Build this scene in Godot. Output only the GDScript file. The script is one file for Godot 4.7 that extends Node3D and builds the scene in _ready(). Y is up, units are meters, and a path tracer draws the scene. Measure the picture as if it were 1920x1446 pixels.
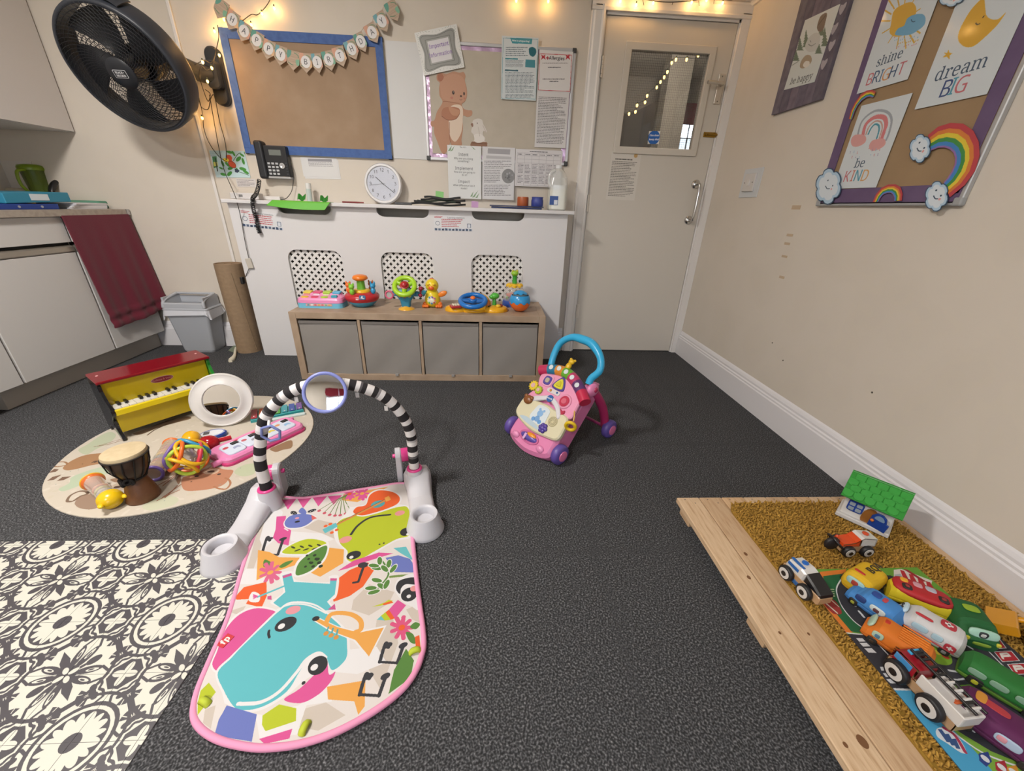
extends Node3D
# ---------------------------------------------------------------- camera numbers
const FPX := 728.762          # focal length in pixels of the 1920x1446 frame
const CH := 0.9941            # camera height
const BZ := -2.8265           # back wall
const RX := 1.462             # right wall
const LX := -2.95             # left wall
const CZ := -2.628            # front of the radiator cover
var cam_r: Vector3
var cam_u: Vector3
var cam_f: Vector3
var used := {}
var M := {}

func ray(x: float, y: float) -> Vector3:
	return cam_f + cam_r * ((x - 960.0) / FPX) - cam_u * ((y - 723.0) / FPX)
func fy(x: float, y: float, h := 0.0) -> Vector3:      # photo pixel -> point on a level plane
	var d := ray(x, y)
	return Vector3(0, CH, 0) + d * ((h - CH) / d.y)
func bz(x: float,y: float,z := BZ) -> Vector3:       # photo pixel -> point on a plane facing the room from the back
	var d := ray(x, y)
	return Vector3(0, CH, 0) + d * (z / d.z)
func rx(x: float,y: float,xx := RX) -> Vector3:      # photo pixel -> point on a plane parallel to the right wall
	var d := ray(x, y)
	return Vector3(0, CH, 0) + d * (xx / d.x)

# ---------------------------------------------------------------- naming
func numbered(n: String) -> String:
	if not used.has(n):
		used[n] = 0
		return n
	used[n] += 1
	return "%s_%03d" % [n, used[n]]
func tag(o: Node, label: String, category: String, group := "") -> Node:
	o.set_meta("label", label)
	o.set_meta("category", category)
	if group != "":
		o.set_meta("group", group)
	return o
func thing(n: String,label: String,category: String,at := Vector3.ZERO,turn := 0.0,group := "") -> Node3D:
	var o := Node3D.new()
	o.name = numbered(n)
	add_child(o)
	o.position = at
	o.rotation.y = turn
	tag(o, label, category, group)
	return o
func put(o: Node3D, n: String, parent: Node) -> Node3D:
	if parent == null or parent == self:
		o.name = numbered(n)
		add_child(o)
	else:
		o.name = n
		parent.add_child(o, true)
	return o
func obj(n: String, st: SurfaceTool, m: Material, parent: Node = null) -> MeshInstance3D:
	var o := MeshInstance3D.new()
	o.mesh = st.commit()
	o.material_override = m
	put(o, n, parent)
	return o
func struct_(n: String, st: SurfaceTool, m: Material, parent: Node = null) -> MeshInstance3D:
	var o := obj(n, st, m, parent)
	if parent == null:
		o.set_meta("kind", "structure")
	return o

# ---------------------------------------------------------------- materials
func mat(c: Color, rough := 0.6, metal := 0.0) -> StandardMaterial3D:
	var m := StandardMaterial3D.new()
	m.albedo_color = c
	m.roughness = rough
	m.metallic = metal
	return m
func hexm(h: String, rough := 0.6, metal := 0.0) -> StandardMaterial3D:
	return mat(Color(h), rough, metal)
func plastic(h: String, rough := 0.32) -> StandardMaterial3D:
	if M.has("pl" + h + str(rough)):
		return M["pl" + h + str(rough)]
	var m := mat(Color(h), rough)
	M["pl" + h + str(rough)] = m
	return m
func noise_img(n: int, freq: float, octv: int, sd: int, cols: Array, typ := 0, stretch := 1.0) -> Image:
	var fn := FastNoiseLite.new()
	fn.seed = sd
	fn.noise_type = [FastNoiseLite.TYPE_SIMPLEX_SMOOTH,FastNoiseLite.TYPE_CELLULAR,FastNoiseLite.TYPE_VALUE][typ]
	if typ == 1:
		fn.cellular_return_type = FastNoiseLite.RETURN_CELL_VALUE
	fn.frequency = freq
	fn.fractal_octaves = octv
	var src := fn.get_seamless_image(n, n)
	src.convert(Image.FORMAT_L8)
	if stretch != 1.0:
		src.resize(n, int(n / stretch), Image.INTERPOLATE_BILINEAR)
		var big := Image.create(n, n, false, Image.FORMAT_L8)
		src.resize(n, n, Image.INTERPOLATE_BILINEAR)
		big.copy_from(src)
	var d := src.get_data()
	var out := PackedByteArray()
	out.resize(n * n * 3)
	var k := cols.size() - 1
	for i in n * n:
		var t := d[i] / 255.0 * k
		var a := int(min(t, k - 1))
		var c: Color = cols[a].lerp(cols[a + 1], t - a)
		out[i * 3] = int(c.r * 255)
		out[i * 3 + 1] = int(c.g * 255)
		out[i * 3 + 2] = int(c.b * 255)
	return Image.create_from_data(n, n, false, Image.FORMAT_RGB8, out)
func tex(im: Image) -> ImageTexture:
	return ImageTexture.create_from_image(im)
func tri_mat(im: Image, metres: float, rough := 0.8, bump: Image = null, bscale := 1.0) -> StandardMaterial3D:
	var m := StandardMaterial3D.new()
	m.albedo_texture = tex(im)
	m.uv1_triplanar = true
	m.uv1_world_triplanar = true
	m.uv1_scale = Vector3.ONE / metres
	m.roughness = rough
	if bump:
		var b: Image = bump.duplicate()
		b.convert(Image.FORMAT_RGBA8)
		b.bump_map_to_normal_map(2.0)
		m.normal_enabled = true
		m.normal_texture = tex(b)
		m.normal_scale = bscale
	return m
func pic_mat(im: Image, rough := 0.7) -> StandardMaterial3D:
	var m := StandardMaterial3D.new()
	m.albedo_texture = tex(im)
	m.roughness = rough
	return m
func glow(h: String, e: float) -> StandardMaterial3D:
	var m := mat(Color(h), 0.4)
	m.emission_enabled = true
	m.emission = Color(h)
	m.emission_energy_multiplier = e
	return m

# ---------------------------------------------------------------- print painter: draws flat print in photo pixels or in 0..1 units
class Pic:
	var im: Image
	var w: int
	var h: int
	var mp: Callable            # Vector2 (photo pixel) -> Vector2 (0..1 on the print)
	var use_map := false
	var ox := 0.0
	var oy := 0.0
	var sc := 1.0
	var ppm := 1000.0           # image pixels per metre
	func _init(ww: int, hh: int, bg: String):
		w = ww
		h = hh
		im = Image.create(ww, hh, false, Image.FORMAT_RGB8)
		im.fill(Color(bg))
	func region(x0: float, y0: float, s: float):       # later coordinates are read off an enlarged crop
		ox = x0
		oy = y0
		sc = s
	func pt(x: float, y: float) -> Vector2:
		if use_map:
			var q: Vector2 = mp.call(Vector2(ox + x * sc, oy + y * sc))
			return Vector2(q.x * w, q.y * h)
		return Vector2(x * w, y * h)
	func pts(a: Array) -> PackedVector2Array:
		var o := PackedVector2Array()
		for i in range(0, a.size() - 1, 2):
			o.append(pt(a[i], a[i + 1]))
		return o
	func fill(p: PackedVector2Array, c: Color):
		var y0 := 1e9
		var y1 := -1e9
		for q in p:
			y0 = min(y0, q.y)
			y1 = max(y1, q.y)
		var n := p.size()
		for y in range(max(0, int(floor(y0))), min(h, int(ceil(y1)) + 1)):
			var xs := []
			var yy := y + 0.5
			for i in n:
				var a := p[i]
				var b := p[(i + 1) % n]
				if (a.y <= yy) != (b.y <= yy):
					xs.append(a.x + (yy - a.y) / (b.y - a.y) * (b.x - a.x))
			xs.sort()
			for i in range(0, xs.size() - 1, 2):
				var xa := int(round(max(0.0, xs[i])))
				var xb := int(round(min(float(w), xs[i + 1])))
				if xb > xa:
					im.fill_rect(Rect2i(xa, y, xb - xa, 1), c)
	func smooth(p: PackedVector2Array, closed := true, k := 6) -> PackedVector2Array:
		var o := PackedVector2Array()
		var n := p.size()
		var last := n if closed else n - 1
		for i in last:
			var p0 := p[(i - 1 + n) % n] if closed or i > 0 else p[i]
			var p1 := p[i]
			var p2 := p[(i + 1) % n]
			var p3 := p[(i + 2) % n] if closed or i + 2 < n else p2
			for j in k:
				o.append(p1.cubic_interpolate(p2, p0, p3, float(j) / k))
		if not closed:
			o.append(p[n - 1])
		return o
	func poly(a: Array, c: String):
		fill(pts(a), Color(c))
	func blob(a: Array, c: String):
		fill(smooth(pts(a)), Color(c))
	func stroke(p: PackedVector2Array, wd: float, c: Color):
		for i in p.size() - 1:
			var d := p[i + 1] - p[i]
			if d.length() < 0.01:
				continue
			var nn := Vector2(-d.y, d.x).normalized() * wd * 0.5
			fill(PackedVector2Array([p[i] + nn, p[i + 1] + nn, p[i + 1] - nn, p[i] - nn]), c)
			if wd > 2.5:
				disc(p[i], wd * 0.5, wd * 0.5, c)
		if wd > 2.5:
			disc(p[p.size() - 1], wd * 0.5, wd * 0.5, c)
	func line(a: Array, wm: float, c: String, curved := true, closed := false):   # wm: metres
		var p := pts(a)
		if curved and p.size() > 2:
			p = smooth(p, closed)
		if closed:
			p.append(p[0])
		stroke(p, max(1.0, wm * ppm), Color(c))
	func disc(q: Vector2, rx_: float, ry_: float, c: Color, rot := 0.0):
		var p := PackedVector2Array()
		var n := 10 if rx_ < 5 else 28
		for i in n:
			p.append(q + Vector2(cos(TAU * i / n) * rx_, sin(TAU * i / n) * ry_).rotated(rot))
		fill(p, c)
	func dot(x: float, y: float, rm: float, c: String, ry := -1.0, rot := 0.0):  # radii in metres
		disc(pt(x, y), rm * ppm, (rm if ry < 0 else ry) * ppm, Color(c), rot)
	func rows(x0: float,y0: float,x1: float,y1: float,n: int,c: String,sd: int,fillf := 0.55):   # lines of small print
		var r := RandomNumberGenerator.new()
		r.seed = sd
		for i in n:
			var y := lerpf(y0, y1, (i + 0.5) / n)
			var hh := (y1 - y0) / n * fillf
			var x := x0
			var stop := x1 - (x1 - x0) * (r.randf() * 0.35 if r.randf() < 0.4 else r.randf() * 0.06)
			while x < stop:
				var ww := (x1 - x0) * r.randf_range(0.02, 0.09)
				poly([x, y - hh / 2, min(x + ww, stop), y - hh / 2, min(x + ww, stop), y + hh / 2, x, y + hh / 2], c)
				x += ww + (x1 - x0) * 0.012

# ---------------------------------------------------------------- mesh helpers
func mb() -> SurfaceTool:
	var st := SurfaceTool.new()
	st.begin(Mesh.PRIMITIVE_TRIANGLES)
	return st
func tri3(st: SurfaceTool,a: Array,b: Array,c: Array):      # [point, normal, uv] each; turned so that the front shows on the side of the normals
	var g: Vector3 = (c[0] - a[0]).cross(b[0] - a[0])
	var o := [a, b, c] if g.dot(a[1] + b[1] + c[1]) >= 0.0 else [a, c, b]
	for v in o:
		st.set_normal(v[1])
		st.set_uv(v[2])
		st.add_vertex(v[0])
func quad(st: SurfaceTool,a: Vector3,b: Vector3,c: Vector3,d: Vector3,n := Vector3.ZERO):   # a b c d clockwise seen from the front
	var nn := (c - a).cross(b - a).normalized() if n == Vector3.ZERO else n
	for v in [[a,Vector2(0,0)],[b,Vector2(1,0)],[c,Vector2(1,1)],[a,Vector2(0,0)],[c,Vector2(1,1)],[d,Vector2(0,1)]]:
		st.set_normal(nn)
		st.set_uv(v[1])
		st.add_vertex(v[0])
func bx(st: SurfaceTool,c: Vector3,s: Vector3,xf := Transform3D.IDENTITY):        # plain box with six flat faces
	var h := s * 0.5
	for ax in 3:
		for sg in [-1.0, 1.0]:
			var n := Vector3.ZERO
			n[ax] = sg
			var u := Vector3.ZERO
			u[(ax + 1) % 3] = 1.0
			var v := n.cross(u)
			var o := c + n * h
			var hu := u * h
			var hv := v * h
			quad(st,xf * (o - hu + hv),xf * (o + hu + hv),xf * (o + hu - hv),xf * (o - hu - hv),(xf.basis * n).normalized())
func bb(st: SurfaceTool, x0: float, x1: float, y0: float, y1: float, z0: float, z1: float):
	bx(st, Vector3(x0 + x1, y0 + y1, z0 + z1) * 0.5, Vector3(absf(x1 - x0), absf(y1 - y0), absf(z1 - z0)))
func rb(st: SurfaceTool,c: Vector3,s: Vector3,r: float,xf := Transform3D.IDENTITY,seg := 2):   # box with rounded edges
	var h := s * 0.5
	r = min(r, min(h.x, min(h.y, h.z)) * 0.999)
	for ax in 3:
		for sg in [-1.0, 1.0]:
			var n := Vector3.ZERO
			n[ax] = sg
			var u := Vector3.ZERO
			u[(ax + 1) % 3] = 1.0
			var v := n.cross(u)
			var hu := absf(u.dot(h))
			var hv: float = (v.abs()).dot(h)
			var gu := []
			var gv := []
			for i in seg + 1:
				gu.append(-hu + r * (1.0 - cos(PI / 4 * i / seg) * 1.0 + 0.0) if false else -hu + r * (1.0 - tan(PI / 4 * (seg - i) / seg)))
				gv.append(-hv + r * (1.0 - tan(PI / 4 * (seg - i) / seg)))
			for i in range(seg, -1, -1):
				gu.append(-gu[i])
				gv.append(-gv[i])
			var P := []
			var N := []
			for j in gv.size():
				for i in gu.size():
					var q: Vector3 = n * h + u * gu[i] + v * gv[j]
					var inn := Vector3(clampf(q.x,-h.x + r,h.x - r),clampf(q.y,-h.y + r,h.y - r),clampf(q.z,-h.z + r,h.z - r))
					var nn := (q - inn).normalized()
					P.append(xf * (c + inn + nn * r))
					N.append((xf.basis * nn).normalized())
			var k := gu.size()
			for j in gv.size() - 1:
				for i in k - 1:
					var a := j * k + i
					var e := []
					for t in [a, a + k, a + k + 1, a + 1]:
						e.append([P[t], N[t], Vector2(0.5, 0.5)])
					tri3(st, e[0], e[1], e[2])
					tri3(st, e[0], e[2], e[3])
func lathe(st: SurfaceTool,prof: Array,seg := 24,xf := Transform3D.IDENTITY,a0 := 0.0,a1 := TAU):   # prof: [radius, height] from the bottom up; repeat a point for a crease
	var n := prof.size()
	for i in n - 1:
		var p0 := Vector2(prof[i][0], prof[i][1])
		var p1 := Vector2(prof[i + 1][0], prof[i + 1][1])
		if p0.distance_to(p1) < 1e-6:
			continue
		var t := (p1 - p0).normalized()
		var ta := t
		var tb := t
		if i > 0:
			var q := p0 - Vector2(prof[i - 1][0], prof[i - 1][1])
			if q.length() > 1e-6 and q.normalized().dot(t) > 0.55:
				ta = (q.normalized() + t).normalized()
		if i + 2 < n:
			var q := Vector2(prof[i + 2][0], prof[i + 2][1]) - p1
			if q.length() > 1e-6 and q.normalized().dot(t) > 0.55:
				tb = (q.normalized() + t).normalized()
		for j in seg:
			var aa := lerpf(a0, a1, float(j) / seg)
			var ab := lerpf(a0, a1, float(j + 1) / seg)
			var vv := []
			for e in [[p0, ta, aa], [p1, tb, aa], [p1, tb, ab], [p0, ta, ab]]:
				var cs := cos(e[2])
				var sn := sin(e[2])
				vv.append([xf * Vector3(e[0].x * cs,e[0].y,e[0].x * sn),(xf.basis * Vector3(e[1].y * cs,-e[1].x,e[1].y * sn)).normalized(),Vector2(e[2] / TAU,float(i) / n)])
			tri3(st, vv[0], vv[1], vv[2])
			tri3(st, vv[0], vv[2], vv[3])
func ball(st: SurfaceTool,c: Vector3,r: Vector3,xf := Transform3D.IDENTITY,seg := 16,rings := 10,e := 1.0):   # ellipsoid; e < 1 makes it boxier
	var g := []
	for j in rings + 1:
		for i in seg + 1:
			var la := PI * j / rings - PI / 2
			var lo := TAU * i / seg
			var d := Vector3(cos(la) * cos(lo), sin(la), cos(la) * sin(lo))
			var q := d
			if e != 1.0:
				var cl: float = pow(absf(cos(la)), e)
				q = Vector3(cl * signf(cos(lo)) * pow(absf(cos(lo)),e),signf(sin(la)) * pow(absf(sin(la)),e),cl * signf(sin(lo)) * pow(absf(sin(lo)),e))
				d = Vector3(signf(q.x) * pow(absf(q.x),(2.0 - e) / e),signf(q.y) * pow(absf(q.y),(2.0 - e) / e),signf(q.z) * pow(absf(q.z),(2.0 - e) / e))
				if d.length() < 1e-6:
					d = q
			var nn := (xf.basis * Vector3(d.x / r.x, d.y / r.y, d.z / r.z)).normalized()
			g.append([xf * (c + Vector3(q.x * r.x,q.y * r.y,q.z * r.z)),nn,Vector2(float(i) / seg,float(j) / rings)])
	for j in rings:
		for i in seg:
			var a := j * (seg + 1) + i
			tri3(st, g[a], g[a + seg + 1], g[a + seg + 2])
			tri3(st, g[a], g[a + seg + 2], g[a + 1])
func tube(st: SurfaceTool,p: Array,r,sides := 8,closed := false,flat := 1.0):   # r: a radius or one for each point
	var n := p.size()
	var rings := []
	var up := Vector3.ZERO
	for i in n:
		var t: Vector3
		if closed:
			t = (p[(i + 1) % n] - p[(i - 1 + n) % n]).normalized()
		else:
			t = (p[min(i + 1, n - 1)] - p[max(i - 1, 0)]).normalized()
		if up == Vector3.ZERO:
			up = Vector3.UP if absf(t.y) < 0.9 else Vector3.RIGHT
		var sx := t.cross(up).normalized()
		up = sx.cross(t).normalized()
		var rr: float = r[i] if r is Array else r
		var ring := []
		for k in sides:
			var a := TAU * k / sides
			var d := sx * cos(a) * flat + up * sin(a)
			ring.append([p[i] + d * rr, (sx * cos(a) + up * sin(a)).normalized(), t])
		rings.append(ring)
	var m := n if closed else n - 1
	for i in m:
		var A: Array = rings[i]
		var B: Array = rings[(i + 1) % n]
		var off := 0
		if closed and i == n - 1:
			var best := 1e9
			for o in sides:
				var dd: float = A[0][0].distance_to(B[o][0])
				if dd < best:
					best = dd
					off = o
		for k in sides:
			var k2 := (k + 1) % sides
			var e := []
			for v in [A[k], B[(k + off) % sides], B[(k2 + off) % sides], A[k2]]:
				e.append([v[0], v[1], Vector2(float(k) / sides, float(i) / n)])
			tri3(st, e[0], e[1], e[2])
			tri3(st, e[0], e[2], e[3])
	if not closed:
		for e in [0, n - 1]:
			var ring: Array = rings[e]
			var nn: Vector3 = ring[0][2] * (-1.0 if e == 0 else 1.0)
			for k in range(1, sides - 1):
				tri3(st,[ring[0][0],nn,Vector2.ZERO],[ring[k][0],nn,Vector2.ZERO],[ring[k + 1][0],nn,Vector2.ZERO])
func curve(p: Array, k := 6, closed := false) -> Array:
	var o := []
	var n := p.size()
	for i in (n if closed else n - 1):
		var p0: Vector3 = p[(i - 1 + n) % n] if closed or i > 0 else p[i]
		var p1: Vector3 = p[i]
		var p2: Vector3 = p[(i + 1) % n]
		var p3: Vector3 = p[(i + 2) % n] if closed or i + 2 < n else p2
		for j in k:
			o.append(p1.cubic_interpolate(p2, p0, p3, float(j) / k))
	if not closed:
		o.append(p[n - 1])
	return o
func smooth2(p: PackedVector2Array, k := 5) -> PackedVector2Array:
	var o := PackedVector2Array()
	var n := p.size()
	for i in n:
		for j in k:
			o.append(p[i].cubic_interpolate(p[(i + 1) % n], p[(i - 1 + n) % n], p[(i + 2) % n], float(j) / k))
	return o
func v2(a: Array) -> PackedVector2Array:
	var o := PackedVector2Array()
	for i in range(0, a.size() - 1, 2):
		o.append(Vector2(a[i], a[i + 1]))
	return o
func round_rect(w: float, h: float, r: float, k := 5, c := Vector2.ZERO) -> PackedVector2Array:
	var o := PackedVector2Array()
	for q in 4:
		var cc := Vector2([1, -1, -1, 1][q] * (w / 2 - r), [1, 1, -1, -1][q] * (h / 2 - r))
		for i in k + 1:
			var a := PI / 2 * q + PI / 2 * i / k
			o.append(c + cc + Vector2(cos(a), sin(a)) * r)
	return o
func circle2(r: float, n := 32, ry := -1.0) -> PackedVector2Array:
	var o := PackedVector2Array()
	for i in n:
		o.append(Vector2(cos(TAU * i / n) * r, sin(TAU * i / n) * (r if ry < 0 else ry)))
	return o
# a plate cut from an outline in local x/y, front at z = t, back at z = 0, with a bevelled front edge; uv spans the outline's box
func plate(st: SurfaceTool,p: PackedVector2Array,t: float,bev := 0.0,xf := Transform3D.IDENTITY,soft := false,box := Rect2()):
	if Geometry2D.is_polygon_clockwise(p):
		p.reverse()
	var r := box
	if r.size == Vector2.ZERO:
		r = Rect2(p[0], Vector2.ZERO)
		for q in p:
			r = r.expand(q)
	var inner := p
	if bev > 0.0:
		var n := p.size()
		inner = PackedVector2Array()
		for i in n:
			var e0 := (p[i] - p[(i - 1 + n) % n]).normalized()
			var e1 := (p[(i + 1) % n] - p[i]).normalized()
			var nn := Vector2(-e0.y - e1.y, e0.x + e1.x)
			nn = nn.normalized() / max(0.5, nn.length() / 2)
			inner.append(p[i] + nn * bev)
	var tri := Geometry2D.triangulate_polygon(inner)
	if tri.size() == 0:
		inner = p
		tri = Geometry2D.triangulate_polygon(p)
	var uvf := func(q: Vector2) -> Vector2: return Vector2((q.x - r.position.x) / r.size.x,1.0 - (q.y - r.position.y) / r.size.y)
	for i in range(0, tri.size(), 3):
		var a := inner[tri[i]]
		var b := inner[tri[i + 1]]
		var c := inner[tri[i + 2]]
		if (b - a).cross(c - a) > 0:
			var sw := b
			b = c
			c = sw
		for q in [a, b, c]:
			st.set_normal((xf.basis * Vector3(0, 0, 1)).normalized())
			st.set_uv(uvf.call(q))
			st.add_vertex(xf * Vector3(q.x, q.y, t))
		for q in [a, c, b]:
			st.set_normal((xf.basis * Vector3(0, 0, -1)).normalized())
			st.set_uv(uvf.call(q))
			st.add_vertex(xf * Vector3(q.x, q.y, 0))
	var m := p.size()
	for i in m:
		var j := (i + 1) % m
		var d := (p[j] - p[i]).normalized()
		var nn := Vector3(d.y, -d.x, 0)
		var z1 := t - bev
		for f in ([[p[i],0.0,p[j],0.0,p[j],z1,p[i],z1,nn],[p[i],z1,p[j],z1,inner[j],t,inner[i],t,(nn + Vector3(0,0,1)).normalized()]] if bev > 0 else [[p[i],0.0,p[j],0.0,p[j],t,p[i],t,nn]]):
			var vs := [Vector3(f[0].x,f[0].y,f[1]),Vector3(f[2].x,f[2].y,f[3]),Vector3(f[4].x,f[4].y,f[5]),Vector3(f[6].x,f[6].y,f[7])]
			for k in [0, 2, 1, 0, 3, 2]:
				st.set_normal((xf.basis * f[8]).normalized())
				st.set_uv(uvf.call(Vector2(vs[k].x, vs[k].y)))
				st.add_vertex(xf * vs[k])
func frame_at(o: Vector3,x: Vector3,y: Vector3) -> Transform3D:     # orthonormal frame from an x hint and a y hint
	var X := x.normalized()
	var Z := X.cross(y).normalized()
	return Transform3D(Basis(X, Z.cross(X), Z), o)
const FLAT := Basis(Vector3(1,0,0),Vector3(0,0,-1),Vector3(0,1,0))   # local x/y lies on the floor, z up
func text(s: String,size: float,m: Material,parent: Node,xf: Transform3D,fontname := "Droid Sans",bold := false,depth := 0.0006,n := "lettering") -> MeshInstance3D:
	var t := TextMesh.new()
	var f := SystemFont.new()
	f.font_names = PackedStringArray([fontname])
	if bold:
		f.font_weight = 700
	t.font = f
	t.text = s
	t.font_size = 32
	t.pixel_size = size / 32.0
	t.depth = depth
	t.curve_step = 2.0
	var o := MeshInstance3D.new()
	o.mesh = t
	o.material_override = m
	o.name = n
	parent.add_child(o, true)
	o.transform = xf
	return o
# a flat sheet on a plane: photo corners top-left, top-right, bottom-left; returns [node, Pic mapped to photo pixels]
func uvmap(O: Vector3, U: Vector3, V: Vector3, plane: Callable) -> Callable:
	return func(q: Vector2) -> Vector2:
		var p: Vector3 = plane.call(q.x, q.y) - O
		return Vector2(p.dot(U) / U.length_squared(), p.dot(V) / V.length_squared())
func sheet(n: String,label: String,cat: String,plane: Callable,tl: Array,tr: Array,bl: Array,bg := "e9e9e8",ppm := 900.0,group := "",thick := 0.0008,parent: Node = null) -> Dictionary:
	var a: Vector3 = plane.call(tl[0], tl[1])
	var b: Vector3 = plane.call(tr[0], tr[1])
	var c: Vector3 = plane.call(bl[0], bl[1])
	return sheetw(n, label, cat, plane, a, b - a, c - a, bg, ppm, group, thick, parent)
func sheet_up(n: String,label: String,cat: String,plane: Callable,bl: Array,br: Array,h: float,bg := "e9e9e8",ppm := 900.0,group := "",thick := 0.0008) -> Dictionary:   # known foot corners and height
	var c: Vector3 = plane.call(bl[0], bl[1])
	var d: Vector3 = plane.call(br[0], br[1])
	var e: Vector3 = plane.call(bl[0], bl[1] - 50.0) - c
	var U := d - c
	e = (e - U * (e.dot(U) / U.length_squared())).normalized() * h
	return sheetw(n, label, cat, plane, c + e, U, -e, bg, ppm, group, thick)
func sheetw(n: String,label: String,cat: String,plane: Callable,a: Vector3,U: Vector3,V: Vector3,bg: String,ppm: float,group := "",thick := 0.0008,parent: Node = null) -> Dictionary:
	V = V - U * (V.dot(U) / U.length_squared())
	var w := U.length()
	var h := V.length()
	var o := MeshInstance3D.new()
	var st := mb()
	plate(st, v2([-w / 2, 0, w / 2, 0, w / 2, h, -w / 2, h]), thick)
	o.mesh = st.commit()
	put(o, n, parent)
	var xf := frame_at(a + V + U * 0.5, U, -V)
	if parent:
		xf = (parent as Node3D).transform.affine_inverse() * xf
	o.transform = xf
	if parent == null:
		tag(o, label, cat, group)
	var p := Pic.new(int(max(16, w * ppm)), int(max(16, h * ppm)), bg)
	p.ppm = ppm
	p.mp = uvmap(a, U, V, plane)
	p.use_map = true
	return {"node": o,"pic": p,"plane": plane,"w": w,"h": h,"t": thick,"U": U.normalized(),"V": V.normalized()}
func ink(s: Dictionary, rough := 0.6):
	s.node.material_override = pic_mat(s.pic.im, rough)
func letters(s: Dictionary,t: String,x: float,y: float,size: float,c: String,font := "Droid Sans",bold := false,tilt := 0.0):   # lettering centred at a photo pixel of the sheet
	var q: Vector2 = s.pic.mp.call(Vector2(x, y))
	text(t,size,plastic(c,0.6),s.node,Transform3D(Basis(Vector3(0,0,1),tilt),Vector3((q.x - 0.5) * s.w,(1.0 - q.y) * s.h,s.t + 0.0002)),font,bold,0.0003)

func _ready():
	# ------------------------------------------------------------ camera
	var ya := 0.06235
	var pi_ := 0.43055
	var ro := 0.03555
	cam_f = Vector3(sin(ya) * cos(pi_), -sin(pi_), -cos(ya) * cos(pi_))
	var r0 := Vector3(cos(ya), 0, sin(ya))
	var u0 := r0.cross(cam_f)
	cam_r = r0 * cos(ro) + u0 * sin(ro)
	cam_u = u0 * cos(ro) - r0 * sin(ro)
	var cam := Camera3D.new()
	cam.name = "camera"
	cam.transform = Transform3D(Basis(cam_r, cam_u, -cam_f), Vector3(0, CH, 0))
	cam.fov = rad_to_deg(2.0 * atan(723.0 / FPX))
	cam.near = 0.02
	add_child(cam)
	cam.current = true
	# ------------------------------------------------------------ sky, exposure
	var we := WorldEnvironment.new()
	we.name = "environment"
	var env := Environment.new()
	env.background_mode = Environment.BG_SKY
	var sky := Sky.new()
	var sm := ProceduralSkyMaterial.new()
	sm.sky_top_color = Color("9db4cf")
	sm.sky_horizon_color = Color("dfe4e8")
	sm.ground_bottom_color = Color("6b6f66")
	sm.ground_horizon_color = Color("c9cbc6")
	sm.sun_angle_max = 0.0
	sm.energy_multiplier = 9.0
	sky.sky_material = sm
	env.sky = sky
	env.tonemap_mode = Environment.TONE_MAPPER_LINEAR
	env.tonemap_exposure = 1.3
	env.sdfgi_enabled = true
	env.ssao_enabled = true
	env.ssil_enabled = true
	we.environment = env
	add_child(we)
	# ------------------------------------------------------------ the two ceiling lamps
	ceiling_lamp(Vector3(-1.45, 2.56, -0.75), 5.2, "round opal ceiling lamp over the middle of the carpet")
	ceiling_lamp(Vector3(-1.2, 2.56, 1.25), 5.6, "round opal ceiling lamp in front of the window")
	room()
	kitchen()
	back_wall_things()
	cover_and_storage()
	right_wall_things()
	door_()
	shelf_toys()
	rug_things()
	gym()
	walker()
	tray()
	small_marks()

func ceiling_lamp(at: Vector3, e: float, label: String):
	var t := thing("ceiling_lamp", label, "lamp", at, 0.0, "ceiling lamps")
	var st := mb()
	lathe(st, [[0.0, 0.0], [0.17, 0.0], [0.17, 0.0], [0.175, -0.03], [0.165, -0.035]], 32)
	obj("lamp_base", st, plastic("e8e8e6"), t)
	st = mb()
	lathe(st, [[0.165, -0.03], [0.16, -0.06], [0.12, -0.085], [0.06, -0.097], [0.0, -0.1]], 32)
	obj("diffuser", st, glow("fff4e4", 1.6), t)
	var l := AreaLight3D.new()
	l.name = "light"
	l.area_size = Vector2(0.3, 0.3)
	l.light_energy = e
	l.light_color = Color("fff8f0")
	l.shadow_enabled = true
	l.area_range = 9.0
	t.add_child(l)
	l.rotation.x = -PI / 2
	l.position = Vector3(0, -0.105, 0)

func profile_run(st: SurfaceTool,prof: PackedVector2Array,a: Vector3,b: Vector3,out: Vector3):   # sweeps a (depth, height) profile from a to b
	var n := prof.size()
	var L := (b - a)
	for i in n:
		var p0 := prof[i]
		var p1 := prof[(i + 1) % n]
		var q := [a + out * p0.x + Vector3.UP * p0.y, a + out * p1.x + Vector3.UP * p1.y]
		var d := L.normalized().cross(q[1] - q[0]).normalized()
		if d.dot(out * (p0.y - p1.y) * 0 + out) < 0 and absf(d.dot(out)) > 0.01:
			d = -d
		quad(st, q[0], q[1], q[1] + L, q[0] + L, d)

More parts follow.
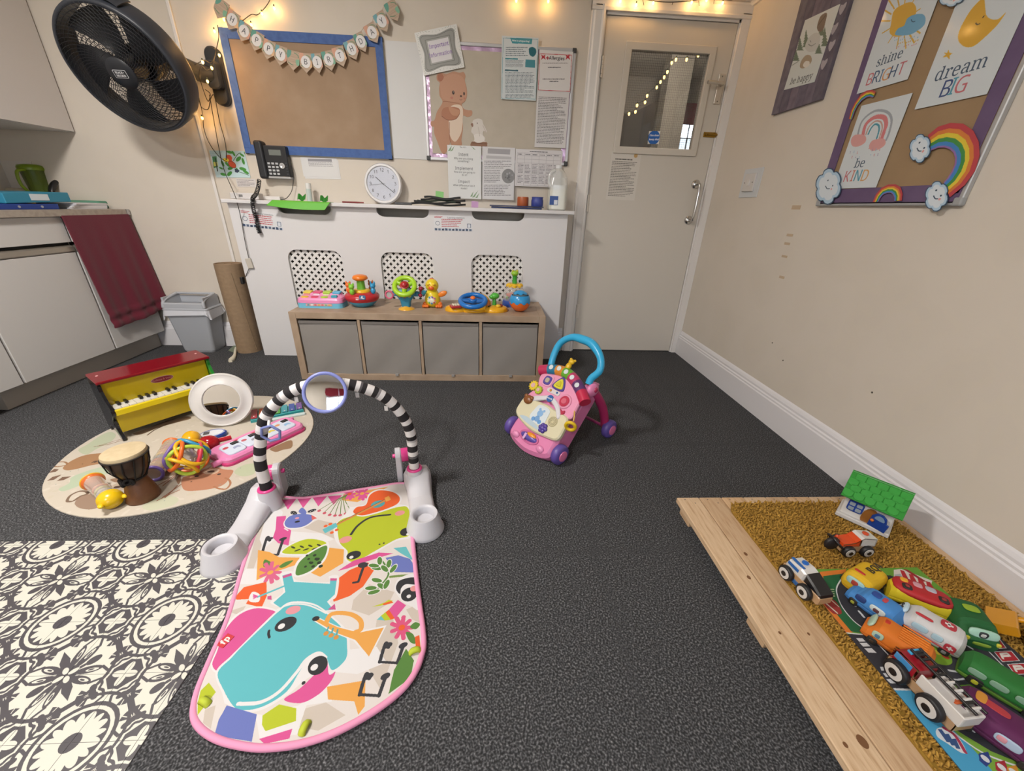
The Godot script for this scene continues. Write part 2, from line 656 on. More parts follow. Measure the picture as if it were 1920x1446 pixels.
func room():
	var H := 2.56
	var FZ := 2.9
	# wall paint: warm cream, faintly uneven
	var cream := noise_img(256, 0.008, 4, 3, [Color("cdc5b9"), Color("d1c9be"), Color("ccc4b8")])
	M.wall = tri_mat(cream, 1.7, 0.62)
	M.white_paint = hexm("dcd9d6", 0.42)
	M.gloss_white = hexm("d9d8dc", 0.34)
	# floor: grey heather carpet
	var cp := noise_img(512,0.2,2,11,[Color("101113"),Color("1c1d1f"),Color("36373a"),Color("5c5d60"),Color("98999c")],0)
	M.carpet = tri_mat(cp, 0.62, 0.97, cp, 0.7)
	var st := mb()
	bb(st, LX - 0.15, RX + 0.15, -0.1, 0.0, BZ - 0.15, FZ + 0.15)
	struct_("floor", st, M.carpet)
	st = mb()
	bb(st, LX - 0.15, RX + 0.15, H, H + 0.1, BZ - 0.15, FZ + 0.15)
	struct_("ceiling", st, hexm("e4e1dc", 0.8))
	# back wall with the door opening
	st = mb()
	bb(st, LX - 0.15, 0.615, 0, H, BZ - 0.12, BZ)
	bb(st, 0.615, 1.424, 2.012, H, BZ - 0.12, BZ)
	bb(st, 1.424, RX + 0.15, 0, H, BZ - 0.12, BZ)
	struct_("wall_back", st, M.wall)
	st = mb()
	bb(st, RX, RX + 0.15, 0, H, BZ, FZ)
	struct_("wall_right", st, M.wall)
	st = mb()
	bb(st, LX - 0.15, LX, 0, H, BZ, FZ)
	struct_("wall_left", st, M.wall)
	# wall behind the camera with a wide window
	st = mb()
	bb(st, LX - 0.15, -0.35, 0, H, FZ, FZ + 0.15)
	bb(st, 1.45, RX + 0.15, 0, H, FZ, FZ + 0.15)
	bb(st, -0.35, 1.45, 0, 0.8, FZ, FZ + 0.15)
	bb(st, -0.35, 1.45, 2.2, H, FZ, FZ + 0.15)
	struct_("wall_front", st, M.wall)
	var win := Node3D.new()
	win.name = "window_1"
	win.set_meta("kind", "structure")
	add_child(win)
	win.position = Vector3(0.55, 0.8, FZ + 0.05)
	win.scale = Vector3(0.75, 1, 1)
	st = mb()
	for x in [-1.2, -0.4, 0.4, 1.2]:
		bx(st, Vector3(clampf(x, -1.17, 1.17), 0.7, 0), Vector3(0.06, 1.4, 0.06))
	for y in [0.03, 1.0, 1.37]:
		bx(st, Vector3(0, y, 0), Vector3(2.4, 0.06, 0.06))
	obj("window_frame", st, M.white_paint, win)
	var gl := mat(Color(0.9, 0.95, 1.0, 0.12), 0.05)
	gl.transparency = BaseMaterial3D.TRANSPARENCY_ALPHA
	for i in 3:
		st = mb()
		bx(st, Vector3(-0.8 + 0.8 * i, 0.7, 0.01), Vector3(0.76, 1.32, 0.004))
		obj("pane", st, gl, win)
	st = mb()
	bx(st, Vector3(0, -0.01, -0.1), Vector3(2.5, 0.03, 0.2))
	obj("window_sill", st, M.white_paint, win)
	for i in 3:
		var bl := mb()
		bx(bl, Vector3(-0.05 + 0.6 * i, 2.0, FZ - 0.04), Vector3(0.57, 0.36, 0.006))
		tube(bl,[Vector3(-0.335 + 0.6 * i,1.815,FZ - 0.04),Vector3(0.235 + 0.6 * i,1.815,FZ - 0.04)],0.012,6)
		tag(obj("roller_blind",bl,hexm("8c1f33",0.8)),["dark red roller blind over the window pane farthest from the boarded side wall","dark red roller blind over the middle pane of the wide window","dark red roller blind over the window pane nearest the boarded side wall"][i],"blind","red roller blinds")
	# skirting and picture rail
	var prof := v2([0,0,0.018,0,0.018,0.125,0.0145,0.131,0.0145,0.139,0.010,0.145,0.010,0.155,0.005,0.168,0.0,0.176])
	st = mb()
	profile_run(st, prof, Vector3(RX, 0, BZ + 0.02), Vector3(RX, 0, FZ), Vector3(-1, 0, 0))
	struct_("baseboard_right", st, M.gloss_white)
	st = mb()
	profile_run(st, prof, Vector3(LX, 0, BZ), Vector3(-1.585, 0, BZ), Vector3(0, 0, 1))
	profile_run(st, prof, Vector3(0.48, 0, BZ), Vector3(0.54, 0, BZ), Vector3(0, 0, 1))
	struct_("baseboard_back", st, M.gloss_white)
	var rail := v2([0, 0, 0.012, 0.002, 0.018, 0.012, 0.014, 0.022, 0.024, 0.034, 0.024, 0.046, 0.0, 0.052])
	st = mb()
	profile_run(st, rail, Vector3(LX, 2.085, BZ), Vector3(RX, 2.085, BZ), Vector3(0, 0, 1))
	struct_("trim_1", st, M.white_paint)
	st = mb()
	profile_run(st, rail, Vector3(RX, 2.062, BZ), Vector3(RX, 2.062, FZ), Vector3(-1, 0, 0))
	struct_("trim_2", st, M.white_paint)
	# white conduit running down the back wall
	st = mb()
	var c0 := bz(366, 200)
	var c1 := bz(440, 490)
	rb(st, Vector3((c0.x + c1.x) / 2, 1.1, BZ + 0.006), Vector3(0.018, 1.9, 0.012), 0.003)
	struct_("trim_3", st, M.white_paint)
	vinyl()

func tile_art(leaf: bool) -> Image:
	var dk := "4b484e"
	var cr := "d8d8cd"
	var p := Pic.new(256, 256, cr)
	p.ppm = 256.0                      # one unit = one tile
	var C := func(x: float, y: float, r: float, c: String): p.dot(x, y, r, c)
	# field round the flower corner (1,1) and the medallion corner (0,0)
	C.call(1.0, 1.0, 0.72, dk)
	C.call(1.0, 1.0, 0.66, cr)
	C.call(0.0, 0.0, 0.72, dk)
	C.call(0.0, 0.0, 0.67, cr)
	C.call(0.0, 0.0, 0.57, dk)
	C.call(0.0, 0.0, 0.51, cr)
	C.call(0.0, 0.0, 0.455, dk)
	for k in 5:
		var a := PI / 8 * k
		p.disc(Vector2(cos(a), sin(a)) * 256 * 0.27, 256 * 0.155, 256 * (0.055 if k % 2 else 0.075), Color(cr), a)
	C.call(0.0, 0.0, 0.25, cr)
	C.call(0.0, 0.0, 0.135, dk)
	# clovers on the other two corners, a fan beside each
	for s in 2:
		var q := Vector2(1, 0) if s == 0 else Vector2(0, 1)
		var dr := (Vector2(0.5, 0.5) - q).normalized()
		var tn := Vector2(-dr.y, dr.x)
		var L := func(a: float, b: float) -> Array: return [q.x + dr.x * a + tn.x * b, q.y + dr.y * a + tn.y * b]
		p.poly(L.call(0.0,0.30) + L.call(0.24,0.12) + L.call(0.24,-0.12) + L.call(0.0,-0.30) + L.call(-0.2,-0.2) + L.call(-0.2,0.2),dk)
		for e in [Vector2(1, 0), Vector2(-1, 0), Vector2(0, 1), Vector2(0, -1)]:
			p.disc((q + e * 0.1) * 256, 256 * 0.105, 256 * 0.06, Color(cr), e.angle())
		# fan: outline then spokes
		p.line(L.call(0.30,0.20) + L.call(0.29,0.08) + L.call(0.33,0.0) + L.call(0.29,-0.08) + L.call(0.30,-0.20),0.04,dk)
		p.line(L.call(0.30, 0.20) + L.call(0.45, 0.25), 0.04, dk)
		p.line(L.call(0.30, -0.20) + L.call(0.45, -0.25), 0.04, dk)
		p.disc((q + dr * 0.40 + tn * 0.085) * 256, 256 * 0.075, 256 * 0.05, Color(dk), tn.angle())
		p.disc((q + dr * 0.40 - tn * 0.085) * 256, 256 * 0.075, 256 * 0.05, Color(dk), tn.angle())
		p.disc((q + dr * 0.42) * 256, 256 * 0.05, 256 * 0.05, Color(dk))
		for k in 5:
			var a := (k - 2) * 0.42
			var d2 := dr.rotated(a)
			var b0 := q + dr * 0.43 + d2 * 0.03
			var b1 := q + dr * 0.43 + d2 * (0.21 if k == 2 else 0.20)
			var sd := Vector2(-d2.y, d2.x)
			p.poly([b0.x,b0.y,b1.x + sd.x * 0.035,b1.y + sd.y * 0.035,b1.x - sd.x * 0.035,b1.y - sd.y * 0.035],dk)
	# flower corner
	var f := Vector2(1, 1)
	for k in 3:
		var a := PI + PI / 4 * k
		var d := Vector2(cos(a), sin(a))
		if k == 1:
			if leaf:
				p.poly([f.x + d.x * 0.1 - d.y * 0.05,f.y + d.y * 0.1 + d.x * 0.05,f.x + d.x * 0.34 - d.y * 0.07,f.y + d.y * 0.34 + d.x * 0.07,f.x + d.x * 0.58,f.y + d.y * 0.58,f.x + d.x * 0.34 + d.y * 0.07,f.y + d.y * 0.34 - d.x * 0.07,f.x + d.x * 0.1 + d.y * 0.05,f.y + d.y * 0.1 - d.x * 0.05],dk)
			else:
				p.disc((f + d * 0.36) * 256, 256 * 0.11, 256 * 0.075, Color(dk), a)
				p.disc((f + d * 0.2) * 256, 256 * 0.1, 256 * 0.03, Color(dk), a)
		else:
			for sg in [-1.0, 1.0]:
				var b: Vector2 = f + d * 0.32 + Vector2(-d.y, d.x) * 0.085 * sg
				p.disc(b * 256, 256 * 0.2, 256 * 0.066, Color(dk), a + 0.2 * sg)
				p.disc((b + d * 0.05) * 256, 256 * 0.10, 256 * 0.028, Color(cr), a + 0.2 * sg)
				p.disc((b + d * 0.03) * 256, 256 * 0.05, 256 * 0.014, Color(dk), a + 0.2 * sg)
	C.call(1.0, 1.0, 0.17, dk)
	p.disc(Vector2(0.93, 0.93) * 256, 256 * 0.075, 256 * 0.042, Color(cr), PI / 4)
	return p.im
func vinyl():
	# patterned square floor tiles; four of them make a medallion or a flower
	var T := 0.1262
	var ox := -1.074
	var oz := -0.695
	var x1 := -0.682
	var z0 := -0.963
	var root := Node3D.new()
	root.name = "floor_vinyl"
	root.set_meta("kind", "structure")
	add_child(root)
	root.position = Vector3(x1, 0, z0)
	var st := mb()
	bb(st, -1.1, 0, 0.0, 0.0022, 0, 1.0)
	obj("backing", st, hexm("77757a", 0.6), root)
	var mats := []
	for k in 2:
		mats.append(pic_mat(tile_art(k == 0), 0.42))
		mats[k].albedo_color = Color(0.9, 0.9, 0.9)
	for i in range(-5, 4):
		for j in range(-3, 5):
			var ax: float = ox + i * T
			var az: float = oz + j * T
			var c0 := Vector2(ax, max(az, z0))
			var c1 := Vector2(min(ax + T, x1), az + T)
			if c1.x - c0.x < 0.004 or c1.y - c0.y < 0.004:
				continue
			var g := 0.0004
			var V := []
			for q in [Vector2(c0.x + g,c0.y + g),Vector2(c1.x - g,c0.y + g),Vector2(c1.x - g,c1.y - g),Vector2(c0.x + g,c1.y - g)]:
				var u: float = (q.x - ax) / T
				var v: float = (q.y - az) / T
				if posmod(i, 2) == 1:
					u = 1.0 - u
				if posmod(j, 2) == 1:
					v = 1.0 - v
				V.append([Vector3(q.x - x1, 0.003, q.y - z0), Vector2(u, v)])
			st = mb()
			for t in [0, 1, 2, 0, 2, 3]:
				st.set_normal(Vector3.UP)
				st.set_uv(V[t][1])
				st.add_vertex(V[t][0])
			for e in 4:
				var a: Vector3 = V[e][0]
				var b: Vector3 = V[(e + 1) % 4][0]
				var dn := Vector3(0, -0.002, 0)
				for t in [[a,V[e][1]],[a + dn,V[e][1]],[b + dn,V[e][1]],[a,V[e][1]],[b + dn,V[e][1]],[b,V[e][1]]]:
					st.set_normal((b - a).cross(Vector3.UP).normalized())
					st.set_uv(t[1])
					st.add_vertex(t[0])
			obj("tile", st, mats[posmod(i + j, 2)], root)
func cloth(st: SurfaceTool,nu: int,nv: int,f: Callable,th: float):      # a sheet with thickness; f(u, v) gives its points
	var P := []
	var N := []
	for j in nv + 1:
		for i in nu + 1:
			var u := float(i) / nu
			var v := float(j) / nv
			var e := 0.004
			var p: Vector3 = f.call(u, v)
			var du: Vector3 = f.call(min(u + e, 1.0), v) - f.call(max(u - e, 0.0), v)
			var dv: Vector3 = f.call(u, min(v + e, 1.0)) - f.call(u, max(v - e, 0.0))
			P.append(p)
			N.append(dv.cross(du).normalized())
	var k := nu + 1
	var vx := func(a: int, side: float, nn: Vector3) -> Array:
		return [P[a] + N[a] * th * 0.5 * side, nn, Vector2(float(a % k) / nu, float(a / k) / nv)]
	for j in nv:
		for i in nu:
			var a := j * k + i
			for sd in [1.0, -1.0]:
				var e := []
				for t in [a, a + 1, a + k + 1, a + k]:
					e.append(vx.call(t, sd, N[t] * sd))
				tri3(st, e[0], e[1], e[2])
				tri3(st, e[0], e[2], e[3])
	var rim := []
	for i in k:
		rim.append(i)
	for j in range(1, nv + 1):
		rim.append(j * k + nu)
	for i in range(nu - 1, -1, -1):
		rim.append(nv * k + i)
	for j in range(nv - 1, 0, -1):
		rim.append(j * k)
	for i in rim.size():
		var a: int = rim[i]
		var b: int = rim[(i + 1) % rim.size()]
		var nn: Vector3 = (P[b] - P[a]).cross(N[a]).normalized()
		tri3(st, vx.call(a, 1.0, nn), vx.call(a, -1.0, nn), vx.call(b, -1.0, nn))
		tri3(st, vx.call(a, 1.0, nn), vx.call(b, -1.0, nn), vx.call(b, 1.0, nn))

func kitchen():
	var FX := -2.32
	M.laminate = hexm("c9c7c5", 0.4)
	M.carcass = hexm("b9b4ad", 0.6)
	M.alu = hexm("a39c92", 0.35, 0.6)
	var st: SurfaceTool
	var names := ["white base cabinet with drawer and door beside the towel-covered one","white base cabinet with burgundy towel over its front, by the bin","white base cabinet continuing the row away from the bin"]
	var zz := [[-1.885, -2.40], [-2.406, -2.80], [-1.2, -1.879]]
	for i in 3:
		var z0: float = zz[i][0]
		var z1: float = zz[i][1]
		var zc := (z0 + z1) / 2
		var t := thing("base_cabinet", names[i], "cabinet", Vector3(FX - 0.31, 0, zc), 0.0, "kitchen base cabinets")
		var w := z0 - z1
		st = mb()
		bx(st, Vector3(-0.005, 0.49, 0), Vector3(0.58, 0.755, w))
		obj("body", st, M.carcass, t)
		var d := obj("door", _rb(Vector3(0.302, 0.40, 0), Vector3(0.018, 0.572, w - 0.006), 0.002), M.laminate, t)
		d.set_meta("label", "white laminate door")
		var dr := obj("drawer",_rb(Vector3(0.302,0.803,0),Vector3(0.018,0.128,w - 0.006),0.002),M.laminate,t)
		dr.set_meta("label", "white laminate drawer front")
		st = mb()
		plate(st,v2([0.0,0.689,0.021,0.689,0.023,0.694,0.02,0.716,0.006,0.724,0.0,0.724]),w - 0.004,0,Transform3D(Basis.IDENTITY,Vector3(0.291,0,-w / 2 + 0.002)))
		obj("handle", st, M.alu, t)
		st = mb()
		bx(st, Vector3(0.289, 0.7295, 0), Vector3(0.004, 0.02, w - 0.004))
		obj("gap_shade", st, hexm("1c1a19", 0.8), t)  # dark strip coloured to stand in for the shade in the recess
	# plinth
	st = mb()
	bb(st, -2.40, -2.38, 0, 0.115, -2.80, -1.83)
	bb(st, -2.9, -2.38, 0, 0.115, -1.83, -1.815)
	struct_("trim_4", st, hexm("b5aea4", 0.55))
	# worktop
	var wt := thing("worktop","grey laminate kitchen worktop with metal end strip","worktop",Vector3(-2.625,0.87,-2.0))
	st = mb()
	bb(st, -0.325, 0.325, 0.0, 0.032, -0.806, 0.8)
	var wim := noise_img(256, 0.03, 4, 5, [Color("8b8178"), Color("a59b90"), Color("968c82")])
	obj("slab", st, tri_mat(wim, 0.5, 0.35), wt)
	st = mb()
	rb(st, Vector3(0.327, 0.016, -0.806), Vector3(0.008, 0.034, 0.02), 0.001)
	obj("end_strip", st, hexm("b9b9ba", 0.25, 0.9), wt)
	# white splash panels in the corner
	st = mb()
	bb(st, -2.948, -2.77, 0.902, 1.148, BZ, BZ + 0.006)
	bb(st, LX, LX + 0.006, 0.902, 1.148, BZ + 0.008, -1.2)
	struct_("trim_5", st, hexm("cfc9c2", 0.3))
	# wall cabinet
	var wc := thing("wall_cabinet","large plain white wall cabinet above the worktop","cabinet",Vector3(-2.7,1.31,-2.05))
	obj("body", _rb(Vector3(-0.012, 0.4, 0), Vector3(0.474, 0.8, 1.54), 0.002), M.laminate, wc)
	obj("door", _rb(Vector3(0.24, 0.4, -0.385), Vector3(0.02, 0.798, 0.764), 0.002), hexm("c3c0bf", 0.42), wc)
	obj("door", _rb(Vector3(0.24, 0.4, 0.385), Vector3(0.02, 0.798, 0.764), 0.002), hexm("c3c0bf", 0.42), wc)
	# towel
	var a := rx(114, 404, -2.302)
	var b := rx(240, 399, -2.302)
	var tw := mb()
	var fold := func(u: float, v: float) -> Vector3:
		var z: float = lerpf(a.z, max(b.z, -2.80), u) + v * lerpf(-0.035, -0.02, u)
		var y: float = 0.873 - v * lerpf(0.63, 0.585, u) - 0.012 * sin(u * 3.0) * v
		var x: float = -2.298 + v * 0.045 * u + 0.007 * v * sin(u * 13.0 + 0.6) + 0.005 * v * sin(u * 29.0)
		if v > 0.85:
			x += 0.004 * sin((v - 0.85) / 0.05 * PI)
		return Vector3(x, y, z)
	cloth(tw, 40, 40, fold, 0.008)
	# the part tucked in behind the worktop edge
	bx(tw, Vector3(-2.302, 0.868, (a.z - 2.8) / 2), Vector3(0.012, 0.012, absf(a.z + 2.8)))
	var timg := noise_img(256, 0.25, 2, 9, [Color("4f1322"), Color("651c2e"), Color("75273a")])
	var tm := tri_mat(timg, 0.25, 1.0, timg, 0.8)
	tm.rim_enabled = true
	tm.rim = 0.3
	tag(obj("towel", tw, tm), "burgundy terry towel hanging over the white cabinet front", "towel")
	kitchen_items()
	# bin
	var bn := thing("waste_bin","small grey plastic bin with white liner beside the kitchen cabinet","bin",Vector3(-2.03,0,-2.735))
	var g := plastic("9fa3aa", 0.4)
	st = mb()
	var ring := func(y: float, w: float, d: float) -> Array:
		var o := []
		for q in round_rect(w, d, 0.02, 3):
			o.append(Vector3(q.x, y, q.y))
		return o
	loft(st,[ring.call(0.0,0.195,0.13),ring.call(0.012,0.20,0.135),ring.call(0.012,0.205,0.14),ring.call(0.30,0.275,0.165)],true)
	obj("body", st, g, bn)
	st = mb()
	loft(st,[ring.call(0.285,0.285,0.172),ring.call(0.305,0.292,0.176),ring.call(0.312,0.285,0.172)],true)
	# lid with a sloping hooded opening
	for sx in [-1.0, 1.0]:
		bx(st, Vector3(sx * 0.125, 0.345, -0.0), Vector3(0.014, 0.07, 0.15))
	bx(st, Vector3(0, 0.335, -0.078), Vector3(0.25, 0.06, 0.01))
	tube(st,curve([Vector3(-0.13,0.315,0.08),Vector3(-0.125,0.36,0.06),Vector3(-0.122,0.385,-0.06)]),0.01,8)
	tube(st,curve([Vector3(0.13,0.315,0.08),Vector3(0.125,0.36,0.06),Vector3(0.122,0.385,-0.06)]),0.01,8)
	tube(st, [Vector3(-0.122, 0.385, -0.06), Vector3(0.122, 0.385, -0.06)], 0.008, 8)
	rb(st, Vector3(0, 0.325, 0.075), Vector3(0.262, 0.045, 0.02), 0.008)
	obj("lid", st, plastic("adb1b8", 0.4), bn)
	st = mb()
	bx(st, Vector3(0, 0.318, 0), Vector3(0.235, 0.008, 0.14))
	obj("flap", st, plastic("8f949c", 0.4), bn)
	# liner skirt
	st = mb()
	var skirt := func(u: float, v: float) -> Vector3:
		var q := round_rect(0.29 + v * 0.012, 0.176 + v * 0.012, 0.025, 6)
		var n := q.size()
		var fi := u * n
		var i := int(fi) % n
		var p := q[i].lerp(q[(i + 1) % n], fi - int(fi))
		var wv := sin(u * TAU * 9.0) * 0.006 * v + sin(u * TAU * 23.0) * 0.003 * v
		return Vector3(p.x * (1.0 + wv * 3),0.298 - v * (0.045 + 0.018 * sin(u * TAU * 3.0 + 1.0)),p.y * (1.0 + wv * 3))
	cloth(st, 96, 6, skirt, 0.001)
	var lm := mat(Color(0.86, 0.87, 0.9, 0.75), 0.25)
	lm.transparency = BaseMaterial3D.TRANSPARENCY_ALPHA
	obj("liner", st, lm, bn)
	# kraft roll
	var rp := fy(468, 657)
	var top := bz(423, 494, rp.z)
	var rt := thing("paper_roll","tall roll of brown kraft paper standing against white radiator cover","paper roll",Vector3(rp.x,0,rp.z - 0.01))
	st = mb()
	lathe(st,[[0.022,0.0],[0.078,0.0],[0.078,0.0],[0.078,top.y],[0.078,top.y],[0.072,top.y],[0.072,top.y],[0.072,top.y - 0.006],[0.026,top.y - 0.006],[0.022,top.y],[0.022,0.0]],40)
	var kraft := tri_mat(noise_img(256,0.05,4,8,[Color("86705a"),Color("90795f"),Color("977f66")]),0.4,0.75)
	obj("roll", st, kraft, rt)
	st = mb()
	tube(st,curve([Vector3(0.045,top.y - 0.05,0.0655),Vector3(0.055,top.y * 0.6,0.058),Vector3(0.07,0.02,0.038)]),0.0025,5)
	obj("loose_edge", st, kraft, rt)
	M.kraft = kraft
	# white plastic spoon and a green scrap on the carpet
	st = mb()
	var sp := []
	for q in [[432, 678, 0.006], [437, 672, 0.006], [440, 666, 0.007], [441, 659, 0.008], [442, 652, 0.009]]:
		sp.append(fy(q[0], q[1], q[2]))
	tube(st,curve(sp,4),[0.011,0.016,0.018,0.017,0.015,0.013,0.012,0.011,0.01,0.009,0.009,0.009,0.009,0.009,0.008,0.007,0.006],8,false,1.0)
	var spo := obj("plastic_spoon", st, plastic("d9d3bf", 0.4))
	tag(spo, "small cream plastic spoon lying beside the brown paper roll", "spoon")
	st = mb()
	var sc := [fy(428, 658), fy(441, 646), fy(447, 652), fy(440, 662)]
	var pp := PackedVector2Array()
	for q in sc:
		pp.append(Vector2(q.x, -q.z))
	plate(st, pp, 0.002, 0, Transform3D(FLAT, Vector3(0, 0.001, 0)))
	tag(obj("paper_scrap",st,hexm("6f7a66",0.7)),"grey-green scrap of card on the carpet behind the spoon","scrap")
func _rb(c: Vector3, s: Vector3, r: float, xf := Transform3D.IDENTITY) -> SurfaceTool:
	var st := mb()
	rb(st, c, s, r, xf)
	return st
func loft(st: SurfaceTool,rings: Array,caps := true):      # joins rings of points bottom to top, flat caps; rings run anticlockwise seen from above
	var n: int = rings[0].size()
	for i in rings.size() - 1:
		for k in n:
			var k2 := (k + 1) % n
			var a: Vector3 = rings[i][k]
			var b: Vector3 = rings[i][k2]
			var c: Vector3 = rings[i + 1][k2]
			var d: Vector3 = rings[i + 1][k]
			var ca: Vector3 = rings[i][(k - 1 + n) % n]
			var cb: Vector3 = rings[i][(k2 + 1) % n]
			var up := (d - a).normalized() if d.distance_to(a) > 1e-6 else Vector3.UP
			var n0 := (b - ca).cross(up).normalized()
			var n1 := (cb - a).cross(up).normalized()
			var cen := Vector3.ZERO
			for q in rings[i]:
				cen += q
			cen /= n
			if n0.dot(a - cen) < 0:
				n0 = -n0
			if n1.dot(b - cen) < 0:
				n1 = -n1
			var uv := Vector2(float(k) / n, float(i) / rings.size())
			tri3(st, [a, n0, uv], [d, n0, uv], [c, n1, uv])
			tri3(st, [a, n0, uv], [c, n1, uv], [b, n1, uv])
	if caps:
		for e in [0, rings.size() - 1]:
			var cen := Vector3.ZERO
			for q in rings[e]:
				cen += q
			cen /= n
			var other := Vector3.ZERO
			for q in rings[1 if e == 0 else e - 1]:
				other += q
			other /= n
			var nn: Vector3 = (rings[e][1] - cen).cross(rings[e][0] - cen).normalized()
			var od := (cen - other)
			if od.length() > 1e-6 and nn.dot(od) < 0:
				nn = -nn
			for k in n:
				tri3(st,[cen,nn,Vector2.ZERO],[rings[e][k],nn,Vector2.ZERO],[rings[e][(k + 1) % n],nn,Vector2.ZERO])
func kitchen_items():
	var y0 := 0.902
	var st: SurfaceTool
	# blue folder, teal binder on it
	var p0 := rx(0, 385, -2.37)
	var p1 := rx(113, 393, -2.37)
	var bf := thing("ring_binder","royal blue ring binder lying flat under the teal one","binder",Vector3(-2.5,y0,(p0.z + p1.z) / 2))
	var L := absf(p1.z - p0.z) + 0.12
	obj("cover", _rb(Vector3(0, 0.013, 0.06), Vector3(0.26, 0.026, L), 0.003), plastic("1d3a86", 0.45), bf)
	for dz in [-0.05, 0.06]:
		st = mb()
		lathe(st,[[0.0,0.0],[0.006,0.0],[0.006,0.0],[0.006,0.003],[0.0,0.003]],12,Transform3D(Basis(Vector3(0,0,1),-PI / 2),Vector3(0.13,0.013,dz)))
		obj("rivet", st, hexm("b9bcc4", 0.3, 0.8), bf)
	p0 = rx(8, 372, -2.38)
	p1 = rx(132, 372, -2.38)
	var tb := thing("ring_binder","teal lever arch binder with white spine label on top of blue binder","binder",Vector3(-2.51,y0 + 0.028,(p0.z + p1.z) / 2))
	L = absf(p1.z - p0.z)
	obj("cover",_rb(Vector3(0,0.024,0),Vector3(0.26,0.048,L),0.004,Transform3D(Basis(Vector3(1,0,0),0.03),Vector3(0,0.004,0))),plastic("2b7f9c",0.45),tb)
	st = mb()
	bx(st, Vector3(0.1312, 0.03, -0.0), Vector3(0.001, 0.03, L * 0.28))
	obj("spine_label", st, hexm("c9d3da", 0.3), tb)
	# leaning stack of papers / magazines
	p0 = rx(135, 385, -2.36)
	p1 = rx(205, 388, -2.36)
	for i in 4:
		st = mb()
		var cz := (p0.z + p1.z) / 2 - 0.004 * i
		rb(st,Vector3.ZERO,Vector3(0.2,0.0075,absf(p1.z - p0.z) * 0.95),0.001,Transform3D(Basis(Vector3(0,1,0),0.05 * i - 0.06),Vector3(0,0,0)))
		var mg := obj("magazine", st, plastic(["c9c9cd", "d5d5d8", "bfc0c6", "cfcdd3"][i], 0.5))
		mg.position = Vector3(-2.48, y0 + 0.004 + 0.0078 * i, cz - 0.012)
		tag(mg,["lowest white magazine in the pile beside the teal binder","second magazine up in the pile beside the teal binder","third magazine up in the pile beside the teal binder","topmost white magazine of the pile beside the teal binder"][i],"magazine","magazines on the worktop")
	# folded green cloths
	p0 = rx(205, 385, -2.40)
	p1 = rx(236, 388, -2.40)
	for i in 2:
		st = mb()
		rb(st, Vector3(0, 0.011, 0), Vector3(0.2, 0.02, 0.15 - 0.01 * i), 0.009)
		var gc := obj("folded_cloth", st, hexm(["2c5a49", "5c8a74"][i], 0.9))
		gc.position = Vector3(-2.52, y0 + 0.022 * i, (p0.z + p1.z) / 2 + 0.035)
		tag(gc,["dark green folded cloth, lower of two at the end of worktop","pale green folded cloth, upper of two at the end of worktop"][i],"cloth")
	# green jug
	var jp := rx(78, 358, -2.78)
	var jg := thing("jug","green plastic jug with lid and spout behind the binders","jug",Vector3(-2.78,y0,jp.z))
	var gm := mat(Color(0.33, 0.42, 0.06, 0.8), 0.2)
	gm.transparency = BaseMaterial3D.TRANSPARENCY_ALPHA
	st = mb()
	lathe(st, [[0.0, 0.0], [0.04, 0.0], [0.045, 0.01], [0.05, 0.09], [0.058, 0.19], [0.062, 0.205]], 24)
	obj("body", st, gm, jg)
	st = mb()
	lathe(st, [[0.064, 0.2], [0.066, 0.212], [0.06, 0.226], [0.03, 0.232], [0.0, 0.233]], 24)
	plate(st,v2([-0.02,0.0,0.02,0.0,0.008,0.055,-0.008,0.055]),0.018,0.004,Transform3D(FLAT.rotated(Vector3.UP,0.35),Vector3(0.0,0.2,-0.055)))
	obj("lid", st, plastic("6f8a17", 0.3), jg)
	st = mb()
	tube(st,curve([Vector3(0.01,0.2,0.058),Vector3(0.01,0.185,0.105),Vector3(0.01,0.11,0.108),Vector3(0.01,0.05,0.048)]),0.008,8)
	obj("handle", st, plastic("748f1c", 0.3), jg)
	# curved black handle and cloudy tub, yellow lid
	var bp := rx(98, 365, -2.68)
	st = mb()
	tube(st,curve([Vector3(0,0.0,0),Vector3(0,0.04,-0.008),Vector3(0,0.085,-0.05),Vector3(0,0.1,-0.11),Vector3(0,0.095,-0.14)]),[0.016,0.016,0.016,0.017,0.017,0.018,0.019,0.02,0.02,0.02,0.02,0.019,0.018,0.017,0.016,0.015,0.014,0.013,0.012,0.011,0.01,0.009,0.008,0.006,0.003],8,false,0.6)
	lathe(st, [[0.0, -0.055], [0.03, -0.055], [0.03, -0.05], [0.014, -0.04], [0.014, 0.004]], 12)
	var bh := obj("ladle", st, plastic("17171a", 0.35))
	bh.position = Vector3(-2.68, y0 + 0.055, bp.z)
	tag(bh, "curved black plastic handle standing up behind the teal binder", "utensil")
	var tp := rx(130, 360, -2.87)
	st = mb()
	rb(st, Vector3(0, 0.05, 0), Vector3(0.09, 0.1, 0.08), 0.02)
	var tub := mat(Color(0.85, 0.82, 0.74, 0.55), 0.25)
	tub.transparency = BaseMaterial3D.TRANSPARENCY_ALPHA
	var tn := obj("plastic_tub", st, tub)
	tn.position = Vector3(-2.87, y0, -2.775)
	tag(tn, "cloudy plastic tub behind the curved black handle", "tub")
	var yp := rx(48, 358, -2.7)
	st = mb()
	lathe(st, [[0.0, 0.0], [0.035, 0.0], [0.035, 0.0], [0.034, 0.07], [0.03, 0.08], [0.0, 0.08]], 16)
	var yl := obj("pot", st, plastic("c9a015", 0.4))
	yl.position = Vector3(-2.7, y0, yp.z + 0.02)
	tag(yl, "small yellow pot beside the green jug", "pot")
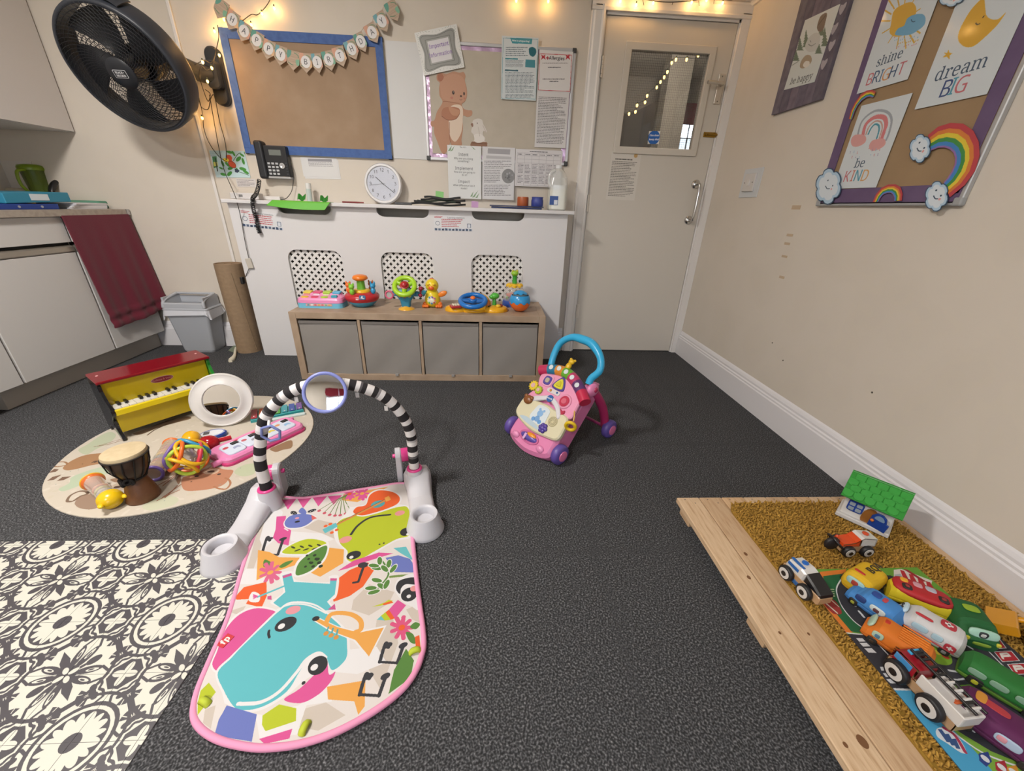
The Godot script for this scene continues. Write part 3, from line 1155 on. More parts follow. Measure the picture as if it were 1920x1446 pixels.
func cover_and_storage():
	var st: SurfaceTool
	var white := hexm("d3d2d4", 0.45)
	# ---------------- radiator cover
	var t := thing("radiator_cover","long white radiator cover with three lattice grilles under the notice boards","radiator cover",Vector3(-0.546,0,BZ))
	var ox := -0.546
	var top := 0.962
	var pts := PackedVector2Array()
	var x0 := -1.5682 - ox
	var x1 := 0.4759 - ox
	pts.append(Vector2(x0, 0))
	pts.append(Vector2(x1, 0))
	pts.append(Vector2(x1, top))
	for n in [[885, 983, 408], [706, 804, 400], [521, 621, 396]]:
		var a := bz(n[0], n[2], CZ).x - ox
		var b := bz(n[1], n[2], CZ).x - ox
		var d := 0.048
		pts.append(Vector2(b, top))
		for i in 6:
			var an := PI / 2 * i / 5
			pts.append(Vector2(b - 0.045 + 0.045 * cos(an), top - d * 0.25 - d * 0.75 * sin(an)))
		for i in 6:
			var an := PI / 2 * (5 - i) / 5
			pts.append(Vector2(a + 0.045 - 0.045 * cos(an), top - d * 0.25 - d * 0.75 * sin(an)))
		pts.append(Vector2(a, top))
	pts.append(Vector2(x0, top))
	var panel := CSGPolygon3D.new()
	panel.polygon = pts
	panel.depth = 0.018
	panel.name = "front_panel"
	panel.material = white
	t.add_child(panel)
	panel.position = Vector3(0, 0, CZ - BZ)
	for cx in [-1.113, -0.538, 0.04]:
		var hole := CSGPolygon3D.new()
		hole.operation = CSGShape3D.OPERATION_SUBTRACTION
		hole.polygon = round_rect(0.335, 0.40, 0.06, 6, Vector2(cx - ox, 0.508))
		hole.depth = 0.05
		hole.name = "grille_opening"
		panel.add_child(hole, true)
		hole.position = Vector3(0, 0, 0.02)
	for cx in [-1.113, -0.538, 0.04]:
		# lattice sheet with real cross-shaped holes
		st = mb()
		var s := 0.0218
		var z := CZ - BZ - 0.0185
		var nx := 17
		var ny := 20
		var gx: float = cx - ox - nx * s / 2
		var gy := 0.295
		for j in ny:
			for i in nx:
				var bxx := gx + i * s
				var byy := gy + j * s
				if (i + j) % 2 == 1:
					quad(st,Vector3(bxx,byy + s,z),Vector3(bxx + s,byy + s,z),Vector3(bxx + s,byy,z),Vector3(bxx,byy,z))
				else:
					var g := [0.0, 0.06, 0.34, 0.66, 0.94, 1.0]
					for v in 5:
						for u in 5:
							if (u == 2 and v >= 1 and v <= 3) or (v == 2 and u >= 1 and u <= 3):
								continue
							var xa: float = bxx + g[u] * s
							var xb: float = bxx + g[u + 1] * s
							var ya: float = byy + g[v] * s
							var yb: float = byy + g[v + 1] * s
							quad(st, Vector3(xa, yb, z), Vector3(xb, yb, z), Vector3(xb, ya, z), Vector3(xa, ya, z))
		obj("lattice", st, hexm("d9d8d6", 0.5), t)
	for sx in [x0 + 0.009, x1 - 0.009]:
		st = mb()
		bx(st, Vector3(sx, top / 2, (CZ - BZ) / 2 - 0.011), Vector3(0.018, top, CZ - BZ - 0.022))
		obj("side_panel", st, white, t)
	st = mb()
	rb(st,Vector3((bz(418,375,-2.6).x + bz(1074,400,-2.6).x) / 2 - ox,0.9725,0.118),Vector3(2.092,0.021,0.234),0.004)
	obj("top_shelf", st, white, t)
	# dark radiator inside
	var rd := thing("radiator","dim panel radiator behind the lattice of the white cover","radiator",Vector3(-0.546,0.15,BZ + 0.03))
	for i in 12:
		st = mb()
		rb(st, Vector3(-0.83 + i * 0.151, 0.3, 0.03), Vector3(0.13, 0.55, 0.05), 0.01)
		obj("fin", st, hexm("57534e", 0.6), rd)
	# ---------------- storage unit, four cubes in a row
	var kx := -1.1415
	var kz := -2.2208
	var wimg := noise_img(256, 0.02, 4, 21, [Color("94806c"), Color("a08b76"), Color("a99580")], 0, 1.0)
	wimg.resize(512, 64)
	wimg.resize(256, 256)
	var wood := tri_mat(wimg, 0.6, 0.5)
	var k := thing("storage_unit","low oak-effect cube shelving unit with four grey fabric boxes","shelf unit",Vector3(kx + 0.7325,0,kz - 0.195))
	for y in [0.019, 0.3975]:
		st = mb()
		rb(st, Vector3(0, y, 0), Vector3(1.389 if y < 0.1 else 1.389, 0.038, 0.39), 0.0015)
		obj("bottom_board" if y < 0.1 else "top_board", st, wood, k)
	for sx in [-0.7135, 0.7135]:
		st = mb()
		rb(st, Vector3(sx, 0.20825, 0), Vector3(0.038, 0.4165, 0.39), 0.0015)
		obj("side_board", st, wood, k)
	for i in 3:
		st = mb()
		rb(st, Vector3(-0.351 + 0.351 * i, 0.20825, 0), Vector3(0.016, 0.3405, 0.385), 0.001)
		obj("divider", st, wood, k)
	for i in 3:
		st = mb()
		var cp := bz([745, 850, 957][i], [703, 706, 708][i], kz)
		rb(st, Vector3(cp.x - kx - 0.7325, 0.039, 0.199), Vector3(0.02, 0.016, 0.008), 0.002)
		obj("clip", st, plastic("8f8d8b", 0.4), k)
	var fab := noise_img(256, 0.3, 2, 31, [Color("7c7874"), Color("87837f"), Color("8d8985")])
	var fm := tri_mat(fab, 0.2, 0.95, fab, 0.3)
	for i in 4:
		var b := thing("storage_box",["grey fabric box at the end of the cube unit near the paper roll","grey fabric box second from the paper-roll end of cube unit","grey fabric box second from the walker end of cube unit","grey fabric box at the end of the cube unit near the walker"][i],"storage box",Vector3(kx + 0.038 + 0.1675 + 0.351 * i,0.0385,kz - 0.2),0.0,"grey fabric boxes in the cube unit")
		st = mb()
		var pull: float = 0.006 * [1.0, 0.0, 0.4, 0.2][i]
		var front := func(u: float, v: float) -> Vector3:
			var x := -0.163 + 0.326 * u
			var y := 0.326 * (1.0 - v)
			return Vector3(x,y,0.186 + pull * u + 0.004 * sin(u * 5.0 + i) * v * (1 - v) * 3.0 + 0.003 * sin(u * 9.0 + v * 7.0 + i * 2.0) * v)
		cloth(st, 16, 12, front, 0.004)
		obj("front_panel", st, fm, b)
		st = mb()
		bx(st, Vector3(-0.162, 0.163, 0), Vector3(0.004, 0.326, 0.36))
		bx(st, Vector3(0.162, 0.163, 0), Vector3(0.004, 0.326, 0.36))
		bx(st, Vector3(0, 0.163, -0.18), Vector3(0.32, 0.326, 0.004))
		bx(st, Vector3(0, 0.003, 0), Vector3(0.32, 0.004, 0.36))
		obj("body", st, fm, b)
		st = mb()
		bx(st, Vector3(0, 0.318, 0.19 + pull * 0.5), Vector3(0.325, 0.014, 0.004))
		obj("shaded_hem", st, hexm("6f6b68", 0.95), b)  # hem strip, its colour darkened for the shade under the top board
	# ---------------- two planning cards on the cover
	var cz := CZ + 0.0006
	var pl := func(x: float, y: float) -> Vector3: return bz(x, y, cz)
	for i in 2:
		var s: Dictionary
		if i == 0:
			s = sheet("planning_card","small printed card stuck under the green folder on the radiator cover","card",pl,[449,392.5],[527,401],[454,424],"d5d6da",1500.0)
		else:
			s = sheet("planning_card","small printed card stuck on the radiator cover under the clock","card",pl,[812.7,403.5],[885,405.5],[814,432],"d5d6da",1500.0)
		var p: Pic = s.pic
		p.use_map = false
		p.rows(0.2, 0.2, 0.78, 0.78, 5, "b5525a", 4 + i, 0.45)
		p.rows(0.02, 0.04, 0.24, 0.2, 2, "b03a44", 8, 0.5)
		p.poly([0, 0.84, 1, 0.84, 1, 1, 0, 1], "c3cad6")
		for q in 11:
			p.poly([0.02 + q * 0.09,0.83 + 0.03 * (q % 3),0.08 + q * 0.09,0.86,0.08 + q * 0.09,0.99,0.02 + q * 0.09,0.99],["3e4f69","56657c","2f3d54"][q % 3])
		p.poly([0.87, 0.5, 0.97, 0.5, 0.97, 0.78, 0.87, 0.78], "5b6a80")
		p.poly([0.885, 0.53, 0.955, 0.53, 0.955, 0.76, 0.885, 0.76], "cdd2da")
		p.disc(Vector2(0.1 * p.w, 0.52 * p.h), 0.06 * p.w, 0.14 * p.h, Color("55637a"))
		p.disc(Vector2(0.1 * p.w, 0.52 * p.h), 0.05 * p.w, 0.11 * p.h, Color("d5d6da"))
		p.use_map = true
		letters(s, "Learning Intentions", 0.0, 0.0, 0.012, "3a3f4c")
		s.node.get_child(0).position = Vector3(0.02, s.h * 0.86, 0.001)
		ink(s, 0.4)

func door_():
	var st: SurfaceTool
	var x0 := 0.6385
	var W := 0.762
	var H := 1.981
	var paint := hexm("c8c2b8", 0.42)
	M.door = paint
	# frame and architrave
	st = mb()
	bb(st, 0.612, x0 - 0.003, 0, 2.015, BZ - 0.12, BZ + 0.004)
	bb(st, x0 + W + 0.003, 1.426, 0, 2.015, BZ - 0.12, BZ + 0.004)
	bb(st, 0.612, 1.426, 1.993, 2.015, BZ - 0.12, BZ + 0.004)
	struct_("trim_6", st, M.white_paint)
	st = mb()
	var ar := v2([0, 0, 0.022, 0, 0.024, 0.012, 0.018, 0.02, 0.018, 0.055, 0.012, 0.064, 0.012, 0.072, 0, 0.076])
	profile_run(st, ar, Vector3(0.545, 2.006, BZ), Vector3(RX, 2.006, BZ), Vector3(0, 0, 1))
	for i in ar.size():
		var p := ar[i]
		var q := ar[(i + 1) % ar.size()]
		var A := Vector3(x0 - 0.014 - p.y, 0, BZ + p.x)
		var B := Vector3(x0 - 0.014 - q.y, 0, BZ + q.x)
		var d := (B - A).cross(Vector3.UP).normalized()
		if d.z < 0:
			d = -d
		quad(st, A, B, B + Vector3(0, 2.03, 0), A + Vector3(0, 2.03, 0), d)
	bb(st, x0 + W + 0.012, RX - 0.001, 0, 2.03, BZ, BZ + 0.018)
	struct_("trim_7", st, M.white_paint)
	# leaf
	var dr := Node3D.new()
	dr.name = "door_1"
	dr.set_meta("kind", "structure")
	add_child(dr)
	dr.position = Vector3(x0, 0.008, BZ)
	var g0 := bz(1160, 276) - dr.position
	var g1 := bz(1331, 101) - dr.position
	st = mb()
	var za := -0.04
	bb(st, 0, g0.x, 0, H, za, 0)
	bb(st, g1.x, W, 0, H, za, 0)
	bb(st, g0.x, g1.x, 0, g0.y, za, 0)
	bb(st, g0.x, g1.x, g1.y, H, za, 0)
	obj("leaf", st, paint, dr)
	st = mb()
	for e in [[g0.x - 0.034,g1.x + 0.034,g0.y - 0.034,g0.y + 0.004],[g0.x - 0.034,g1.x + 0.034,g1.y - 0.004,g1.y + 0.034],[g0.x - 0.034,g0.x + 0.004,g0.y,g1.y],[g1.x - 0.004,g1.x + 0.034,g0.y,g1.y]]:
		rb(st,Vector3((e[0] + e[1]) / 2,(e[2] + e[3]) / 2,0.004),Vector3(e[1] - e[0],e[3] - e[2],0.014),0.004)
	obj("glazing_bead", st, paint, dr)
	st = mb()
	bx(st, Vector3((g0.x + g1.x) / 2, (g0.y + g1.y) / 2, -0.02), Vector3(g1.x - g0.x, g1.y - g0.y, 0.006))
	var gl := mat(Color(0.80, 0.82, 0.80, 0.05), 0.04)
	gl.transparency = BaseMaterial3D.TRANSPARENCY_ALPHA
	obj("pane", st, gl, dr)
	st = mb()
	var n := 42
	for i in n:
		var xx: float = lerpf(g0.x, g1.x, (i + 0.5) / n)
		bx(st, Vector3(xx, (g0.y + g1.y) / 2, -0.0165), Vector3(0.0007, g1.y - g0.y, 0.0007))
	n = 40
	for i in n:
		var yy: float = lerpf(g0.y, g1.y, (i + 0.5) / n)
		bx(st, Vector3((g0.x + g1.x) / 2, yy, -0.0165), Vector3(g1.x - g0.x, 0.0007, 0.0007))
	var wm := obj("wire_mesh", st, hexm("55534f", 0.5, 0.5), dr)
	wm.set_meta("kind", "stuff")
	# hinges
	for hy in [[1127, 127], [1101, 382], [1081, 584]]:
		var hp := bz(hy[0], hy[1])
		st = mb()
		for k in 5:
			lathe(st,[[0.0,0.0],[0.007,0.0],[0.007,0.0],[0.007,0.0195],[0.007,0.0195],[0.0,0.0195]],10,Transform3D(Basis.IDENTITY,Vector3(-0.004,hp.y - 0.058 + k * 0.021,0.008)))
		bx(st, Vector3(0.008, hp.y - 0.006, 0.001), Vector3(0.02, 0.104, 0.002))
		obj("hinge", st, hexm("d3cdc3", 0.4), dr)
	# lever latch
	var lp := bz(1348, 168) - dr.position
	var lv := Node3D.new()
	lv.name = "lever_handle"
	dr.add_child(lv)
	lv.position = Vector3(lp.x, lp.y, 0)
	lv.rotation.z = 0.0
	var alu := hexm("c9c5bd", 0.3, 0.75)
	st = mb()
	rb(st, Vector3(0, 0, 0.005), Vector3(0.04, 0.15, 0.01), 0.004)
	obj("back_plate", st, alu, lv)
	st = mb()
	tube(st,curve([Vector3(0,0.02,0.008),Vector3(0,0.02,0.04),Vector3(-0.02,0.02,0.05),Vector3(-0.1,0.022,0.048)],5),0.009,10)
	obj("lever", st, alu, lv)
	for sy in [-0.062, 0.062]:
		st = mb()
		lathe(st,[[0.0,0.0],[0.004,0.0],[0.003,0.002],[0.0,0.0025]],8,Transform3D(Basis(Vector3(1,0,0),PI / 2),Vector3(0,sy,0.01)))
		obj("screw", st, hexm("77736c", 0.4, 0.8), lv)
	# brass bolt
	var bp := bz(1331, 253) - dr.position
	var brass := hexm("9a7a35", 0.35, 0.9)
	var bo := Node3D.new()
	bo.name = "brass_bolt"
	dr.add_child(bo)
	bo.position = Vector3(bp.x, bp.y, 0)
	st = mb()
	rb(st, Vector3(0, 0, 0.002), Vector3(0.085, 0.028, 0.004), 0.001)
	obj("plate", st, brass, bo)
	st = mb()
	tube(st, [Vector3(-0.035, 0, 0.01), Vector3(0.055, 0, 0.01)], 0.005, 10)
	tube(st, [Vector3(-0.02, 0, 0.012), Vector3(-0.02, 0, 0.026)], 0.004, 8)
	obj("barrel", st, brass, bo)
	# chrome pull
	var a := bz(1305, 346) - dr.position
	var b := bz(1290, 413) - dr.position
	var ch := hexm("c8c8c8", 0.12, 1.0)
	var pu := Node3D.new()
	pu.name = "pull_handle"
	dr.add_child(pu)
	pu.position = Vector3((a.x + b.x) / 2, b.y, 0)
	var dy := a.y - b.y
	for yy in [0.0, dy]:
		st = mb()
		lathe(st,[[0.0,0.0],[0.028,0.0],[0.028,0.004],[0.02,0.012],[0.01,0.014],[0.0,0.014]],20,Transform3D(Basis(Vector3(1,0,0),PI / 2),Vector3(0,yy,0)))
		obj("rose", st, ch, pu)
	st = mb()
	tube(st,curve([Vector3(0,0,0.005),Vector3(0,0.0,0.05),Vector3(0,0.03,0.062),Vector3(0,dy - 0.03,0.062),Vector3(0,dy,0.05),Vector3(0,dy,0.005)],5),0.009,10)
	obj("bar", st, ch, pu)
	# notice below the glass, blue sign on the glass
	var dpl := func(x: float, y: float) -> Vector3: return bz(x, y, BZ + 0.0008)
	var s := sheet("notice","typed white notice stuck on the door under the glass","notice",dpl,[1147,284],[1203,287],[1141,374],"cfcac2",900.0)
	var p: Pic = s.pic
	p.use_map = false
	p.dot(0.82, 0.06, 0.012, "b8955e")
	p.rows(0.15, 0.12, 0.75, 0.17, 1, "55524f", 3, 0.5)
	p.rows(0.06, 0.18, 0.94, 0.93, 22, "6b6864", 5, 0.4)
	ink(s, 0.5)
	var gpl := func(x: float, y: float) -> Vector3: return bz(x, y, BZ - 0.016)
	s = sheet("fire_door_sign","round blue sign on white square stuck to the door glass","sign",gpl,[1217,246],[1238,246],[1215.5,270],"d9d6cf",2400.0,"",0.0006)
	p = s.pic
	p.use_map = false
	p.dot(0.5, 0.5, 0.038, "1f5fae")
	ink(s, 0.4)
	letters(s, "Fire door", 1227, 254, 0.014, "f2f2f2", "Droid Sans", true)
	letters(s, "keep shut", 1226.5, 261.5, 0.014, "f2f2f2", "Droid Sans", true)
	hall()

func hall():
	# the hall beyond the door, seen through the wired glass
	var z0 := BZ - 0.12
	var z1 := -6.1
	var st := mb()
	bb(st, -0.8, 3.4, -0.1, 0, z1 - 0.1, z0)
	struct_("floor_hall", st, hexm("4a4440", 0.9))
	st = mb()
	bb(st, -0.8, 3.4, 2.56, 2.66, z1 - 0.1, z0)
	struct_("ceiling_hall", st, hexm("cfc9c0", 0.9))
	var hw := hexm("8f8880", 0.8)
	var w0 := bz(1272, 282, z1)
	var w1 := bz(1304, 205, z1)
	var wb := w0.y - 0.5
	st = mb()
	bb(st, -0.8, w0.x, 0, 2.56, z1 - 0.1, z1)
	bb(st, w1.x + 0.3, 3.4, 0, 2.56, z1 - 0.1, z1)
	bb(st, w0.x, w1.x + 0.3, 0, wb, z1 - 0.1, z1)
	bb(st, w0.x, w1.x + 0.3, w1.y, 2.56, z1 - 0.1, z1)
	struct_("wall_hall_end", st, hw)
	st = mb()
	bb(st, -0.9, -0.8, 0, 2.56, z1, z0)
	struct_("wall_hall_left", st, hw)
	st = mb()
	bb(st, 3.4, 3.5, 0, 2.56, z1, z0)
	struct_("wall_hall_right", st, hw)
	st = mb()
	bb(st, RX + 0.151, 3.5, 0, 2.56, z0 - 0.1, z0)
	struct_("wall_hall_front", st, hw)
	# leaded window with green bands and a red blind
	var win := Node3D.new()
	win.name = "window_2"
	win.set_meta("kind", "structure")
	add_child(win)
	win.position = Vector3(w0.x, wb, z1 - 0.04)
	var ww := w1.x + 0.3 - w0.x
	var wh := w1.y - wb
	for r in 6:
		for c in 4:
			st = mb()
			bx(st, Vector3((c + 0.5) * ww / 4, (r + 0.5) * wh / 6, 0), Vector3(ww / 4 - 0.006, wh / 6 - 0.006, 0.004))
			var gm := mat(Color(0.25,0.6,0.3,0.55) if (r == 3 or (r == 2 and c == 0)) else Color(0.9,0.94,1.0,0.12),0.1)
			gm.transparency = BaseMaterial3D.TRANSPARENCY_ALPHA
			obj("pane", st, gm, win)
	st = mb()
	for r in 7:
		bx(st, Vector3(ww / 2, r * wh / 6, 0), Vector3(ww, 0.012, 0.012))
	for c in 5:
		bx(st, Vector3(c * ww / 4, wh / 2, 0), Vector3(0.012, wh, 0.012))
	obj("leading", st, hexm("3a3835", 0.6), win)
	st = mb()
	var rb0 := bz(1283, 233, z1 + 0.03)
	bb(st, w0.x - 0.02, w1.x + 0.32, rb0.y, w1.y + 0.06, z1 + 0.02, z1 + 0.03)
	tag(obj("roller_blind",st,hexm("7d1f33",0.8)),"red blind over the leaded window seen through door glass","blind")
	# dark cupboard with a slanting top under the stairs
	st = mb()
	var pp := PackedVector2Array()
	for q in [[1120, 300], [1232, 300], [1230, 190], [1190, 210], [1120, 222]]:
		var v := bz(q[0], q[1], -4.3)
		pp.append(Vector2(v.x, v.y))
	var base_y := 0.0
	pp[0] = Vector2(pp[0].x, base_y)
	pp[1] = Vector2(pp[1].x, base_y)
	plate(st, pp, 0.5, 0, Transform3D(Basis.IDENTITY, Vector3(0, 0, -4.8)))
	tag(obj("stair_cupboard",st,hexm("2a2320",0.7)),"dark brown sloping cupboard in the hall beyond the door glass","cupboard")
	st = mb()
	var ca := bz(1232, 280, -5.2)
	var cb := bz(1272, 280, -5.2)
	bb(st, ca.x, cb.x, 0, 2.56, -5.4, -5.2)
	struct_("wall_hall_pier", st, hexm("8b867d", 0.8))
	# fairy lights in the hall
	var fl := thing("fairy_lights","string of warm fairy lights in the hall beyond the glass","string lights",Vector3(0.9,1.5,-4.0),0.0,"warm fairy lights")
	var path := []
	for q in [[1150,205],[1168,212],[1180,210],[1192,206],[1195,194],[1210,188],[1214,176],[1232,160],[1239,150],[1246,141],[1252,131],[1260,114],[1268,108],[1288,108],[1310,100]]:
		path.append(bz(q[0], q[1], -4.0) - fl.position)
	path.append(Vector3(1.75, 2.558, -4.0) - fl.position)
	st = mb()
	tube(st, curve(path, 3), 0.002, 5)
	obj("wire", st, hexm("2b2a28", 0.6), fl)
	for q in path:
		bulb(fl, q + Vector3(0, -0.012, 0), 0.010, 0.0)
	var l := OmniLight3D.new()  # added lamp with no known source, brightens the hall behind the glass
	l.name = "added_hall_light"
	l.light_energy = 0.9
	l.light_color = Color("fff1e0")
	l.light_size = 0.15
	l.shadow_enabled = true
	l.omni_range = 8.0
	var hl := thing("added_hall_lamp","added round lamp, unseen, lighting the hall beyond the door","lamp",Vector3(1.6,2.5,-4.2))
	st = mb()
	ball(st, Vector3(0, -0.1, 0), Vector3(0.09, 0.09, 0.09))
	obj("globe", st, glow("fff3e2", 1.2), hl)
	st = mb()
	tube(st, [Vector3(0, -0.02, 0), Vector3(0, 0.06, 0)], 0.012, 8)
	obj("stem", st, plastic("d0d0d0"), hl)
	hl.add_child(l)
	l.position = Vector3(0, -0.1, 0)

func bulb(parent: Node, at: Vector3, r: float, e: float):
	var b := mb()
	lathe(b, [[0.0, -r * 1.6], [r * 0.6, -r * 1.2], [r, -r * 0.2], [r * 0.8, r * 0.5], [r * 0.45, r * 0.9]], 10)
	if not M.has("bulb"):
		M.bulb = glow("ffc765", 6.0)
		M.cap = hexm("2c3a2c", 0.5)
	var o := obj("bulb", b, M.bulb, parent)
	o.position = at
	var c := mb()
	lathe(c, [[r * 0.5, 0.0], [r * 0.5, r * 1.5], [0.0, r * 1.5]], 8)
	var cc := obj("bulb_cap", c, M.cap, o)
	cc.position = Vector3(0, r * 0.8, 0)
	if e > 0.0:
		var l := OmniLight3D.new()
		l.name = "bulb_light"
		l.light_energy = e
		l.light_color = Color("ffc070")
		l.light_size = r
		l.shadow_enabled = true
		l.omni_range = 3.0
		o.add_child(l)
func zp(off: float) -> Callable:
	return func(x: float, y: float) -> Vector3: return bz(x, y, BZ + off)
func back_wall_things():
	fan()
	lights_on_wall()
	boards()
	bunting()
	phone()
	shelf_top_things()

func fan():
	var C := Vector3(-1.757, 1.52, -2.40)
	var nz := Vector3(-0.039, -0.471, 0.881).normalized()
	var nx := Vector3.UP.cross(nz).normalized()
	var t := thing("wall_fan", "large black wall fan with round wire grille above the worktop", "fan", C)
	t.basis = Basis(nx, nz.cross(nx), nz)
	var R := 0.255
	var blk := plastic("1b1d22", 0.42)
	var rimm := plastic("2f333b", 0.4)
	var fz := Basis(Vector3(1, 0, 0), PI / 2)       # lathe axis y -> z
	var ax := Transform3D(fz, Vector3.ZERO)
	var st := mb()
	lathe(st,[[R - 0.012,-0.115],[R - 0.004,-0.118],[R + 0.003,-0.10],[R + 0.004,-0.02],[R,0.0],[R - 0.008,0.004],[R - 0.016,0.0],[R - 0.014,-0.02],[R - 0.014,-0.115]],72,ax)
	obj("rim", st, rimm, t)
	# front guard: rings and swept spokes, in a shallow dome
	for side in [1.0, -1.0]:
		st = mb()
		var zf := func(r: float) -> float: return (0.002 + 0.022 * (1.0 - pow(r / R,2.0))) if side > 0 else (-0.112 - 0.03 * (1.0 - pow(r / R,2.0)))
		for k in 13:
			var r := 0.062 + k * 0.0148
			var ring := []
			for i in 64:
				ring.append(Vector3(cos(TAU * i / 64) * r, sin(TAU * i / 64) * r, zf.call(r)))
			tube(st, ring, 0.0013, 4, true)
		var ns := 72 if side > 0 else 48
		for k in ns:
			var a := TAU * k / ns
			var sp := []
			for i in 9:
				var r := lerpf(0.05, R - 0.012, i / 8.0)
				var aa: float = a + side * 0.75 * pow(i / 8.0, 1.2)
				sp.append(Vector3(cos(aa) * r, sin(aa) * r, zf.call(r)))
			tube(st, sp, 0.0014, 4)
		obj("front_guard" if side > 0 else "rear_guard", st, blk, t)
	# blades
	for k in 5:
		st = mb()
		var a0 := TAU * k / 5 + 0.35
		var bl := func(u: float, v: float) -> Vector3:
			var r := lerpf(0.045, 0.222, v)
			var span := lerpf(0.5, 0.92, sin(v * PI * 0.62))
			var a := a0 + (u - 0.5) * span + v * 0.35
			return Vector3(cos(a) * r, sin(a) * r, -0.055 + (u - 0.5) * 0.05 * lerpf(1.0, 0.6, v))
		cloth(st, 10, 8, bl, 0.003)
		obj("blade", st, blk, t)
	st = mb()
	lathe(st,[[0.0,-0.1],[0.05,-0.1],[0.055,-0.05],[0.062,0.012],[0.064,0.02],[0.064,0.02],[0.06,0.026],[0.03,0.031],[0.0,0.032]],40,ax)
	obj("hub", st, plastic("1f2228", 0.4), t)
	st = mb()
	plate(st, round_rect(0.060, 0.032, 0.005), 0.0012, 0, Transform3D(Basis.IDENTITY, Vector3(0, 0, 0.0315)))
	obj("badge", st, hexm("c6c8cc", 0.35), t)
	st = mb()
	plate(st, round_rect(0.056, 0.028, 0.004), 0.0012, 0, Transform3D(Basis.IDENTITY, Vector3(0, 0, 0.032)))
	obj("badge_field", st, hexm("24272d", 0.4), t)
	text("BLACK+",0.0115,hexm("d5d7da",0.4),t,Transform3D(Basis.IDENTITY,Vector3(0,0.006,0.0334)),"Droid Sans",true,0.0006)
	text("DECKER",0.0115,hexm("d5d7da",0.4),t,Transform3D(Basis.IDENTITY,Vector3(0,-0.0065,0.0334)),"Droid Sans",true,0.0006)
	# control pod on top of the rim
	st = mb()
	for i in 9:
		pass
	var pod := func(u: float, v: float) -> Vector3:
		var a := lerpf(1.05, 1.75, u)
		var hgt := 0.028 * sin(clampf(u, 0.02, 0.98) * PI) ** 0.4
		var zz := lerpf(-0.012, -0.11, v)
		return Vector3(cos(a),sin(a),0) * (R + 0.004 + hgt * sin(clampf(v,0.03,0.97) * PI) ** 0.3) + Vector3(0,0,zz)
	cloth(st, 18, 8, pod, 0.004)
	obj("control_pod", st, rimm, t)
	for i in 4:
		st = mb()
		var a := 1.22 + i * 0.12
		ball(st,Vector3(cos(a),sin(a),0) * (R + 0.02) + Vector3(0,0,-0.02),Vector3(0.006,0.006,0.004),Transform3D.IDENTITY,8,6)
		obj("button", st, plastic("5a5f68", 0.4), t)
	# motor, arm and wall plate
	var inv := t.transform.affine_inverse()
	st = mb()
	lathe(st,[[0.0,-0.27],[0.045,-0.265],[0.07,-0.24],[0.078,-0.2],[0.078,-0.13],[0.07,-0.115]],32,ax)
	obj("motor_housing", st, blk, t)
	var wp := bz(412, 146)
	var e0 := Vector3(0, -0.02, -0.22)
	var w0 := inv * (wp + Vector3(-0.01, -0.0, 0.05))
	st = mb()
	tube(st,curve([e0,e0.lerp(w0,0.35) + inv.basis * Vector3(0,0.02,0.05),e0.lerp(w0,0.75),w0],5),0.042,12,false,0.8)
	obj("arm", st, plastic("22252b", 0.45), t)
	st = mb()
	plate(st,round_rect(0.085,0.275,0.04,8),0.03,0.008,inv * Transform3D(Basis.IDENTITY,wp + Vector3(0,0,0.001)))
	plate(st,round_rect(0.07,0.13,0.02,5),0.04,0.006,inv * Transform3D(Basis.IDENTITY,wp + Vector3(0,0,0.03)))
	obj("wall_bracket", st, plastic("1d2026", 0.45), t)

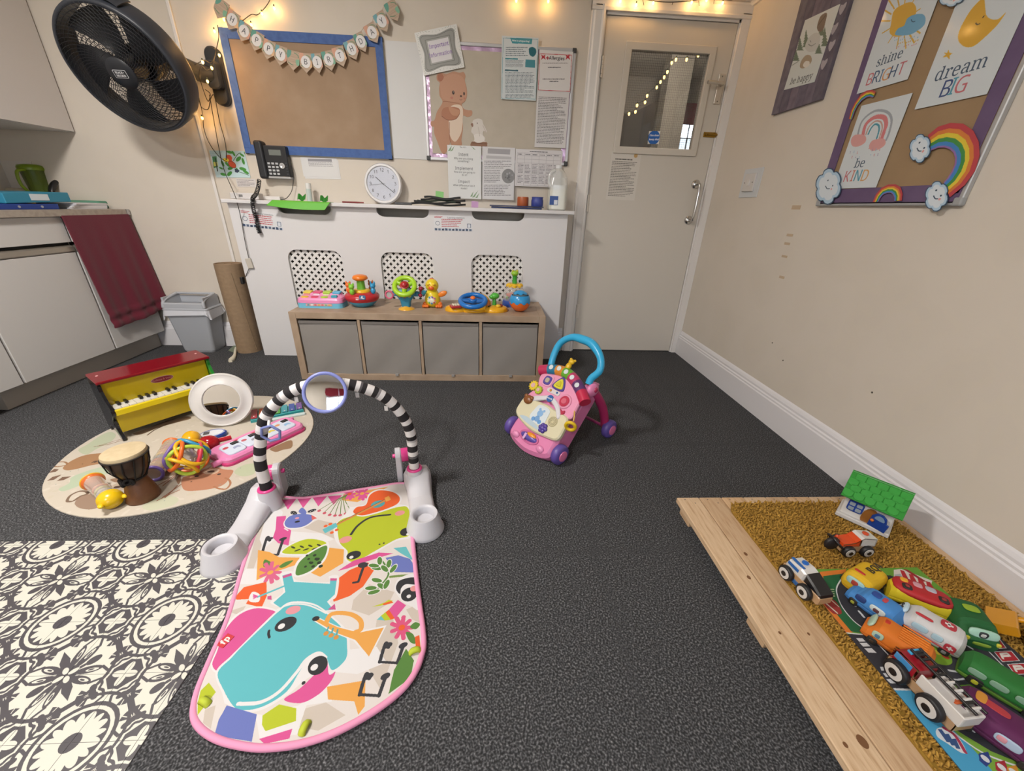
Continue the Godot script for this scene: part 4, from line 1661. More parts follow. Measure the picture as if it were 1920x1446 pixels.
func lights_on_wall():
	var A := Vector3(-1.6, 1.6, BZ)
	var t := thing("fairy_lights","warm fairy lights tangled round the fan bracket and hanging to a battery box","string lights",A,0.0,"warm fairy lights")
	var wire := hexm("2e2b27", 0.6)
	var runs := [
		[[408,47,0.02],[410,70,0.02],[405,95,0.03],[402,108,0.08],[395,118,0.13],[384,113,0.16],[372,118,0.17],[365,122,0.17]],
		[[402,108,0.08],[398,125,0.14],[388,132,0.17],[378,124,0.17],[374,140,0.17],[380,165,0.13],[390,190,0.05],[394,176,0.05],[385,168,0.09]],
		[[372,180,0.10],[377,200,0.06],[390,205,0.03],[395,185,0.03],[402,180,0.03],[411,225,0.015],[420,258,0.015],[424,280,0.015],[424,300,0.015]],
		[[372,180,0.10],[380,215,0.05],[382,240,0.03],[392,268,0.02],[410,293,0.015],[426,304,0.016]],
		[[393,178,0.05],[400,220,0.02],[410,275,0.02],[420,318,0.02],[440,365,0.17],[446,385,0.243],[452,410,0.21],[459,450,0.21],[465,478,0.21],[468,488,0.205]],
	]
	var st := mb()
	for r in runs:
		var p := []
		for q in r:
			p.append(bz(q[0], q[1], BZ + q[2]) - A)
		tube(st, curve(p, 5), 0.0021, 5)
	obj("wire", st, wire, t)
	for q in [[402,58,0.02],[411,103,0.055],[380,116,0.17],[397,127,0.14],[389,152,0.15],[370,181,0.12],[379,221,0.05]]:
		bulb(t, bz(q[0], q[1], BZ + q[2] + 0.008) - A, 0.0065, 0.006)
	st = mb()
	var cb := bz(468, 494, CZ + 0.008) - A
	rb(st, Vector3.ZERO, Vector3(0.034, 0.062, 0.014), 0.004, Transform3D(Basis(Vector3(0, 0, 1), 0.12), cb))
	obj("battery_box", st, plastic("bdb7ad", 0.5), t)
	st = mb()
	var pg := [bz(467, 503, CZ + 0.008) - A, bz(462, 515, CZ + 0.006) - A, bz(460, 522, CZ - 0.01) - A]
	tube(st, curve(pg, 4), 0.002, 5)
	rb(st, bz(459, 526, CZ - 0.02) - A + Vector3(-0.014, 0, 0), Vector3(0.018, 0.045, 0.03), 0.006)
	obj("plug", st, plastic("1c1c1e", 0.4), t)
	# run above the bunting
	var B := Vector3(-1.25, 1.95, BZ)
	t = thing("fairy_lights","warm fairy lights rising from the H of the bunting to the rail","string lights",B,0.0,"warm fairy lights")
	st = mb()
	var p2 := []
	for q in [[452, 42], [460, 35], [472, 27], [482, 28], [492, 20], [503, 6], [512, -12], [530, -30]]:
		p2.append(bz(q[0], q[1], BZ + 0.012) - B)
	tube(st, curve(p2, 5), 0.0021, 5)
	obj("wire", st, wire, t)
	for q in [[420, 36], [471, 46], [491, 25], [514, 15]]:
		bulb(t, bz(q[0], q[1], BZ + 0.022) - B, 0.0065, 0.006)
	# run along the rail over the door
	var D := Vector3(0.9, 2.08, BZ)
	t = thing("fairy_lights","warm fairy lights looped along the rail over the door","string lights",D,0.0,"warm fairy lights")
	st = mb()
	p2 = []
	for q in [[940,-14],[960,-6],[985,-8],[1010,-4],[1035,-6],[1080,-10],[1130,-12],[1170,-8],[1205,-2],[1235,3],[1262,4],[1290,2],[1322,-2],[1345,-4],[1372,0],[1400,-10],[1440,-14]]:
		p2.append(bz(q[0], q[1], BZ + 0.034) - D)
	tube(st, curve(p2, 4), 0.0021, 5)
	for q in [[1205, -2, 1207, 10], [1262, 4, 1260, 9], [1310, 1, 1311, 11], [1340, -4, 1338, 7]]:
		tube(st, [bz(q[0], q[1], BZ + 0.034) - D, bz(q[2], q[3], BZ + 0.036) - D], 0.0016, 5)
	obj("wire", st, wire, t)
	for q in [[968, 1], [1028, 2], [1163, 2], [1193, 9], [1225, 5], [1297, 4], [1325, 0], [1355, 5], [1443, 0]]:
		bulb(t, bz(q[0], q[1], BZ + 0.042) - D, 0.0065, 0.006)

func board_frame(t: Node3D,w: float,h: float,m: Material,fw := 0.014,d := 0.018,corner: Material = null):
	for e in [[0.0,fw / 2,w,fw],[0.0,h - fw / 2,w,fw],[-w / 2 + fw / 2,h / 2,fw,h - 2 * fw],[w / 2 - fw / 2,h / 2,fw,h - 2 * fw]]:
		var st := mb()
		rb(st, Vector3(e[0], e[1], d / 2), Vector3(e[2], e[3], d), 0.004)
		obj("frame_bar", st, m, t)
	if corner:
		for sx in [-1, 1]:
			for sy in [0, 1]:
				var st := mb()
				rb(st,Vector3(sx * (w / 2 - 0.012),0.012 if sy == 0 else h - 0.012,d / 2 + 0.0006),Vector3(0.027,0.027,d + 0.002),0.006)
				obj("corner_cap", st, corner, t)

func boards():
	var st: SurfaceTool
	var alu := hexm("b4b6ba", 0.35, 0.6)
	# ---------------- birthday board: brown paper, blue border
	var x0 := -1.497
	var x1 := -0.6175
	var y0 := 1.236
	var y1 := 1.832
	var w := x1 - x0
	var h := y1 - y0
	var t := thing("notice_board","brown paper notice board with blue border behind the birthday bunting","notice board",Vector3((x0 + x1) / 2,y0,BZ))
	board_frame(t, w, h, alu, 0.014, 0.016, hexm("3a3f48", 0.5))
	var kim := noise_img(256, 0.012, 4, 41, [Color("957c63"), Color("9b8269"), Color("a28a72")])
	var kb := noise_img(256, 0.02, 3, 43, [Color("6f6f6f"), Color("909090")])
	var km := tri_mat(kim, 0.7, 0.7, kb, 0.5)
	M.board_kraft = km
	st = mb()
	bx(st, Vector3(0, h / 2, 0.0075), Vector3(w - 0.03, h - 0.03, 0.015))
	obj("backing_paper", st, km, t)
	var blue := tri_mat(noise_img(128,0.04,3,44,[Color("3d5c98"),Color("4666a3"),Color("3a5892")]),0.3,0.7)
	for e in [[0.0,0.026,w - 0.002,0.046,0.0175],[0.0,h - 0.025,w - 0.002,0.046,0.0175],[-w / 2 + 0.022,h / 2,0.042,h - 0.06,0.0185],[w / 2 - 0.022,h / 2,0.042,h - 0.06,0.0185]]:
		st = mb()
		rb(st, Vector3(e[0], e[1], e[4]), Vector3(e[2], e[3], 0.003), 0.001)
		obj("border_strip", st, blue, t)
	# ---------------- plain white sheet between the boards
	var s := sheet("white_panel","plain white sheet on the wall between the two notice boards","sheet",zp(0.001),[722,76],[797,81],[739,297],"cfd0d1",200.0,"",0.003)
	ink(s, 0.5)
	# ---------------- information board
	x0 = -0.405
	x1 = 0.478
	y0 = 1.243
	y1 = 1.832
	w = x1 - x0
	h = y1 - y0
	t = thing("notice_board","silver framed notice board with pink foil border and beige paper","notice board",Vector3((x0 + x1) / 2,y0,BZ))
	board_frame(t, w, h, hexm("c3c4c8", 0.35, 0.5), 0.018, 0.018, hexm("3b3d40", 0.5))
	st = mb()
	var fo := func(u: float, v: float) -> Vector3:
		var q := 0.0015 * (sin(u * 57.0) * cos(v * 41.0) + sin(u * 131.0 + v * 90.0) * 0.6)
		return Vector3(-w / 2 + 0.012 + (w - 0.024) * u, h - 0.012 - (h - 0.024) * v, 0.009 + q)
	cloth(st, 70, 48, fo, 0.002)
	obj("foil_border", st, hexm("cdb0d0", 0.25, 0.35), t)
	st = mb()
	bx(st, Vector3(-0.005, h / 2, 0.0135), Vector3(w - 0.085, h - 0.075, 0.002))
	obj("backing_paper",st,tri_mat(noise_img(128,0.03,3,46,[Color("b5ad9f"),Color("bbb3a6")]),0.4,0.75),t)
	var P := zp(0.0225)
	# bear and rabbit cut-outs
	bear()
	# sign: Important Information
	s = sheet("sign_card","grey ornate frame sign reading Important Information, tilted","sign",P,[777,62],[856,45],[801,141],"d9dad8",1100.0,"",0.002)
	var p: Pic = s.pic
	p.use_map = false
	for q in 60:
		var a := TAU * q / 60
		var r := Vector2(clampf(cos(a) * 0.7, -0.46, 0.46), clampf(sin(a) * 0.7, -0.46, 0.46)) + Vector2(0.5, 0.5)
		p.line([r.x,r.y,r.x + 0.04 * cos(a * 5),r.y + 0.05 * sin(a * 7)],0.0015,["7f9a92","8c8f8c","a9b3ae"][q % 3])
	p.blob([0.1, 0.1, 0.5, 0.13, 0.9, 0.08, 0.88, 0.5, 0.92, 0.9, 0.5, 0.88, 0.08, 0.92, 0.12, 0.5], "8f918e")
	p.line([0.13,0.13,0.5,0.16,0.87,0.12,0.85,0.5,0.88,0.87,0.5,0.85,0.12,0.88,0.15,0.5],0.002,"5e605e",true,true)
	p.poly([0.2, 0.2, 0.8, 0.2, 0.8, 0.8, 0.2, 0.8], "6f716f")
	p.poly([0.215, 0.215, 0.785, 0.215, 0.785, 0.785, 0.215, 0.785], "9a9c99")
	p.poly([0.25, 0.25, 0.75, 0.25, 0.75, 0.75, 0.25, 0.75], "d4d3d8")
	p.use_map = true
	ink(s, 0.4)
	for e in [["Important", 0.62], ["Information", 0.42]]:
		text(e[0],0.0245,plastic("7b4fa8",0.6),s.node,Transform3D(Basis.IDENTITY,Vector3(0,s.h * e[1],s.t + 0.0004)),"Droid Sans",false,0.0004)
	# safeguarding poster in a clear sleeve
	s = sheet("poster","white and teal printed poster in a clear sleeve on silver board","poster",zp(0.024),[941,67],[1010,71],[939.5,186],"ced6da",900.0)
	p = s.pic
	p.region(760, 0, 0.2906)
	p.poly([675, 243, 820, 250, 815, 285, 690, 280], "4f97a3")
	p.blob([800, 310, 822, 304, 842, 318, 843, 345, 825, 366, 803, 355, 797, 330], "2f6b78")
	p.poly([776, 385, 838, 388, 836, 437, 773, 434], "4c8e9b")
	p.poly([645, 374, 726, 377, 726, 386, 645, 383], "4c8e9b")
	p.poly([643, 448, 728, 451, 727, 461, 642, 458], "4c6e7b")
	for e in [[648,300,790,365,5],[646,388,765,436,6],[644,464,835,600,15],[644,606,830,632,3]]:
		p.rows(e[0], e[1], e[2], e[3], e[4], "74808a", int(e[1]), 0.4)
	p.line([632, 245, 854, 256, 842, 640, 622, 634], 0.002, "5d9aa8", false, true)
	ink(s, 0.15)
	letters(s, "What is safeguarding?", 977, 77, 0.0095, "e6eef0", "Droid Sans", true)
	# allergies notice
	s = sheet("poster","white allergies notice with red border and red apron figures","poster",P,[1011.5,93],[1075,97],[1008,170],"d6d4d4",900.0)
	p = s.pic
	p.line([868, 347, 1073, 356, 1062, 592, 858, 582], 0.0025, "b63b45", false, true)
	p.region(760, 0, 0.2906)
	p.line([868, 347, 1073, 356, 1062, 590, 858, 581], 0.0025, "b63b45", false, true)
	for cx in [890, 1048]:
		p.blob([cx - 14,352,cx,360,cx + 14,352,cx + 10,368,cx + 15,386,cx,376,cx - 14,386,cx - 9,368],"b5323d")
	p.poly([908, 371, 928, 372, 928, 378, 908, 377], "9b2b36")
	p.poly([915, 364, 921, 364, 921, 385, 915, 385], "9b2b36")
	p.rows(885, 402, 1055, 414, 1, "8a8788", 3, 0.4)
	p.rows(920, 430, 1005, 440, 1, "55565a", 4, 0.5)
	p.rows(885, 505, 1035, 516, 1, "7a7779", 5, 0.5)
	p.rows(930, 520, 990, 530, 1, "4a4a4e", 6, 0.5)
	ink(s, 0.4)
	letters(s, "Allergies", 1044, 109.5, 0.0215, "3b3237", "Droid Sans", true)
	# long text sheet
	s = sheet("paper_sheet","long white typed sheet under the allergies notice","paper",zp(0.021),[1007,169],[1068,172],[994,275.5],"cfcdce",900.0)
	s.pic.use_map = false
	s.pic.rows(0.06, 0.1, 0.94, 0.93, 30, "6e6d70", 12, 0.42)
	ink(s, 0.4)
	# Intent / Implement / Impact
	s = sheet("poster","white poster with Intent, Implement, Impact and green leaves","poster",zp(0.0235),[838.5,271.7],[902.4,274.6],[839.5,371.4],"d6d9da",900.0)
	p = s.pic
	p.region(760, 0, 0.2906)
	for e in [[275,975,300,938,292,972],[290,978,318,940,306,970],[420,938,440,962,428,950],[430,945,455,968,440,962],[418,1270,440,1235,432,1268],[430,1275,470,1228,447,1272],[452,1276,478,1245,464,1277]]:
		p.poly(e, "7c9b78")
	ink(s, 0.35)
	for e in [["The 3 I's",868,276.5,0.011],["Intent",869,290,0.0225],["Why are you doing",869,297.5,0.014],["something?",869,302.5,0.014],["Implement",870,316,0.0225],["How are you going to",871,323,0.014],["do it?",871,328.5,0.014],["Impact",870,340.5,0.0225],["What difference has it",870,348,0.014],["made?",870,353.5,0.014]]:
		letters(s, e[0], e[1], e[2], e[3], "3e444a")
	# sheet with a picture of the moon
	s = sheet("paper_sheet","white typed sheet with a grey moon picture","paper",zp(0.0225),[904.4,274.6],[966.3,277.5],[904,373.4],"cdcdd0",900.0)
	p = s.pic
	p.region(760, 0, 0.2906)
	p.poly([533, 957, 677, 964, 675, 997, 531, 991], "9b9a9e")
	p.poly([523, 1003, 684, 1012, 683, 1030, 522, 1022], "b0afb3")
	p.rows(510, 1035, 690, 1090, 5, "77767b", 3, 0.4)
	p.rows(508, 1095, 615, 1180, 8, "77767b", 4, 0.4)
	p.rows(508, 1190, 685, 1265, 7, "77767b", 5, 0.4)
	p.dot(664, 1137, 0.041, "7d7c7d")
	for k in 14:
		p.dot(664 + 28 * cos(k * 2.4) * (k / 14.0),1137 + 32 * sin(k * 2.4) * (k / 14.0),0.003 + 0.0012 * (k % 4),["5c5b5c","98979a","6b6a6c"][k % 3])
	ink(s, 0.35)
	# timetable grid
	s = sheet("paper_sheet","white printed weekly table behind the milk bottle","paper",zp(0.0205),[967,279],[1055,283],[965,348.7],"cfcdd0",900.0)
	p = s.pic
	p.use_map = false
	p.rows(0.3, 0.03, 0.7, 0.08, 1, "55545a", 3, 0.5)
	for k in 6:
		var yy: float = [0.1, 0.17, 0.26, 0.36, 0.66, 0.97][k]
		p.line([0.04, yy, 0.97, yy], 0.001, "8a8890", false)
	for k in 7:
		var xx := 0.04 + k * 0.155
		p.line([xx, 0.1, xx, 0.97], 0.001, "8a8890", false)
		if k < 6:
			p.rows(xx + 0.015, 0.38, xx + 0.14, 0.64, 7, "77757c", 30 + k, 0.45)
			p.rows(xx + 0.015, 0.68, xx + 0.14, 0.92, 6, "77757c", 40 + k, 0.45)
			p.rows(xx + 0.015, 0.11, xx + 0.12, 0.16, 1, "55545a", 50 + k, 0.5)
	ink(s, 0.4)
	# small green sticky note
	s = sheet("sticky_note","pale green sticky note on the wall above the black straps","note",zp(0.0008),[817,358],[832,360],[815.5,372],"8cc97e",300.0)
	ink(s, 0.6)
	# bird picture, address note, papers under the blue board
	s = sheet("picture","colourful leaf picture with a red and yellow bird","picture",zp(0.002),[392,282],[458,283],[403,332.5],"b9d3d9",1000.0)
	p = s.pic
	p.region(390, 240, 0.14526)
	p.rows(25, 292, 200, 365, 6, "7fa9bd", 5, 0.4)
	p.poly([55, 370, 110, 365, 130, 500, 75, 520], "3f7d4f")
	p.poly([70, 440, 120, 440, 125, 490, 78, 495], "c9c95e")
	p.line([95, 395, 125, 555], 0.006, "1f2b22", false)
	for q in [[275,310,40,0.3],[330,330,34,1.2],[395,400,46,-0.6],[455,430,40,1.5],[440,350,30,0.6],[250,470,36,0.9],[290,520,40,-0.3],[450,530,46,0.2],[490,570,40,0.5],[190,460,36,1.4],[200,600,40,0.2],[280,590,44,-0.6],[380,540,30,1.0],[170,520,26,0.4],[480,330,24,1.2]]:
		p.disc(p.pt(q[0], q[1]), q[2] * 0.45, q[2] * 0.2, Color("3e8a35"), q[3])
	p.line([330, 420, 380, 345, 420, 320], 0.003, "35553a")
	p.line([380, 560, 470, 590, 525, 610], 0.003, "35553a")
	p.blob([240,355,285,350,312,385,310,420,350,455,365,500,335,520,290,500,265,455,270,425,250,400],"d2552f")
	p.line([262, 440, 300, 430, 345, 460, 360, 505, 325, 515, 280, 490], 0.002, "5c2418", true, true)
	p.blob([195, 395, 240, 390, 270, 410, 262, 436, 225, 440, 200, 420], "e5cf2d")
	p.poly([345, 525, 410, 545, 385, 580, 350, 570], "2b3550")
	ink(s, 0.5)
	s = sheet("address_note","small typed white note under the bird picture","note",zp(0.001),[441.6,335],[478.6,336],[444.5,350],"cdc9c9",1200.0)
	s.pic.use_map = false
	s.pic.rows(0.05, 0.08, 0.95, 0.92, 5, "6d6a6e", 3, 0.4)
	ink(s, 0.5)
	for i in 2:
		s = sheet("paper_sheet",["plain back sheet of the pair below the blue-bordered board","printed white half sheet below the blue-bordered board"][i],"paper",zp(0.0008 + 0.0012 * i),[563 + 3 * (1 - i),295 + 4 * (1 - i)],[631 + 3 * (1 - i),296.5 + 4 * (1 - i)],[568 + 3 * (1 - i),331 + 4 * (1 - i)],"d5d5d6",900.0)
		if i == 1:
			p = s.pic
			p.use_map = false
			p.poly([0.2, 0.06, 0.86, 0.06, 0.86, 0.2, 0.2, 0.2], "8d8c92")
			p.rows(0.2, 0.22, 0.88, 0.46, 4, "9a999e", 4, 0.5)
		ink(s, 0.5)

func cutout(n: String,label: String,cat: String,plane: Callable,outline: Array,reg: Array,bg: String,ppm := 1000.0,thick := 0.0015,smoothed := true) -> Dictionary:
	# a flat shape cut out of card along an outline read off the photo; lies parallel to the plane, origin at its foot
	var W := []
	for i in range(0, outline.size() - 1, 2):
		W.append(plane.call(reg[0] + outline[i] * reg[2], reg[1] + outline[i + 1] * reg[2]))
	var nrm: Vector3 = (plane.call(900.0,300.0) - plane.call(1000.0,300.0)).cross(plane.call(1000.0,200.0) - plane.call(1000.0,300.0)).normalized()
	var right := (Vector3.UP).cross(Vector3(0,0,1)) if absf(W[0].z - W[2].z) < 1e-4 and absf(W[1].z - W[0].z) < 1e-4 else Vector3(0,0,1)
	var lo := 1e9
	var cx := 0.0
	for q in W:
		lo = min(lo, q.y)
		cx += q.dot(right) / W.size()
	var o := MeshInstance3D.new()
	put(o, n, null)
	tag(o, label, cat)
	var base: Vector3 = W[0] - right * (W[0].dot(right) - cx) - Vector3.UP * (W[0].y - lo)
	o.transform = Transform3D(Basis(right, Vector3.UP, right.cross(Vector3.UP)), base)
	var inv := o.transform.affine_inverse()
	var pp := PackedVector2Array()
	for q in W:
		var l: Vector3 = inv * q
		pp.append(Vector2(l.x, l.y))
	if smoothed:
		pp = smooth2(pp, 4)
	var r := Rect2(pp[0], Vector2.ZERO)
	for q in pp:
		r = r.expand(q)
	var st := mb()
	plate(st, pp, thick, 0.0, Transform3D.IDENTITY, false, r)
	o.mesh = st.commit()
	var p := Pic.new(int(max(16, r.size.x * ppm)), int(max(16, r.size.y * ppm)), bg)
	p.ppm = ppm
	p.use_map = true
	p.region(reg[0], reg[1], reg[2])
	p.mp = func(q: Vector2) -> Vector2:
		var l: Vector3 = inv * plane.call(q.x, q.y)
		return Vector2((l.x - r.position.x) / r.size.x, 1.0 - (l.y - r.position.y) / r.size.y)
	return {"node": o, "pic": p, "plane": plane, "w": r.size.x, "h": r.size.y, "t": thick}

func bear():
	var R := [760.0, 0.0, 0.2906]
	var s := cutout("bear_cutout","watercolour brown bear paper cut-out standing on the beige board","cut-out",zp(0.0145),[205,480,235,470,265,478,310,462,350,470,375,465,388,490,384,520,396,570,398,620,385,655,365,672,375,700,405,712,430,715,428,745,400,755,372,750,372,830,362,900,362,938,300,938,290,920,262,985,235,985,205,910,186,860,185,820,168,815,165,785,188,775,205,720,240,660,222,620,218,570,222,535,203,515],R,"b3876d",1000.0)
	var p: Pic = s.pic
	p.blob([230, 520, 300, 475, 370, 500, 392, 570, 390, 630, 360, 665, 300, 655, 245, 640, 228, 590], "bb8f76")
	p.blob([210, 486, 235, 478, 248, 500, 232, 525, 212, 515], "a36a52")
	p.blob([285, 700, 330, 675, 370, 700, 368, 820, 350, 880, 320, 915, 290, 880, 280, 800], "d6c3b1")
	p.blob([245, 700, 300, 690, 345, 700, 352, 730, 330, 765, 280, 775, 235, 750], "a9745a")
	p.blob([280, 690, 330, 705, 350, 715, 340, 745, 300, 740], "b98a6d")
	p.line([235, 750, 275, 775, 325, 768, 350, 735], 0.003, "7f5240")
	p.line([285, 790, 285, 880, 295, 925], 0.003, "8a5a46")
	p.line([240, 660, 260, 655, 350, 668], 0.002, "8a5a46")
	p.dot(310, 598, 0.007, "3a2b28", 0.0095)
	p.dot(379, 605, 0.005, "3a2b28", 0.008)
	p.dot(312, 594, 0.002, "dcd2ca")
	p.dot(359, 621, 0.006, "4a332c", 0.0045)
	p.line([350, 640, 358, 646, 368, 641], 0.0015, "5a3d33")
	p.dot(300, 632, 0.009, "b87a68", 0.006)
	p.dot(382, 636, 0.006, "b87a68", 0.005)
	ink(s, 0.6)
	s = cutout("rabbit_cutout","small white rabbit cut-out on a tree stump beside the bear","cut-out",zp(0.0145),[428,945,426,918,445,905,440,870,425,850,430,820,420,800,432,792,440,775,470,765,495,775,502,800,518,830,525,855,505,845,500,870,514,890,512,910,528,922,526,945],R,"cfcac5",1200.0)
	p = s.pic
	p.poly([420, 912, 530, 918, 530, 950, 420, 950], "8a6651")
	p.line([430, 922, 520, 928], 0.003, "6b4a3a", false)
	p.blob([445, 870, 480, 865, 508, 885, 506, 912, 475, 922, 447, 912], "d9d5d1")
	p.line([470, 820, 476, 850, 480, 880], 0.002, "a79f99")
	p.line([500, 810, 512, 835, 520, 852], 0.003, "b9a7a0")
	p.dot(464, 795, 0.003, "3b3232")
	p.blob([422, 800, 435, 795, 438, 815, 426, 820], "8a6a5a")
	ink(s, 0.6)

func bunting():
	var P := zp(0.034)
	var Z := [[60,70,""],[150,160,"H"],[245,252,"A"],[345,325,"P"],[440,392,"P"],[537,440,"Y"],[637,478,""],[738,498,"B"],[830,500,"I"],[922,480,"R"],[1010,448,"T"],[1105,395,"H"],[1178,335,"D"],[1268,262,"A"],[1345,172,"Y"],[1432,85,""]]
	var c := []
	for q in Z:
		c.append(P.call(400 + q[0] * 0.2351, q[1] * 0.2351))
	var root: Vector3 = c[7]
	var t := thing("bunting","happy birthday bunting of wood-print paper flags across the blue-bordered board","bunting",root)
	var st := mb()
	var cord := []
	var mats := []
	for v in 3:
		var p := Pic.new(96, 140, "b5a08c")
		p.ppm = 96.0
		for k in 12:
			p.line([0.0, 0.03 + k * 0.085, 1.0, 0.05 + k * 0.083], 0.02, ["a08b78", "c2b09c", "ab9682"][k % 3], false)
		p.blob([0.0, 0.05, 0.35, 0.0, 0.3, 0.25, 0.05, 0.4], ["5f9a8c", "cf9e86", "6fa3ad"][v])
		p.blob([0.7, 0.45, 1.0, 0.4, 1.0, 0.65, 0.8, 0.7], ["7fae93", "d9b58f", "cc9a86"][v])
		p.line([0.1, 0.62, 0.35, 0.7, 0.5, 0.72], 0.05, "4f7f62")
		p.line([0.6, 0.1, 0.85, 0.16, 0.95, 0.3], 0.05, "5c8a6c")
		mats.append(pic_mat(p.im, 0.65))
	var wm := hexm("dad9da", 0.6)
	var ink_m := hexm("3c3c44", 0.6)
	for i in c.size():
		var a: Vector3 = c[max(i - 1, 0)]
		var b: Vector3 = c[min(i + 1, c.size() - 1)]
		var ang := atan2(b.y - a.y, b.x - a.x) * 0.75
		var fw := 0.066
		var fh := 0.088
		if i == 12 or i == 8:
			fw = 0.055
		var xf := Transform3D(Basis(Vector3(0, 0, 1), ang).rotated(Vector3(1, 0, 0), -0.06), c[i] - root)
		st = mb()
		plate(st,v2([-fw / 2,0.042,fw / 2,0.042,fw / 2,-0.018,0,-0.018 - 0.032,-fw / 2,-0.018]),0.0012,0)
		var f := obj("flag", st, mats[i % 3], t)
		f.transform = xf
		cord.append(c[i] - root + xf.basis * Vector3(-fw * 0.4, 0.04, -0.001))
		cord.append(c[i] - root + xf.basis * Vector3(fw * 0.4, 0.04, -0.001))
		if Z[i][2] != "":
			st = mb()
			plate(st, circle2(0.0255, 28, 0.028), 0.0006, 0, Transform3D(Basis.IDENTITY, Vector3(0, 0.002, 0.0012)))
			obj("disc", st, wm, f)
			text(Z[i][2],0.034,ink_m,f,Transform3D(Basis.IDENTITY,Vector3(0,0.002,0.0021)),"Droid Sans",false,0.0005)
	st = mb()
	tube(st, cord, 0.0012, 5)
	obj("cord", st, hexm("b9a58f", 0.8), t)

func phone():
	var z := BZ + 0.05
	var a := bz(489, 272, z)
	var b := bz(546, 336, z)
	var w := b.x - a.x
	var h := a.y - b.y
	var t := thing("desk_phone","black office telephone with handset mounted on the wall below blue-bordered board","telephone",Vector3((a.x + b.x) / 2,b.y,BZ))
	var blk := plastic("1a1c21", 0.4)
	var st := mb()
	rb(st, Vector3(0, h / 2, 0.03), Vector3(w, h, 0.05), 0.006)
	obj("body", st, blk, t)
	st = mb()
	rb(st, Vector3(0.0, 0.006, 0.032), Vector3(w + 0.002, 0.012, 0.05), 0.003)
	obj("silver_strip", st, hexm("b5b7bb", 0.3, 0.4), t)
	st = mb()
	rb(st, Vector3(0.005, h * 0.79, 0.055), Vector3(w * 0.5, h * 0.17, 0.004), 0.001)
	obj("screen", st, hexm("6f7572", 0.2), t)
	for r in 4:
		for c in 3:
			st = mb()
			rb(st,Vector3(-w * 0.30 + c * w * 0.165,h * 0.46 - r * h * 0.105,0.056),Vector3(w * 0.11,h * 0.06,0.004),0.001)
			obj("key", st, plastic("b9bbc0", 0.5), t)
	st = mb()
	lathe(st,[[0.0,0.0],[0.016,0.0],[0.016,0.0],[0.015,0.003],[0.007,0.003],[0.006,0.002],[0.0,0.002]],20,Transform3D(Basis(Vector3(1,0,0),PI / 2),Vector3(w * 0.24,h * 0.40,0.0545)))
	obj("navigation_ring", st, hexm("c9cacc", 0.25, 0.5), t)
	for r in 5:
		st = mb()
		rb(st, Vector3(w * 0.42, h * 0.48 - r * h * 0.085, 0.056), Vector3(w * 0.06, h * 0.03, 0.003), 0.001)
		obj("side_key", st, plastic("3a3d44", 0.4), t)
	# handset at the side
	var ha := bz(469, 265, z + 0.02)
	var hb := bz(497, 338, z + 0.02)
	var hx := (ha.x + bz(489, 265, z + 0.02).x) / 2 - t.position.x + 0.004
	st = mb()
	var hh := ha.y - hb.y
	rb(st, Vector3(hx, hh / 2 - 0.004, 0.05), Vector3(0.05, hh, 0.042), 0.014, Transform3D.IDENTITY, 3)
	rb(st, Vector3(hx, hh - 0.032, 0.032), Vector3(0.05, 0.055, 0.05), 0.014)
	rb(st, Vector3(hx, 0.03, 0.032), Vector3(0.05, 0.055, 0.05), 0.014)
	obj("handset", st, plastic("202329", 0.42), t)
	# curly cord
	var pp := []
	for q in [[486,338,0.07],[484,352,0.1],[480,364,0.16],[474,372,0.246],[474,385,0.25],[477,400,0.215],[481,414,0.215],[483,427,0.215],[487,437,0.216]]:
		pp.append(bz(q[0], q[1], BZ + q[2]) - t.position)
	var path := curve(pp, 14)
	var coil := []
	for i in path.size():
		var tt: Vector3 = (path[min(i + 1, path.size() - 1)] - path[max(i - 1, 0)]).normalized()
		var sx := tt.cross(Vector3(0, 0, 1)).normalized()
		var sy := sx.cross(tt)
		for k in 3:
			var an := TAU * (i * 3 + k) / 9.0
			coil.append(path[i] + sx * cos(an) * 0.0095 + sy * sin(an) * 0.0095)
	st = mb()
	tube(st, coil, 0.0026, 5)
	obj("curly_cord", st, plastic("16171a", 0.4), t)
	st = mb()
	pp = []
	for q in [[545,310,0.03],[549,325,0.03],[550,340,0.03],[547,358,0.03],[539,370,0.05],[531,374,0.07],[524,374.5,0.07]]:
		pp.append(bz(q[0], q[1], BZ + q[2]) - t.position)
	tube(st, curve(pp, 5), 0.002, 5)
	obj("line_cord", st, plastic("232427", 0.5), t)

